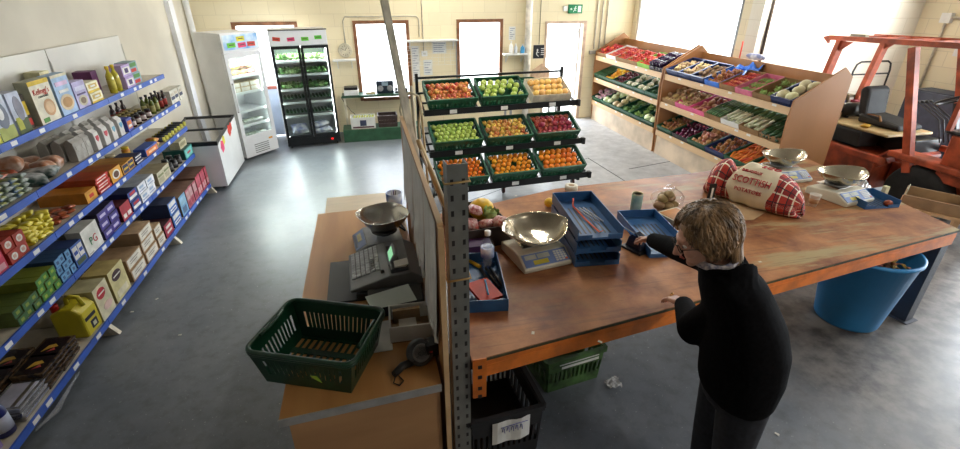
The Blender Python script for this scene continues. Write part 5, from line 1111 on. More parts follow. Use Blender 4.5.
# small things behind the display: red handle, white sack
b = MB(); b.tube([(5.72,6.62,1.5),(5.70,6.60,1.95)],.012,K('c8402c'),8); 
o = b.build('brush_handle'); tag(o,'thin red brush handle sticking up behind nearer display','handle')
o = pillow('paper_sack',.34,.14,.16,BAGP); o.location = (5.68,6.25,1.722); tag(o,'white and dark bag lying along the back edge of nearer display','bag'); o.rotation_euler = (0,0,R(90)); o.scale = (1,.55,.55)
# ================================================================== WORKTOP TABLE
TZ = .90
TOPM = bpy.data.materials.new('worn_worktop'); TOPM.use_nodes = True
def top_nodes():
    nt = TOPM.node_tree; N = nt.nodes; L = nt.links; b = N['Principled BSDF']; tc = N.new('ShaderNodeTexCoord')
    def nz(sc, d, st=(1,1,1), rot=0):
        mp = N.new('ShaderNodeMapping'); mp.inputs['Scale'].default_value = st; mp.inputs['Rotation'].default_value = (0,0,rot); L.new(tc.outputs['Object'], mp.inputs[0])
        n = N.new('ShaderNodeTexNoise'); n.inputs['Scale'].default_value = sc; n.inputs['Detail'].default_value = d; n.inputs['Roughness'].default_value = .65; L.new(mp.outputs[0], n.inputs['Vector']); return n
    def ramp(src, p0, c0, p1, c1):
        r = N.new('ShaderNodeValToRGB'); r.color_ramp.elements[0].position = p0; r.color_ramp.elements[1].position = p1
        r.color_ramp.elements[0].color = (*c0,1); r.color_ramp.elements[1].color = (*c1,1); L.new(src, r.inputs[0]); return r
    a = nz(2.6, 9); r1 = ramp(a.outputs['Fac'], .36, (.17,.055,.025), .62, (.44,.19,.07))
    g = nz(2.1, 8, (.45,2.6,1), R(-8)); r2 = ramp(g.outputs['Fac'], .52, (0,0,0), .62, (1,1,1))
    # towards the right-hand end the varnish is worn to green-grey streaks
    sp = N.new('ShaderNodeSeparateXYZ'); L.new(tc.outputs['Object'], sp.inputs[0]); st = N.new('ShaderNodeMapRange'); st.inputs['From Min'].default_value = 1.7; st.inputs['From Max'].default_value = 3.0; st.inputs['To Min'].default_value = .12; st.inputs['To Max'].default_value = .95; L.new(sp.outputs['X'], st.inputs['Value'])
    mu = N.new('ShaderNodeMath'); mu.operation = 'MULTIPLY'; L.new(r2.outputs[0], mu.inputs[0]); L.new(st.outputs[0], mu.inputs[1])
    m = N.new('ShaderNodeMix'); m.data_type = 'RGBA'; L.new(mu.outputs[0], m.inputs['Factor']); L.new(r1.outputs[0], m.inputs['A']); m.inputs['B'].default_value = (.38,.30,.15,1)
    s_ = nz(14, 4, (.12,1.6,1), R(-8)); r3 = ramp(s_.outputs['Fac'], .56, (0,0,0), .68, (.40,.40,.40)); m2 = N.new('ShaderNodeMix'); m2.data_type = 'RGBA'; m2.inputs['B'].default_value = (.08,.035,.022,1); L.new(r3.outputs[0], m2.inputs['Factor']); L.new(m.outputs['Result'], m2.inputs['A'])
    L.new(m2.outputs['Result'], b.inputs['Base Color'])
    rr = N.new('ShaderNodeMapRange'); rr.inputs['To Min'].default_value = .38; rr.inputs['To Max'].default_value = .6; b.inputs['Specular IOR Level'].default_value = .3; L.new(g.outputs['Fac'], rr.inputs['Value']); L.new(rr.outputs[0], b.inputs['Roughness'])
top_nodes()
BEAM = mat('racking_orange', (.72,.19,.02), .45, noise=.15, scale=7); UPR = mat('racking_grey', (.20,.215,.205), .5, metal=.2, noise=.1); UPB = mat('racking_dark', (.05,.055,.07), .5, metal=.2, noise=.1)
t = thing('packing_table', 'long worn brown worktop on orange racking beams and slotted posts', 'table', (2.6,3.1,0)); ox, oy = 2.6, 3.1
# one sheet with its true outline
poly = [(.40,1.87),(4.60,2.445),(4.92,4.30),(3.3,4.12),(1.72,4.04),(.90,3.80),(.40,3.70)]
q = MB(); q.prism([(x,y) for x,y in poly], TZ-.018, TZ, TOPM, 'z'); top = q.build('tabletop', t, (-ox,-oy,0)); q = MB(); q.bar((.40-ox,1.867-oy,TZ-.011),(4.60-ox,2.442-oy,TZ-.011),.004,.016,mat('edge_band',(.07,.065,.025),.6,noise=.3)); q.build('edge_band', t)
td = Vector((4.20,.575,0)).normalized(); tn = Vector((-td.y,td.x,0)); A0 = Vector((.42,1.89,0)); A1 = A0+td*4.18
def P3(v, z): return (v.x-ox, v.y-oy, z)
q = MB(); q.bar(P3(A0+td*.02,TZ-.072), P3(A1,TZ-.072), .05, .105, BEAM); q.bar(P3(A0+td*.02-tn*.022,TZ-.052), P3(A1-tn*.022,TZ-.052), .012, .012, BEAM)
e0 = A0+td*.015-tn*.028; q.bar(P3(e0,TZ-.26),P3(e0,TZ+.012),.075,.008,BEAM,up=(0,-1,0)); BM = q.build('front_beam', t)
q = MB()
for z in (.87,.80,.72,.66): q.bar(P3(e0-tn*.006+td*.0,z),P3(e0-tn*.006,z-.022),.022,.004,BLACK,up=(0,-1,0))
q.build('beam_clip', BM)
B0 = Vector((.42,3.62,0)); q = MB(); q.bar(P3(B0,TZ-.072),P3(Vector((4.8,4.05,0)),TZ-.072),.05,.105,BEAM); q.build('rear_beam', t)
q = MB(); q.bar(P3(A1-td*.03,TZ-.072),P3(Vector((4.80,4.05,0)),TZ-.072),.05,.105,BEAM); q.build('side_beam', t)
def upright(x, y, z1, ang, m, w=.105, d=.075):
    q = MB(); M = Matrix.Translation((x-ox,y-oy,0)) @ Matrix.Rotation(ang,4,'Z'); th = .006
    q.box(-w/2,w/2,-d/2,-d/2+th,0,z1,m,M); q.box(-w/2,-w/2+th,-d/2+th,d/2,0,z1,m,M); q.box(w/2-th,w/2,-d/2+th,d/2,0,z1,m,M)
    q.box(-w/2-.03,w/2+.03,-d/2-.03,d/2+.03,0,.008,m,M)
    z = .09
    while z < z1-.03: 
        for sx in (-.026,.026): q.box(sx-.007,sx+.007,-d/2-.0008,-d/2+.0005,z,z+.028,BLACK,M)
        q.box(w/2-.0005,w/2+.0008,-.01,.01,z,z+.02,BLACK,M); z += .075
    return q.build('upright', t)
pu = upright(.345,1.93,1.985,R(3),UPR,.094); upright(4.50,2.50,.78,R(8),UPB,.10,.13); upright(.36,3.60,.88,0,UPR); upright(4.72,4.05,.82,R(8),UPB)
for zz in (1.90, 1.40):
    q = MB(); q.tube([(.345-ox-.057,1.93-oy-.042,zz),(.345-ox+.057,1.93-oy-.042,zz+.006),(.345-ox+.057,1.93-oy+.042,zz+.012),(.345-ox-.057,1.93-oy+.042,zz),(.345-ox-.057,1.93-oy-.042,zz)],.005,K('b89860'),6); q.build('twine', pu)
# litter on the table
for i,(px_,py_,r_) in enumerate(((600,342,40),(533,333,20),(760,262,0),(516,176+20,10))): 
    p = pz(px_,py_,TZ); b = MB(); b.box(-.012,.012,-.008,.008,0,.002,K('d8d0b8')); o = b.build('paper_scrap'); o.location = (p.x,p.y,TZ+.0005); o.rotation_euler = (0,0,r_); tag(o,'tiny pale scrap of paper on the brown worktop','scrap','paper scraps on the worktop')
# ------------------------------------------------------------------ weighing scales
SCB = mat('scale_cream', (.62,.58,.46), .4, noise=.05); PAN = mat('pan_steel', (.62,.55,.42), .22, metal=1, noise=.12, scale=6); SCP = mat('scale_panel', (.16,.24,.48), .35, noise=.05)
def scale_(label, p, rz, pan_turn=0, ps=(.82,1.02,1), tilt=0):
    t = thing('weighing_scale', label, 'scale', p, rz); q = MB()
    pr = [(-.17,0),(.17,0),(.17,.06),(-.03,.085),(-.08,.085),(-.175,.03)]
    q.prism(pr, -.165, .165, SCB, 'x'); BD = q.build('body', t, bevel=.008)
    nrm = Matrix.Translation((0,-.127,.0585)) @ Matrix.Rotation(math.atan2(.055,.095),4,'X')
    q = MB(); q.box(-.15,.15,-.045,.045,0,.0035,SCP,nrm); KP = q.build('control_panel', t)
    q = MB(); q.box(-.135,-.06,.005,.035,.0035,.005,K('b8bcb0',.3),nrm); q.box(-.05,.03,.005,.035,.0035,.005,K('b8bcb0',.3),nrm); q.box(-.09,.01,-.035,-.005,.0035,.005,K('c8b83c',.3),nrm); q.build('display', KP)
    q = MB()
    for i in range(4):
        for j in range(5): q.box(.06+i*.021,.076+i*.021,-.037+j*.015,-.026+j*.015,.0035,.006,K('d0d0c8') if (i,j) != (3,0) else K('e07030'),nrm)
    q.build('keypad', KP)
    q = MB(); q.lathe([(.05,.084),(.05,.10),(.09,.105),(.09,.112)],GREY,16,c=(0,.04,0)); q.box(-.12,.12,-.05,.13,.10,.106,CHROME); q.build('load_plate', t)
    # pan: shallow oval scoop with two pouring lips
    q = MB(); n = 40; rings = []
    def rim(k, f, z): 
        a_ = 6.283*k/n; lx = .235*f; ly = .155*f
        sp_ = 1+.10*max(0,math.cos(2*a_))**6*f
        return (lx*math.cos(a_)*sp_, ly*math.sin(a_)*(1-.0*f), z+.012*f*math.cos(2*a_))
    pf = [(.001,.0),(.35,.002),(.55,.012),(.75,.035),(.92,.066),(1.0,.088),(1.03,.089),(1.0,.082),(.92,.058),(.75,.028),(.55,.006),(.35,-.004),(.001,-.005)]
    vs = [rim(k,f,z) for f,z in pf for k in range(n)]; fs = [(i*n+k,i*n+(k+1)%n,(i+1)*n+(k+1)%n,(i+1)*n+k) for i in range(len(pf)-1) for k in range(n)]
    q.add(vs,fs,PAN,True); o = q.build('weighing_pan', t, (0,.035,.122), (tilt,0,pan_turn)); o.scale = ps; t.scale = (1.15,)*3; return t
p = pz(540,262,TZ)
p = (pz(524,274,TZ)+pz(570,263,TZ))/2; s1a = pz(516,272,TZ); s1b = pz(570,260,TZ); sa = math.atan2(s1b.y-s1a.y, s1b.x-s1a.x)
scale_('electronic scale with large tilted brass-toned pan, nearest the slotted post', (p.x-.18*math.sin(sa),p.y+.18*math.cos(sa),TZ+.001), sa, -sa+R(10), (.86,1.14,.95), R(7))
p = pz(781,177,TZ); scale_('electronic scale behind the tartan sack, partly hidden', (p.x,p.y,TZ+.001), R(2), R(4))
p = pz(838,197,TZ); scale_('electronic scale beside the coffee cup and blue tray at right', (p.x,p.y,TZ+.001), R(8), R(-4))
# ------------------------------------------------------------------ blue letter trays
TRB = mat('tray_blue', (.03,.12,.30), .4, noise=.12, scale=6)
def tray(name, label, p, rz, z, w=.29, d=.46, h=.085, extra=None):
    t = thing(name, label, 'tray', (p[0],p[1],z), rz); q = MB(); x, y, th = w/2, d/2, .006
    q.box(-x,x,-y,y,0,th,TRB); q.box(-x,-x+th,-y,y,th,h,TRB); q.box(x-th,x,-y,y,th,h,TRB); q.box(-x+th,x-th,y-th,y,th,h,TRB)
    q.box(-x+th,-x*.35,-y,-y+th,th,h*.45,TRB); q.box(x*.35,x-th,-y,-y+th,th,h*.45,TRB); q.box(-x*.35,x*.35,-y,-y+th,th,h*.18,TRB); q.build('tray_body', t)
    q = MB()
    for k in range(7): q.box(-x*.7+k*x*.22,-x*.7+k*x*.22+x*.07,-y*.75,y*.55,th,th+.0015,BLACK)
    q.build('slots', t); return t
a = pz(586,262,TZ); c = pz(622,240,TZ)
# stack axis: far-left to near-right
cen = Vector((1.515,2.965,0)); rz_ = R(-6); W_ = .325; D_ = .67
for i, nm in enumerate(('lowest','middle','topmost')):
    tr_ = tray('letter_tray', nm+' blue letter tray in the stack of three on the worktop', (cen.x-.006*(2-i), cen.y-.012*(2-i)), rz_, TZ+.001+i*.098, W_, D_, .085)
    q = MB()
    for sx in (-1,1):
        for sy in (-1,1): q.box(sx*W_*.46-.01,sx*W_*.46+.01,sy*D_*.44-.015,sy*D_*.44+.015,.085,.097,TRB)
    if i < 2: q.build('stacking_lug', tr_)
b = MB(); b.tube([(-.02,.24,.06),(-.03,.20,.012),(-.01,-.05,.012),(.02,-.26,.012),(.02,-.31,.045)],.007,K('d84a1c'),8,sq=.4); o = b.build('rubber_strap'); o.location = (cen.x,cen.y,TZ+.001+.196+.007); o.rotation_euler = (0,0,rz_); tag(o,'orange red strap lying across the topmost blue tray','strap')
b = MB()
for k in range(3): b.tube([(-.02+k*.03,.16,.012),(.05+k*.03,-.10,.012)],.004,K('c8ccd0',.3),6)
o = b.build('cable_ties'); o.location = (cen.x,cen.y,TZ+.196+.01); o.rotation_euler = (0,0,rz_); tag(o,'three pale thin ties lying in the topmost blue tray','ties')
cen2 = (pz(622,215,.97)+pz(651,211,.97)+pz(686,236,.97)+pz(657,254,.97))/4
tray('letter_tray','single blue tray flat on worktop under the reaching arm', (cen2.x,cen2.y), R(-8), TZ+.001, .33, .68, .071)
# tape dispenser gripped by the hand
p = pz(640,252,TZ); t = thing('tape_dispenser', 'black bench tape dispenser held by the reaching hand', 'dispenser', (p.x-.02,p.y+.04,TZ+.001), R(20))
q = MB(); q.box(-.055,.055,-.09,.09,0,.02,BLACK); q.prism([(-.07,.02),(.07,.02),(.05,.10),(.0,.15),(-.05,.12)],-.03,.03,mat('dispenser_navy',(.01,.014,.03),.35),'x'); q.build('base', t, bevel=.004)
q = MB(); M = Matrix.Translation((.04,.0,.09)) @ Matrix.Rotation(R(90),4,'Y'); q.lathe([(.028,-.012),(.042,-.012),(.042,.012),(.028,.012),(.028,-.012)],BLACK,20,M=M); q.build('reel', t)
q = MB(); q.bar((-.02,-.08,.12),(-.03,.10,.15),.012,.012,CHROME); q.build('cutter_arm', t)
# tin, lemon, tape roll, potato bag, pads, cardboard sheet
p = pz(635,212,TZ); t = thing('drinks_can', 'pale green drinks tin with cream rim on the worktop by potatoes', 'tin', (p.x,p.y,TZ+.001)); t.scale = (1.25,)*3; q = MB(); q.lathe([(.036,0),(.038,.004),(.038,.13),(.036,.135)],mat('tin_green',(.16,.30,.26),.4,scale=20,col2=(.40,.50,.42)),20); q.build('tin_body', t); q = MB(); q.lathe([(.036,.135),(.039,.137),(.039,.142),(.034,.142),(.034,.125),(.001,.125)],K('e0d0a0'),20); q.build('rim', t)
p = pz(549,207,TZ); b = MB(); b.ell((0,0,.043),.046,.046,.043,mat('lemon',(.85,.50,.03),.4,noise=.05,bump=.05,scale=40),14); o = b.build('lemon'); o.location = (p.x,p.y,TZ+.001); tag(o,'single yellow orange fruit beside the stacked blue trays','fruit')
p = pz(571,190,TZ); b = MB(); b.lathe([(.028,0),(.062,0),(.062,.05),(.028,.05),(.028,0)],K('d8d2c0'),24); b.lathe([(.028,.002),(.025,.002),(.025,.052),(.028,.052)],CARD,20); o = b.build('paper_roll'); o.location = (p.x,p.y,TZ+.001); tag(o,'white paper roll standing behind the stacked blue trays','roll')
bp_ = pz(668,210,TZ); k_ = Kind(MB().ell((0,0,0),.052,.042,.036,MM('potato2',(.46,.30,.15),(.33,.21,.10),.5),12).build('potato')); tag(k_.o, cat='potato')
for (dx,dy,dz) in ((-.07,0,.035),(.0,-.03,.035),(.07,0,.035),(-.03,.06,.035),(.05,.07,.035),(-.035,.015,.09),(.04,.02,.09),(.0,.05,.10),(.01,.0,.13)): k_.put((bp_.x+dx,bp_.y+.04+dy,TZ+.002+dz),jit(3),'potato inside the clear bag on the worktop','potatoes in the clear bag')
FILM = glassmat('clear_film_bag',(.95,.95,.95),rough=.15)
b = MB(); b.ell((0,0,.095),.15,.13,.095,FILM,14); b.tube([(.02,.02,.17),(.06,.03,.20),(.11,.05,.19)],[.05,.02,.045],FILM,10,cap=False); o = b.build('plastic_bag'); o.location = (bp_.x,bp_.y+.04,TZ+.002); tag(o,'clear plastic bag of potatoes behind the persons head','bag')
p = pz(680,222,TZ); b = MB(); b.box(-.12,.12,-.16,.16,0,.05,K('d8cdb0')); b.box(-.10,.10,-.14,.14,.05,.053,K('c88a50')); o = b.build('paper_pad'); o.location = (p.x,p.y,TZ+.001); o.rotation_euler = (0,0,R(14)); tag(o,'cream box with orange top between blue tray and cardboard sheet','box')
p = pz(728,214,TZ); b = MB(); b.prism([(-.32,.16),(.22,.26),(.40,-.02),(.12,-.16),(-.22,-.10)],0,.004,mat('kraft_card',(.50,.33,.18),.7,noise=.05),'z'); o = b.build('cardboard_sheet'); o.location = (p.x,p.y,TZ+.0015); tag(o,'flat kraft cardboard sheet under the tartan potato sack','cardboard')
# coffee cup
p = pz(812,206,TZ); t = thing('paper_cup', 'white paper cup with kraft sleeve in front of the right-hand scale', 'cup', (p.x,p.y,TZ+.001)); q = MB(); q.lathe([(.001,0),(.030,0),(.044,.108),(.047,.112),(.043,.112),(.028,.01),(.001,.01)],mat('cup_white',(.72,.68,.60),.5,noise=.03),20); q.build('cup_body', t); q = MB(); q.lathe([(.0345,.03),(.0415,.078)],K('b08a60'),20,smooth=True); q.build('sleeve', t)
# blue tray and brown fruit at right end
p = pz(878,204,TZ); tray('parts_tray','small blue tray beside the right-hand scale at table end', (p.x-.05,p.y+.06), R(-6), TZ+.001, .34, .30, .07)
b = MB(); b.box(-.02,.02,-.02,.02,0,.09,K('d8cca0')); o = b.build('wood_stub'); p = pz(884,193,TZ+.03); o.location = (p.x,p.y,TZ+.009); tag(o,'pale wooden stub standing in the small blue tray','block')
p = pz(887,206,TZ); b = MB(); b.ell((0,0,.028),.042,.032,.028,K('a8481c',.4),14); o = b.build('sweet_potato'); o.location = (p.x,p.y,TZ+.001); tag(o,'lone orange brown tuber at front of the small blue tray','vegetable')
b = MB(); b.tube([(-.14,0,.02),(.12,.02,.03)],.022,K('e0b020'),8); o = b.build('marker'); p = pz(800,163,TZ); o.location = (p.x,p.y,TZ+.09); bpy.data.objects.remove(o)
for i,(x_,y_,w_,lb) in enumerate(((782,190,.30,'crumpled clear plastic bag between the tartan sack and coffee cup'),(858,188,.24,'crumpled clear plastic bag at right edge of the right-hand scale'),(757,172,.22,'crumpled white plastic bag tucked by the scale behind the sack'))):
    p = pz(x_,y_,TZ); rr = random.Random(i+5); b = MB(); n = 14; vs = []
    for j in range(n):
        for k in range(n):
            u, v = k/(n-1)*2-1, j/(n-1)*2-1; e = max(0,1-u*u)*max(0,1-v*v); vs.append((u*w_/2, v*w_*.35, .004+e*.06+e*rr.uniform(0,.045)))
    b.add(vs,[(j*n+k,j*n+k+1,(j+1)*n+k+1,(j+1)*n+k) for j in range(n-1) for k in range(n-1)],mat('crumpled_plastic',(.66,.66,.66),.2,alpha=.55,noise=.1,coat=.5)); o = b.build('plastic_bag'); o.location = (p.x,p.y,TZ+.001); tag(o,lb,'bag')
# tartan potato sack
TART = bpy.data.materials.new('tartan'); TART.use_nodes = True
def tartan():
    nt = TART.node_tree; N = nt.nodes; L = nt.links; b = N['Principled BSDF']; b.inputs['Roughness'].default_value = .8; tc = N.new('ShaderNodeTexCoord'); sp = N.new('ShaderNodeSeparateXYZ'); L.new(tc.outputs['UV'], sp.inputs[0])
    def stripe(out, period, w, off=0):
        a = N.new('ShaderNodeMath'); a.operation = 'ADD'; a.inputs[1].default_value = off; L.new(out, a.inputs[0])
        m = N.new('ShaderNodeMath'); m.operation = 'PINGPONG'; m.inputs[1].default_value = period/2; L.new(a.outputs[0], m.inputs[0])
        l = N.new('ShaderNodeMath'); l.operation = 'LESS_THAN'; l.inputs[1].default_value = w/2; L.new(m.outputs[0], l.inputs[0]); return l.outputs[0]
    def mx(fac, A, col):
        m = N.new('ShaderNodeMix'); m.data_type = 'RGBA'; L.new(fac, m.inputs['Factor'])
        if isinstance(A, tuple): m.inputs['A'].default_value = A
        else: L.new(A, m.inputs['A'])
        m.inputs['B'].default_value = col; return m.outputs['Result']
    c = (.50,.045,.03,1)
    for o in ('X','Y'): c = mx(stripe(sp.outputs[o], .09, .03, .022), c, (.28,.02,.02,1))
    for o in ('X','Y'): c = mx(stripe(sp.outputs[o], .09, .009), c, (.78,.70,.55,1))
    for o in ('X','Y'): c = mx(stripe(sp.outputs[o], .09, .006, .036), c, (.02,.02,.03,1))
    L.new(c, b.inputs['Base Color'])
tartan()
JUTE = mat('sack_cream', (.72,.62,.44), .8, noise=.06, scale=8)
sa_ = pz(722,196,TZ); sb_ = pz(800,206,TZ); L_ = .80
mid_ = (pz(716,190,TZ+.1)+pz(800,200,TZ+.1))/2; sdir = (pz(803,206,TZ+.1)-pz(710,180,TZ+.1)); sl = sdir.length; mid_ = (pz(708,186,TZ+.06)+pz(800,208,TZ+.06))/2; sr = math.atan2(sdir.y, sdir.x)
t = thing('potato_sack', 'red tartan and cream sack with red SCOTTISH lettering lying on worktop', 'sack', (mid_.x,mid_.y,TZ+.001), sr)
def sackpart(name, u0, u1, m):
    b = MB(); nu, nv = 18, 28; vs = []; uv = []
    for i in range(nu+1):
        u = u0+(u1-u0)*i/nu; x = (u-.5)*sl*1.02
        e = max(0.02, 1-abs(2*u-1)**4.5)**.5; neck = 1-.30*math.exp(-((u-.27)/.06)**2)
        ry = .21*e*neck; rz = .185*e*neck*(1.15-.28*u)
        for k in range(nv+1):
            a_ = 6.2832*k/nv; z = rz*math.sin(a_); y = ry*math.cos(a_)
            rr_ = 1+.025*math.sin(a_*5+u*20)+.02*math.sin(u*31+a_*2)
            vs.append((x+.02*math.sin(a_*3+u*9), y*rr_, max(.002,(z*rr_+rz*.86)))); uv.append((u*sl, k/nv*.85))
    b.add(vs,[(i*(nv+1)+k,i*(nv+1)+k+1,(i+1)*(nv+1)+k+1,(i+1)*(nv+1)+k) for i in range(nu) for k in range(nv)],m,True)
    me_o = b.build(name, t); me = me_o.data
    ul = me.uv_layers.new(name='UVMap')
    for p_ in me.polygons:
        for li, vi in zip(p_.loop_indices, p_.vertices):
            co = me.vertices[vi].co; a_ = math.atan2(co.z-.1, co.y); ul.data[li].uv = (co.x, a_*.14)
    return me_o
sackpart('tartan_end', 0.0, .30, TART); sackpart('cream_panel', .30, .74, JUTE); sackpart('tartan_end', .74, 1.0, TART)
SR = mat('sack_red', (.45,.02,.03), .7, noise=0)
def sacktext(body, size, u, ang, sx=1.):
    x = (u-.5)*sl*1.02; rz = .185*(1.15-.28*u); ry = .21; y = -ry*math.cos(ang)*1.04; z = rz*math.sin(ang)*1.04+rz*.86
    nrm = math.atan2(math.cos(ang)/ry, math.sin(ang)/rz)
    text(body, size, SR, t, (x,y,z+.004), (nrm,0,0), sx=sx, ext=.004)
sacktext('SCOTTISH', .085, .535, R(30), .80); sacktext('POTATOES', .048, .53, R(4), .95); sacktext('DELICIOUS', .034, .49, R(55)); sacktext('SCO', .09, .62, R(92), .9)
b = MB(); b.box(-.035,.035,-.004,.004,0,.16,BLACK); b.box(-.01,.01,-.006,-.004,.02,.12,WHITE); o = b.build('clip'); p = pz(710,200,TZ); o.location = (p.x,p.y,TZ+.001); tag(o,'small black and white tag at the left end of the tartan sack','tag')
def pY(x, y, Y): d = ray(x, y); return OO+d*(Y/d.y)
# ================================================================== UNDER THE TABLE
p0 = Vector((4.02,2.62,0)); BINB = mat('bin_blue', (.03,.25,.58), .45, noise=.06, scale=3)
t = thing('tapered_bin', 'large blue tapered plastic bin under the right end of worktop', 'bin', p0)
q = MB(); q.lathe([(.001,0),(.235,0),(.245,.02),(.335,.67),(.352,.675),(.352,.70),(.325,.70),(.235,.03),(.001,.03)], BINB, 40); q.build('bin_body', t)
q = MB(); q.bar((-.352,-.05,.68),(-.352,.05,.68),.03,.02,BLACK); q.build('handle', t)
for k in range(40):
    if k == 0: LV = kind_of(MB().tube([(-.05,0,.0),(0,.02,.025),(.05,0,.01)],[.006,.022,.004],mat('dry_leaf',(.50,.24,.10),.8,noise=.3,rnd=.5,scale=30),6,sq=.3).build('onion_skin'),'waste')
    a_, r_ = random.uniform(0,6.28), .28*math.sqrt(random.random()); LV.put((p0.x+r_*math.cos(a_),p0.y+r_*math.sin(a_),.57+random.uniform(0,.06)),(jit(.5),jit(.5),jit(3)),'dry brown vegetable skin in the blue bin','dry skins heaped in the blue bin')
b = MB(); b.lathe([(.001,.0),(.28,0),(.30,.05),(.2,.10),(.001,.12)],mat('waste_heap',(.24,.13,.07),.9,noise=.4,scale=30,bump=.5),24); o = b.build('vegetable_waste'); o.location = (p0.x,p0.y,.455); tag(o,'heap of brown vegetable trimmings filling the blue bin','waste',kind='stuff')
bc0,bc1,bc2 = pz(470.5,420,.4), pz(539.5,403,.4), pz(525,366,.4); w_ = (bc1-bc0).length
def lug_crate(name, label, c, rz, w, d, h, m, cat='crate'):
    t = thing(name, label, cat, (c[0],c[1],.001), rz); o = crate(w,d,h,m,'crate_body',parent=t,th=.014)
    q = MB(); x,y = w/2,d/2
    for (a,b2) in (((-x-.012,-y-.012,h),(x+.012,-y-.012,h)),((x+.012,-y-.012,h),(x+.012,y+.012,h)),((x+.012,y+.012,h),(-x-.012,y+.012,h)),((-x-.012,y+.012,h),(-x-.012,-y-.012,h))): q.bar(a,b2,.03,.035,m)
    q.build('rim', t); return t
BKM = mat('lug_black',(.018,.018,.02),.4,noise=.1)
cr = lug_crate('stacking_crate','black stacking crate with paper sign under the left end of worktop',(.60,2.20),R(4),.44,.56,.40,BKM)
q = MB(); n = 8; vs = [(-.10+.24*i/n, -.305-.006*math.sin(i*1.3), .20+j*.175+.006*math.sin(i)) for j in (0,1) for i in range(n+1)]; vs += [(v[0],v[1]-.0015,v[2]) for v in vs]
q.add(vs,[(i,i+1,n+2+i,n+1+i) for i in range(n)]+[(2*n+2+i,2*n+3+i,3*n+4+i,3*n+3+i)[::-1] for i in range(n)],PAPER); SG = q.build('paper_sign', cr)
q = MB(); IK = K('2838a0')
for k in range(5): q.tube([(-.04+k*.028,-.314,.30),(-.035+k*.028,-.314,.33),(-.028+k*.028,-.314,.325),(-.024+k*.028,-.314,.285)],.0022,IK,5)
q.tube([(-.05,-.314,.335),(.12,-.314,.345)],.002,IK,5); q.build('handwriting', SG)
b = MB(); b.box(-.03,.03,-.02,.02,0,.025,K('98703c')); o = b.build('wood_offcut'); o.location = (.50,2.16,.016); tag(o,'small tan block lying inside the black crate','block')
OLV = mat('crate_olive',(.06,.14,.035),.5,noise=.3,scale=10)
g0,g1 = pz(557,363,.3), pz(610,346,.3); ga = math.atan2(g1.y-g0.y,g1.x-g0.x)
cg = lug_crate('stacking_crate','olive green slotted crate on floor under the front beam',(1.24,2.70),ga*.6+.04,.46,.60,.29,OLV)
q = MB(); q.box(-.12,.19,-.312,-.309,.21,.23,PAPER); q.box(-.14,.19,-.312,-.309,.245,.262,PAPER); q.build('label_strip', cg)
for (px_,py_) in ((612,383),(620,388)):
    pass
p = pz(613,384); rr = random.Random(2); b = MB(); n = 8; vs = [(.12*(k/(n-1)-.5)+rr.uniform(-.01,.01), .10*(j/(n-1)-.5)+rr.uniform(-.01,.01), .003+rr.uniform(0,.03)) for j in range(n) for k in range(n)]
b.add(vs,[(j*n+k,j*n+k+1,(j+1)*n+k+1,(j+1)*n+k) for j in range(n-1) for k in range(n-1)],MATS['crumpled_plastic']); o = b.build('plastic_scrap'); o.location = (p.x,p.y,.001); tag(o,'scrap of crumpled clear plastic on floor beside olive crate','plastic')
for i,(px_,py_) in enumerate(((132,312),(157,299),(777,434),(180,335))):
    p = pz(px_,py_); b = MB(); b.box(-.014,.014,-.007,.007,.0,.002,K('d8d4c8')); b.box(-.012,.0,.007,.012,0,.002,K('d8d4c8')); o = b.build('paper_scrap'); o.location = (p.x,p.y,.001); o.rotation_euler = (0,0,i*1.1); tag(o,'tiny torn scrap lying on the bare floor','scrap','paper scraps on the floor')
# stand with cardboard tray at the right end, behind the worktop
t = thing('cardboard_tray', 'cut-down brown cardboard tray at far right behind the worktop', 'box', (5.20,3.05,.78), R(-58)); 
openbox(.46,.34,.11,CARD,'box',CARD,th=.01,parent=t)
for s_ in (-1,1): q = MB(); q.prism([(-.06,.06),(.06,.06),(.05,.16),(-.04,.15)],s_*.215-.003,s_*.215+.003,K('c8c8b0'),'x'); q.build('corner_flap', t)
t = thing('wooden_stool', 'plain wooden stand carrying the cardboard tray at far right', 'stool', (5.20,3.05,0), R(-58)); q = MB(); q.box(-.24,.24,-.19,.19,.75,.778,PINE); q.build('seat', t)
for sx in (-.2,.2):
    for sy in (-.15,.15): q = MB(); q.box(sx-.02,sx+.02,sy-.02,sy+.02,0,.75,PINE); q.build('leg', t)
# ================================================================== SALES COUNTER
CZ = .85; CTOP = mat('counter_oak', (.54,.27,.09), .38, scale=2.5, stretch=(2.6,.3,1), col2=(.42,.19,.055), detail=7); CEND = mat('counter_plywood', (.46,.26,.12), .55, scale=2.5, stretch=(.4,1,2.), col2=(.36,.19,.085), detail=6)
t = thing('sales_counter', 'wooden sales counter with grey metal edge strip, left of the partition', 'counter', (-.16,2.95,0)); ox, oy = -.16, 2.95
q = MB(); q.prism([(-.553-ox,1.75-oy),(.222-ox,1.80-oy),(.222-ox,4.10-oy),(-.53-ox,4.08-oy)], CZ-.03, CZ, CTOP,'z'); q.build('countertop', t)
q = MB(); q.bar((-.556-ox,1.742-oy,CZ-.018),(.222-ox,1.792-oy,CZ-.018),.008,.045,mat('edge_strip',(.45,.45,.44),.4,metal=.4)); q.build('edge_strip', t)
q = MB(); q.prism([(-.52-ox,1.77-oy),(.215-ox,1.815-oy),(.215-ox,1.84-oy),(-.52-ox,1.795-oy)],0,CZ-.031,CEND,'z'); q.build('end_panel', t)
q = MB(); q.box(-.52-ox,-.50-ox,1.80-oy,4.04-oy,0,CZ-.031,CEND); q.build('front_panel', t)
q = MB(); q.box(-.50-ox,.20-ox,4.02-oy,4.04-oy,0,CZ-.031,CEND); q.build('end_panel', t)
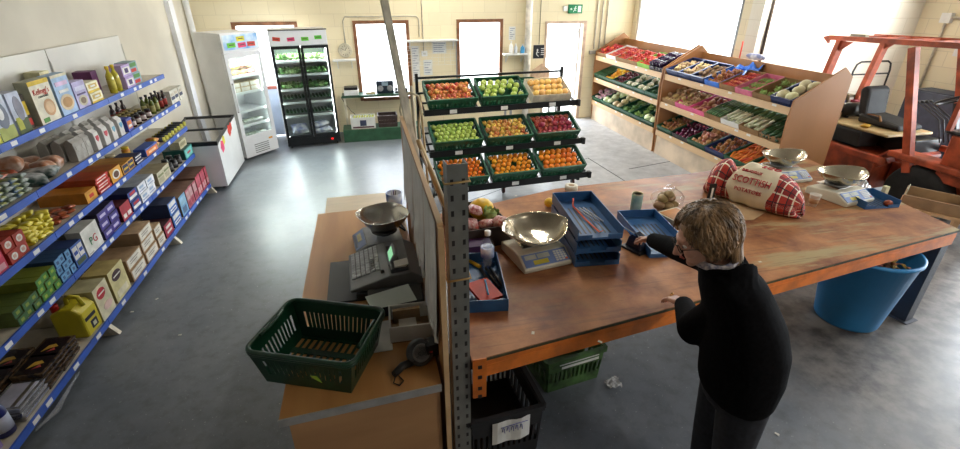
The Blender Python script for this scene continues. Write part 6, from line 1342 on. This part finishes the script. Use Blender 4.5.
t = thing('side_table', 'light wood topped low table joined behind the sales counter', 'table', (-.15,4.32,0)); q = MB(); q.box(-.33,.36,-.21,.21,CZ-.07,CZ-.035,mat('light_veneer',(.62,.50,.34),.4,noise=.06,scale=3,stretch=(1,4,1))); q.box(-.33,.36,-.222,-.211,CZ-.075,CZ-.02,K('d8d4c4')); q.build('tabletop', t)
for sx in (-.3,.33):
    for sy in (-.18,.18): q = MB(); q.box(sx-.02,sx+.02,sy-.02,sy+.02,0,CZ-.07,GREY); q.build('leg', t)
# partition
t = thing('partition_board', 'tall plywood partition with torn white sheets between counter and worktop', 'partition', (.25,2.78,0)); oy = 2.78
q = MB(); q.box(-.009,.009,1.80-oy,3.78-oy,0,1.745,PLY); q.build('board', t)
q = MB(); q.box(-.012,.013,1.782-oy,1.80-oy,0,1.745,PINE); q.box(-.012,.013,1.80-oy,3.78-oy,1.7455,1.76,PINE); q.build('edge_batten', t)
SHT = mat('hanging_paper',(.62,.60,.57),.85,noise=.05,bump=.1)
for (y0,y1,zt_,zb) in ((1.86,2.30,1.735,1.02),(2.32,2.86,1.738,1.12),(2.88,3.55,1.736,1.2)):
    q = MB(); n, m_ = 14, 10; rr = random.Random(int(y0*100)); vs = []
    for j in range(m_+1):
        for i in range(n+1):
            z_ = zt_-(zt_-zb-(.08*math.sin(i*1.7)+rr.uniform(0,.06))*(1 if j == m_ else 0))*j/m_; vs.append((-.014-.022*j/m_*abs(math.sin(i*.9+j*.15)), y0-oy+(y1-y0)*i/n, z_))
    k0 = len(vs); vs += [(v[0]+.0012,v[1],v[2]) for v in vs]
    fs = [(j*(n+1)+i,j*(n+1)+i+1,(j+1)*(n+1)+i+1,(j+1)*(n+1)+i) for j in range(m_) for i in range(n)]; fs += [tuple(k0+a for a in f[::-1]) for f in fs]
    q.add(vs,fs,SHT,True); q.build('paper_sheet', t)
# poles, bamboo and a rope loop standing behind the partition
LATH = mat('pale_lath',(.62,.56,.42),.6,noise=.15,scale=4,stretch=(6,6,.6)); BAM = mat('bamboo_cane',(.46,.33,.15),.5,noise=.2,scale=5)
pa, pb2 = pY(418,170,3.55), pY(384,0,4.0); dd = (pb2-pa).normalized(); k_ = (HT-.06-pa.z)/dd.z; top_ = pa+dd*k_; bot_ = pa-dd*((pa.z-.93)/dd.z)
tag(MB().bar(tuple(bot_),tuple(top_),.055,.03,LATH).build('wooden_lath'),'long pale wooden lath leaning from behind the partition up to the roof','pole')
for (ax,ay,aY,bx_,by_,r_,m_,lb) in ((418,140,3.75,457,233,.022,BAM,'thick brown bamboo cane leaning behind the partition'),(406,88,3.95,417,205,.012,BLACKM,'thin black rod among canes at far end of the partition'),(411,86,3.95,422,205,.014,LATH,'thin pale cane at the far end of the partition'),(420,95,3.9,430,206,.010,BAM,'slender brown cane right of the pale ones'),(421,150,3.6,446,215,.008,LATH,'very thin pale stick beside the thick bamboo cane')):
    a, b_ = pY(ax,ay,aY), pz(bx_,by_,TZ+.01); tag(MB().tube([tuple(a),tuple((a+b_)/2),tuple(b_)],r_,m_,8).build('bamboo_cane' if m_ is not BLACKM else 'metal_rod'),lb,'cane')
lp = [pY(x,y,3.8) for x,y in ((411,150),(405,128),(400,110),(402,98),(410,92),(418,96),(421,108),(419,125),(421,150))]
tag(MB().tube([tuple(v) for v in lp],.009,mat('rope',(.55,.48,.32),.8,noise=.1),8).build('rope_loop'),'pale rope loop hanging over the canes behind partition','rope')
# ---- shopping basket
rb = [pz(249,352,1.07),pz(355,366,1.07),pz(381,311,1.07),pz(289.5,300,1.07)]; cc_ = sum(rb,Vector())/4; ra_ = math.atan2(rb[1].y-rb[0].y,rb[1].x-rb[0].x)
BW, BD_ = ((rb[1]-rb[0]).length+(rb[2]-rb[3]).length)/2, ((rb[2]-rb[1]).length+(rb[3]-rb[0]).length)/2
BKG = mat('basket_green',(.005,.045,.02),.35,noise=.1,scale=8)
t = thing('shopping_basket', 'dark green plastic shopping basket on the near end of counter', 'basket', (cc_.x,cc_.y,CZ+.001), ra_)
q = MB(); w, d, h = BW/2, BD_/2, .225; f_ = .84
B_ = [(-w*f_,-d*f_,0),(w*f_,-d*f_,0),(w*f_,d*f_,0),(-w*f_,d*f_,0)]; T_ = [(-w,-d,h),(w,-d,h),(w,d,h),(-w,d,h)]
def panel(q, a0, a1, c0, c1, n, th, m, vb=(.28,.80), mid=None):
    a0,a1,c0,c1 = map(Vector,(a0,a1,c0,c1)); e = lambda u,v: (a0.lerp(a1,u)).lerp(c0.lerp(c1,u),v); nr = (a1-a0).cross(c0-a0).normalized()*th
    def qq(u0,u1,v0,v1):
        p = [e(u0,v0),e(u1,v0),e(u1,v1),e(u0,v1)]; vs = [tuple(v) for v in p]+[tuple(v-nr) for v in p]; q.add(vs,[(0,1,2,3),(7,6,5,4),(0,4,5,1),(1,5,6,2),(2,6,7,3),(3,7,4,0)],m)
    qq(0,1,0,vb[0]); qq(0,1,vb[1],1)
    if mid: qq(0,1,mid[0],mid[1])
    qq(0,.10,*vb); qq(.9,1,*vb)
    for i in range(1,n): u = .1+.8*i/n; qq(u-.019,u+.019,*vb)
for i in range(4):
    a,b_ = i,(i+1)%4
    panel(q,B_[a],B_[b_],T_[a],T_[b_],16 if i%2 == 0 else 11,.004,BKG,(.30,.72))
for i in range(13):
    x = -w*f_+2*w*f_*i/12; q.box(max(-w*f_,x-.007),min(w*f_,x+.007),-d*f_,d*f_,0,.005,BKG)
for i in range(4): y = -d*f_+2*d*f_*i/3; q.box(-w*f_,w*f_,max(-d*f_,y-.02),min(d*f_,y+.02),.0,.006,BKG)
q.build('basket_body', t)
q = MB(); rr_ = [(-w,-d),(w,-d),(w,d),(-w,d)]; cr_ = .045; pts = []
for (sx,sy,a0) in ((1,-1,-90),(1,1,0),(-1,1,90),(-1,-1,180)):
    for k in range(5): a_ = R(a0+k*22.5); pts.append((sx*(w-cr_)+cr_*math.cos(a_)*1.15, sy*(d-cr_)+cr_*math.sin(a_)*1.15, h))
pts.append(pts[0]); q.tube(pts,.013,BKG,8,cap=False); q.tube([(p_[0]*1.01,p_[1]*1.01,p_[2]-.014) for p_ in pts],.009,BKG,8,cap=False); q.build('rim', t)
q = MB(); q.tube([(-w*.96,-d*.5,h+.01),(-w*.94,-d*.2,h+.004),(-w*.94,d*.2,h+.004),(-w*.96,d*.5,h+.01)],.009,BKG,8); q.build('handle', t)
q = MB(); q.tube([(w*.96,-d*.5,h+.01),(w*.94,-d*.2,h+.004),(w*.94,d*.2,h+.004),(w*.96,d*.5,h+.01)],.009,BKG,8); q.build('handle', t)
M = Matrix(); q = MB(); q.prism([(-.03,.0),(.0,.018),(.04,.0),(.0,-.003)],-.0025,0,K('a8c83c'),'y',M=Matrix.Translation((.06,-d*f_-.018,.085)) @ Matrix.Rotation(R(-15),4,'X') @ Matrix.Rotation(R(25),4,'Y')); q.build('leaf_logo', t)
# ---- till
b = MB(); b.box(-.24,.30,-.25,.27,0,.014,BLACK); o = b.build('rubber_mat'); o.location = (-.14,2.88,CZ+.001); tag(o,'black rubber mat under the grey cash register','mat')
TG = mat('till_grey',(.20,.205,.21),.45,noise=.05); TDK = mat('till_dark',(.045,.048,.055),.45,noise=.1)
t = thing('cash_register', 'grey cash register with keypad and lit green display on the counter', 'cash register', (.0,2.87,CZ+.016), R(-88))   # local -y faces the operator's side
q = MB(); q.box(-.25,.25,-.20,.22,0,.045,TDK); q.build('cash_drawer', t, bevel=.006)
q = MB(); pr = [(-.235,.045),(.235,.045),(.235,.10),(.16,.145),(.02,.135),(-.235,.062)]
q.prism([(y,z) for y,z in pr], -.255, .225, TG, 'x'); BD2 = q.build('body', t, bevel=.012)
M = Matrix.Translation((-.02,-.235,.0625)) @ Matrix.Rotation(math.atan2(.073,.255),4,'X')
q = MB()
for i in range(10):
    for j in range(6): q.box(-.21+i*.034,-.185+i*.034,.02+j*.033,.044+j*.033,.001,.008,BLACK if (j in (4,) and 4<i<9) else K('d0d2d6'),M)
KY = q.build('keypad', t)
q = MB(); q.box(-.15,.17,.03,.10,.0,.003,TDK,Matrix.Translation((-.02,.0,.138))); q.build('printer_cover', t)
q = MB(); Md = Matrix.Translation((.02,.02,.135)) @ Matrix.Rotation(R(-30),4,'X') @ Matrix.Rotation(R(0),4,'Z'); q.box(-.085,.085,-.0,.03,0,.105,TG,Md); DSP = q.build('display_housing', t, bevel=.006)
q = MB(); q.box(-.062,.062,-.002,0,.03,.085,mat('lcd_green',(.22,.55,.30),.3,noise=0,emit=.8),Md); q.build('green_screen', DSP)
q = MB(); q.box(.09,.2,.03,.15,.12,.165,TDK); q.build('receipt_printer', t, bevel=.01); q = MB(); q.prism([(.06,.165),(.13,.165),(.15,.185),(.06,.172)],.105,.185,PAPER,'x'); q.build('receipt_roll', t)
q = MB(); q.lathe([(.028,.135),(.028,.139),(.001,.140)],K('a8acb8'),16,c=(-.12,.13,0)); q.build('badge', t)
q = MB(); q.lathe([(.012,.115),(.012,.14),(.001,.142)],BLACK,12,c=(.15,-.02,0)); q.build('key_switch', t)
# note pad page lying beside
c4 = [pz(365,297,.955),pz(372,310,.95),pz(417,300,.965),pz(408,284,.975)]; b = MB(); vs = [tuple(v) for v in c4]+[tuple(v+Vector((0,0,.002))) for v in c4]; b.add(vs,[(0,1,2,3),(7,6,5,4),(0,4,5,1),(1,5,6,2),(2,6,7,3),(3,7,4,0)],mat('mint_paper',(.50,.56,.52),.8,noise=.03)); o = b.build('paper_sheet'); tag(o,'pale mint paper sheet resting on the till tray edge','paper')
b = MB(); b.box(-.15,.19,-.10,.10,0,.09,BLACK); o = b.build('cash_tray',bevel=.01); o.location = (.03,2.52,CZ+.001); tag(o,'black cash tray under the mint paper sheet','tray')
# counter scale with deep bowl
cs = thing('counter_scale', 'grey counter scale with deep round-square steel bowl behind the till', 'scale', (-.01,3.38,CZ+.001), R(-84)); q = MB(); q.prism([(-.20,0),(.17,0),(.17,.06),(-.06,.09),(-.11,.09),(-.20,.035)],-.16,.16,GREY,'x'); q.build('body', cs, bevel=.008)
M = Matrix.Translation((0,-.155,.063)) @ Matrix.Rotation(math.atan2(.055,.09),4,'X'); q = MB(); q.box(-.13,.13,-.045,.045,0,.003,SCP,M); q.box(-.09,.03,-.015,.02,.003,.005,K('b8b080',.3),M)
for i in range(6): q.box(-.11+i*.036,-.09+i*.036,-.04,-.025,.003,.006,K('9098a0'),M)
q.build('control_panel', cs)
q = MB(); q.lathe([(.06,.09),(.06,.11),(.10,.115),(.10,.13)],DGREY,20,c=(0,.04,0)); q.build('load_plate', cs)
q = MB(); n = 40; pf = [(.001,0),(.45,.0),(.60,.010),(.85,.075),(1,.125),(1.03,.126),(1.0,.118),(.83,.068),(.57,.002),(.44,-.006),(.001,-.006)]
def sq(k,f,z):
    a_ = 6.283*k/n; e_ = .72 if f > .7 else 1; r_ = .185*f; c1,s1_ = math.cos(a_),math.sin(a_); return (r_*math.copysign(abs(c1)**e_,c1), r_*math.copysign(abs(s1_)**e_,s1_), z)
vs = [sq(k,f,z) for f,z in pf for k in range(n)]; q.add(vs,[(i*n+k,i*n+(k+1)%n,(i+1)*n+(k+1)%n,(i+1)*n+k) for i in range(len(pf)-1) for k in range(n)],mat('bowl_steel',(.60,.58,.53),.25,metal=1,noise=.12,scale=5),True); q.build('weighing_bowl', cs, (0,.04,.138), R(18))
# tin mug
p = Vector((.15,4.0,CZ+.001)); MG = mat('mug_blue',(.05,.12,.40),.35,scale=14,col2=(.75,.75,.75),detail=1); mg = thing('pen_pot','blue and white patterned tin pot holding pens by the partition','pot',p); mg.scale = (1.25,)*3; q = MB(); q.lathe([(.001,0),(.055,0),(.058,.14),(.054,.14),(.052,.01),(.001,.01)],MG,20); q.build('pot', mg)
for i in range(4): o = MB().tube([(0,0,.02),(.02*math.cos(i*1.6),.02*math.sin(i*1.6),.19)],.005,[BLACK,K('2848a8'),K('c8c8c8'),K('7a4a20')][i],6).build('pen'); o.location = p; tag(o,['black pen standing in the blue and white pot','blue pen standing in the blue and white pot','silver pen standing in the blue and white pot','brown pencil standing in the blue and white pot'][i],'pen')
tag(MB().tube([(.10,3.72,CZ+.012),(.17,3.80,CZ+.05),(.20,3.72,CZ+.02),(.14,3.62,CZ+.03),(.20,3.55,CZ+.012),(.13,3.85,CZ+.03),(.20,3.9,CZ+.012)],.009,BLACK,8).build('cable'),'tangled black cables behind the counter scale','cable')
# cardboard/white box with bits, tape gun, sheet
t = thing('open_box','open white box with cardboard and bits, beside the till','box',(.115,2.27,CZ+.001),R(-2)); openbox(.24,.22,.11,PAPER,'box',CARD,parent=t)
b = MB(); b.box(-.05,.05,-.04,.04,0,.05,K('cfc8b8')); o = b.build('carton'); o.location = (.10,2.26,CZ+.012); tag(o,'small cream carton inside the open white box','carton')
b = MB(); b.box(-.08,.08,-.012,.012,0,.09,CARD); o = b.build('card_divider'); o.location = (.10,2.34,CZ+.012); tag(o,'brown cardboard strip standing in the open white box','cardboard')
b = MB(); b.box(-.05,.06,-.14,.13,0,.004,PAPER); o = b.build('paper_sheet'); o.location = (-.06,2.25,CZ+.0015); tag(o,'white sheet lying on counter between basket and box','paper')
t = thing('tape_gun','black hand-held tape gun lying in front of the open white box','tape gun',(.12,1.99,CZ+.001),R(18))
q = MB(); M = Matrix.Translation((.02,0,.055)) @ Matrix.Rotation(R(62),4,'X'); q.lathe([(.02,-.025),(.068,-.025),(.072,-.018),(.072,.018),(.068,.025),(.02,.025)],DGREY,26,M=M); q.lathe([(.036,.025),(.045,.028),(.05,.025)],GREY,22,M=M); q.build('tape_reel', t)
q = MB(); q.box(.05,.12,-.035,.035,.02,.10,BLACK); q.lathe([(.008,0),(.008,.004)],K('c83838'),10,c=(.07,-.037,.06)); q.build('housing', t, bevel=.01)
q = MB(); q.tube([(-.02,-.02,.03),(-.09,-.02,.026),(-.15,-.05,.022)],[.02,.022,.018],BLACK,10); q.build('grip', t)
q = MB(); q.tube([(-.14,-.05,.02),(-.17,-.09,.008),(-.15,-.12,.006),(-.12,-.10,.006),(-.13,-.06,.012)],.004,BLACK,6); q.build('wrist_loop', t)
# ---- left end of the worktop, seen past the post
t = thing('stationery_tray','blue tray of pens and red folder beside the slotted post','tray',(.62,2.55,TZ+.001),R(-8)); q = MB(); openbox(.26,.58,.085,TRB,'tray_body',TRB,th=.006,parent=t)
b = MB(); b.box(-.08,.07,-.10,.10,0,.02,K('b83020')); o = b.build('folder'); o.location = (.60,2.40,TZ+.055); o.rotation_euler = (.1,0,.3); tag(o,'red folder lying at the near end of the stationery tray','folder')
o = MB().tube([(-.0,-.08,.0),(.02,.08,.0)],.006,K('58a0d0'),8).build('pen'); o.location = (.60,2.40,TZ+.088); tag(o,'light blue pen lying on the red folder','pen')
for i,(cc,xx) in enumerate((('181818',.70),('18181c',.66),('303438',.73))):
    o = MB().tube([(0,-.13,.0),(0,.13,.0)],.011,K(cc,.35),8).build('marker_pen'); o.location = (xx,2.60,TZ+.02+i*.0); o.rotation_euler = (0,0,.1); tag(o,'dark marker pen in the stationery tray','marker','dark markers in the stationery tray')
o = MB().tube([(0,-.06,0),(0,.06,0)],.013,K('e0b820'),8).build('highlighter'); o.location = (.62,2.80,TZ+.022); o.rotation_euler = (0,0,.5); tag(o,'yellow highlighter at far end of the stationery tray','marker')
WTR = glassmat('water_bottle_plastic',(.86,.90,.95)); t = thing('water_bottle','clear plastic water bottle with white cap and blue label standing by the post','bottle',(.70,2.74,TZ+.001)); t.scale = (1.2,)*3; q = MB(); q.lathe([(.034,0),(.038,.01),(.036,.06),(.038,.12),(.037,.17),(.016,.215),(.014,.235)],WTR,18); q.lathe([(.0385,.09),(.0392,.15)],mat('bottle_label',(.15,.25,.6),.4,scale=20,col2=(.8,.8,.85)),18); q.lathe([(.020,.0),(.028,.1),(.026,.16)],mat('frost',(.8,.85,.9),.3,alpha=.25,noise=0),12); q.build('bottle_body', t); q = MB(); q.lathe([(.017,.225),(.018,.25),(.001,.252)],WHITE,14); q.build('cap', t)
t = thing('produce_box','dark low box of wrapped produce at the back left of worktop','box',(.74,3.30,TZ+.001),R(6)); openbox(.40,.52,.16,mat('box_dark',(.05,.035,.03),.7),'box',parent=t)
gm = kind_of(MB().ell((0,0,0),.105,.095,.09,mat('yellow_melon',(.80,.50,.03),.4,noise=.08,scale=12),18).build('melon'),'melon'); gm.put((.82,3.42,TZ+.15),0,'yellow melon in the dark low box behind the slotted post')
o = leafy('cabbage',.10,PALEG,21); o.location = (.60,3.42,TZ+.10); tag(o,'pale green cabbage at back of the dark low box','cabbage')
o = leafy('lettuce',.08,MATS['veg_lett'],22); o.location = (.86,3.27,TZ+.13); tag(o,'small green leafy head below the yellow melon','lettuce')
rdb = mat('red_net_bag',(.42,.05,.06),.35,scale=45,col2=(.70,.55,.52),detail=2)
for i,(x_,y_,z_) in enumerate(((.66,3.16,.13),(.80,3.14,.12),(.72,3.24,.20),(.90,3.12,.14))):
    o = pillow('meat_pack',.17,.14,.08,rdb); o.location = (x_,y_,TZ+z_); o.scale = (.8,.8,.8); o.rotation_euler = (.3*(-1)**i,.2,i*.7); tag(o,'red and white wrapped pack heaped in the dark low box','pack','red and white packs in the dark low box')
o = MB(); o.box(-.16,.12,-.06,.06,0,.10,K('4a2860')); o = o.build('purple_carton'); o.location = (.66,2.96,TZ+.001); tag(o,'purple carton between the water bottle and dark produce box','carton')
tag(MB().tube([(.80,3.02,TZ+.01),(.93,3.10,TZ+.008),(1.05,3.12,TZ+.008),(1.1,3.0,TZ+.02)],.005,BLACK,6).build('power_cable'),'black power cable running from nearest scale towards the post','cable')
# ================================================================== THE SHOP WORKER
def MF(p, rz, pitch=0): return Matrix.Translation(p) @ Matrix.Rotation(rz,4,'Z') @ Matrix.Rotation(pitch,4,'Y')
FA = math.atan2(.30,-.95); fd = Vector((math.cos(FA),math.sin(FA),0)); ld = Vector((-fd.y,fd.x,0))     # ld = her left
PW = thing('person', 'person in black cardigan with short fair hair and glasses, reaching across worktop', 'person', (1.66,1.44,0)); PO = Vector((1.66,1.44,0))
def loft(q, rings, m, n=24, e=1.):
    vs = []
    for (c, a, b_) in rings:
        for k in range(n):
            t_ = 6.2832*k/n; vs.append(tuple(Vector(c)-PO+fd*a*math.cos(t_)+ld*b_*math.sin(t_)))
    q.add(vs,[(i*n+k,i*n+(k+1)%n,(i+1)*n+(k+1)%n,(i+1)*n+k) for i in range(len(rings)-1) for k in range(n)],m,True)
    q.add(vs[:n],[tuple(range(n))[::-1]],m); q.add(vs[-n:],[tuple(range(n))],m)
def T(q, pts, rs, m, n=12): q.tube([tuple(Vector(p)-PO) for p in pts], rs, m, n)
hip_c = Vector((1.64,1.42,.95)); Rs, Re, Rw = Vector((1.625,1.79,1.42)), Vector((1.70,2.13,1.27)), Vector((1.745,2.42,1.17)); Ls, Le, Lw = Vector((1.565,1.41,1.43)), Vector((1.535,1.66,1.07)), Vector((1.690,1.95,1.0))
hipL, hipR = hip_c-ld*-.10, hip_c-ld*.10; hipL, hipR = hip_c+ld*.10, hip_c-ld*.10
kneeL, kneeR = Vector((1.62,1.30,.50)), Vector((1.66,1.50,.50)); ankL, ankR = Vector((1.67,1.31,.09)), Vector((1.71,1.52,.09))
HC = Vector((1.475,1.665,1.605)); HM = Matrix.Translation(HC-PO) @ Matrix.Rotation(FA+R(4),4,'Z') @ Matrix.Rotation(R(20),4,'Y')
def hm(x,y,z): return tuple(HM @ Vector((x,y,z)))
body = MB()
loft(body,[((1.64,1.42,.86),.12,.17),((1.64,1.42,1.0),.14,.18),((1.63,1.46,1.15),.12,.16),((1.61,1.51,1.3),.10,.14),((1.595,1.57,1.40),.08,.12),((1.57,1.60,1.46),.06,.08)],SKIN)
T(body,[(1.575,1.60,1.42),(1.545,1.625,1.50),(1.51,1.645,1.57)],[.075,.06,.062],SKIN)
T(body,[Rs,Re,Rw],[.05,.042,.03],SKIN); T(body,[Ls,Le,Lw],[.05,.042,.03],SKIN)
T(body,[hipL,kneeL,ankL],[.085,.058,.04],SKIN); T(body,[hipR,kneeR,ankR],[.085,.058,.04],SKIN)
T(body,[(1.585,1.56,1.40),Ls],[.06,.045],SKIN); T(body,[(1.60,1.66,1.40),Rs],[.06,.045],SKIN)
# head: skull, jaw, nose, brow, cheeks, lips, ears
body.ell((0,0,.02),.112,.090,.118,SKIN,24,HM); body.ell((.025,0,-.055),.078,.066,.078,SKIN,20,HM); body.ell((.075,0,-.105),.026,.028,.022,SKIN,12,HM)
body.tube([hm(.105,0,.03),hm(.130,0,-.01),hm(.138,0,-.028),hm(.118,0,-.040)],[.012,.014,.018,.012],SKIN,10); body.ell((.122,.014,-.034),.012,.009,.009,SKIN,8,HM); body.ell((.122,-.014,-.034),.012,.009,.009,SKIN,8,HM)
body.tube([hm(.098,-.045,.038),hm(.112,0,.036),hm(.098,.045,.038)],[.011,.013,.011],SKIN,8); body.ell((.085,.040,-.03),.028,.026,.026,SKIN,10,HM); body.ell((.085,-.040,-.03),.028,.026,.026,SKIN,10,HM)
for s_ in (1,-1): body.ell((-.005,s_*.092,-.012),.020,.010,.034,SKIN,10,HM)
# hands with five fingers
def hand(q, W, d, up, side, curl, spread=.018, s=1.05):
    """W wrist, d direction of the hand, up = back of hand, side = towards thumb"""
    W = Vector(W); d = Vector(d).normalized(); side = Vector(side).normalized(); side = (side-d*side.dot(d)).normalized(); dn = -(d.cross(side) if d.cross(side).dot(Vector(up)) > 0 else -d.cross(side)).normalized()
    pc = W+d*.05*s
    T(q,[W-d*.015,W+d*.02*s],[.030,.030],SKIN,12)
    for k in range(4):          # palm bones make one webbed palm
        o_ = side*(.026-.0175*k)*s; T(q,[W+o_*.55,W+d*.045*s+o_*.9,W+d*.086*s+o_],[.018,.017,.013],SKIN,10)
    Ls_ = [.072,.080,.074,.058]
    for k in range(4):
        o_ = side*(.027-.018*k)*s; b0 = W+d*.084*s+o_; L1 = Ls_[k]*s; a1,a2,a3 = curl
        v1 = (d*math.cos(a1)+dn*math.sin(a1)); v2 = (d*math.cos(a2)+dn*math.sin(a2)); v3 = (d*math.cos(a3)+dn*math.sin(a3)); sp_ = side*(spread*(1.5-k)*.35)
        p1 = b0+v1*L1*.45+sp_*.5; p2 = p1+v2*L1*.32+sp_*.3; p3 = p2+v3*L1*.25
        T(q,[b0-d*.01,p1,p2,p3],[.0115,.0098,.0088,.0070],SKIN,8)
    t0 = W+d*.018*s+side*.022*s; t1 = t0+(d*.6+side*.75+dn*.3).normalized()*.040*s; t2 = t1+(d*.85+side*.30+dn*.45).normalized()*.032*s; t3 = t2+(d*.95+dn*.4).normalized()*.024*s
    T(q,[t0,t1,t2,t3],[.016,.0135,.0115,.0085],SKIN,8)
hand(body,Rw+(Rw-Re).normalized()*.02,(Rw-Re)+Vector((-.05,.02,-.02)),(0,0,1),-ld.cross(Vector((0,0,1)))*-1,(.35,.95,1.3))
hand(body,Lw+Vector((0,.01,-.005)),Vector((-.02,.14,-.03)),(0,0,1),Vector((.9,.1,0)),(.45,.9,1.1))
bo = remesh(body.build('body', PW), .0045, 3)
# eyes, glasses, lips
for s_ in (1,-1):
    q = MB(); q.ell((.098,s_*.033,.012),.013,.013,.010,WHITE,12,HM); q.ell((.108,s_*.033,.011),.005,.006,.006,K('283848'),10,HM); q.build('eye', PW)
q = MB(); q.tube([hm(.112,-.022,-.062),hm(.119,0,-.060),hm(.112,.022,-.062)],[.003,.007,.003],K('a85048'),8); q.build('lips', PW)
q = MB()
for s_ in (1,-1):
    ring = [hm(.128+.0*math.sin(a),s_*.035+.024*math.cos(a),.008+.019*math.sin(a)) for a in [6.283*k/18 for k in range(19)]]; q.tube(ring,.0022,K('2a1810'),6,cap=False); q.tube([hm(.126,s_*.058,.014),hm(.06,s_*.092,.014),hm(-.02,s_*.098,.010)],.0022,K('2a1810'),6)
q.tube([hm(.130,-.012,.012),hm(.133,0,.015),hm(.130,.012,.012)],.0022,K('2a1810'),6); q.build('glasses', PW)
# hair: full short layered cut made of overlapping locks
HAIR = mat('fair_hair',(.33,.195,.09),.45,scale=38,col2=(.085,.05,.024),detail=3,stretch=(1,1,.25))
q = MB(); rr = random.Random(12)
q.ell((-.022,0,.042),.125,.116,.118,HAIR,24,HM); q.ell((-.062,0,-.020),.084,.104,.100,HAIR,20,HM)
for k in range(620):
    u = rr.uniform(-math.pi,math.pi); v = rr.uniform(.05,1.45)      # around the head, from crown downwards
    front = abs(u) < .95
    vmax = .95 if abs(u) < .62 else (1.7 if front else 2.75)
    v0 = rr.uniform(0,.8)*vmax*.8; L1 = rr.uniform(.35,.65); pts = []; rs = []
    for j in range(5):
        v_ = v0+(vmax-v0)*L1*j/4*rr.uniform(.96,1.04)+.05*j; v_ = min(v_, vmax); bl = 1.04+.16*math.sin(v_*1.15)+rr.uniform(-.02,.06); uu = u+.18*math.sin(j*.8+k)*(.3 if j < 2 else .6)
        X_ = -.022+.122*bl*math.sin(v_)*math.cos(uu); Y_ = .112*bl*math.sin(v_)*math.sin(uu); Z_ = .045+.118*bl*math.cos(v_)
        if v_ > 1.5: Z_ -= (v_-1.5)*.035; X_ -= (v_-1.5)*.014
        pts.append(hm(X_,Y_,Z_)); rs.append(.0075*(1-.18*j)*rr.uniform(.7,1.25))
    q.tube(pts,rs,HAIR,5)
for k in range(150):      # longer locks down the nape
    u = math.pi+rr.uniform(-1.25,1.25); pts = []; rs = []
    for j in range(4):
        v_ = 1.3+j*.30; pts.append(hm(-.030+.128*math.sin(min(v_,1.9))*math.cos(u)*1.02, .118*math.sin(min(v_,1.9))*math.sin(u), .03-.052*j+rr.uniform(-.008,.008))); rs.append(.0085*(1-.2*j))
    q.tube(pts,rs,HAIR,5)
q.build('hair', PW)
# clothes
CAR_ = mat('black_cardigan',(.0045,.0045,.0055),.95,noise=.2,scale=60,bump=.08)
q = MB()
loft(q,[((1.61,1.40,.90),.150,.215),((1.62,1.405,.93),.165,.23),((1.635,1.42,1.04),.180,.24),((1.64,1.44,1.16),.182,.238),((1.63,1.48,1.27),.175,.235),((1.605,1.53,1.37),.160,.235),((1.59,1.56,1.44),.140,.225),((1.57,1.59,1.485),.115,.175),((1.555,1.61,1.51),.085,.105)],CAR_,32)
T(q,[(1.585,1.58,1.46),Rs,Re,Rw-(Rw-Re).normalized()*.0],[.10,.088,.068,.050],CAR_,16); T(q,[(1.565,1.52,1.47),Ls,Le,Lw-(Lw-Le).normalized()*.005],[.105,.10,.088,.052],CAR_,16)
CAR_.node_tree.nodes['Principled BSDF'].inputs['Specular IOR Level'].default_value = .08
remesh(q.build('cardigan', PW), .009, 6)
q = MB(); T(q,[hipL+Vector((0,0,.02)),kneeL,ankL+Vector((0,0,-.02))],[.125,.088,.070],MAT_J := mat('dark_jeans',(.012,.014,.022),.85,noise=.2,scale=40),16); T(q,[hipR+Vector((0,0,.02)),kneeR,ankR+Vector((0,0,-.02))],[.125,.088,.070],MAT_J,16); loft(q,[((1.64,1.42,.82),.14,.19),((1.64,1.42,1.0),.14,.19)],MAT_J)
remesh(q.build('trousers', PW), .010, 4)
for a_ in (ankL, ankR):
    q = MB(); M = Matrix.Translation(a_-PO+Vector((0,0,-.09))) @ Matrix.Rotation(FA,4,'Z'); q.ell((.06,0,.035),.135,.048,.035,BLACK,16,M,e=.8); q.ell((-.02,0,.055),.06,.045,.05,BLACK,14,M); q.box(-.07,.18,-.045,.045,0,.02,BLACK,M); q.build('shoe', PW)
SCF = mat('scarf_print',(.55,.50,.50),.8,scale=50,col2=(.12,.12,.20),detail=1)
q = MB(); ring = []
for k in range(17):
    a_ = 6.283*k/16; ring.append(tuple(Vector((1.545,1.625,1.51))-PO+fd*(.084*math.cos(a_)+.01)+ld*.088*math.sin(a_)+Vector((0,0,-.022*math.cos(a_)+.008*math.sin(a_*3)))))
q.tube(ring,.013,SCF,10,cap=False,sq=1.5); q.build('shirt_collar', PW)
hw = Lw+Vector((.02,.14,-.045)).normalized()*.07; 
q = MB(); q.lathe([(.0105,-.003),(.0115,0),(.0105,.003)],mat('gold',(.8,.55,.2),.25,metal=1),12,M=Matrix.Translation(Lw-PO+Vector((.018,.135,-.03))) @ Matrix.Rotation(R(90),4,'X')); q.build('ring', PW)
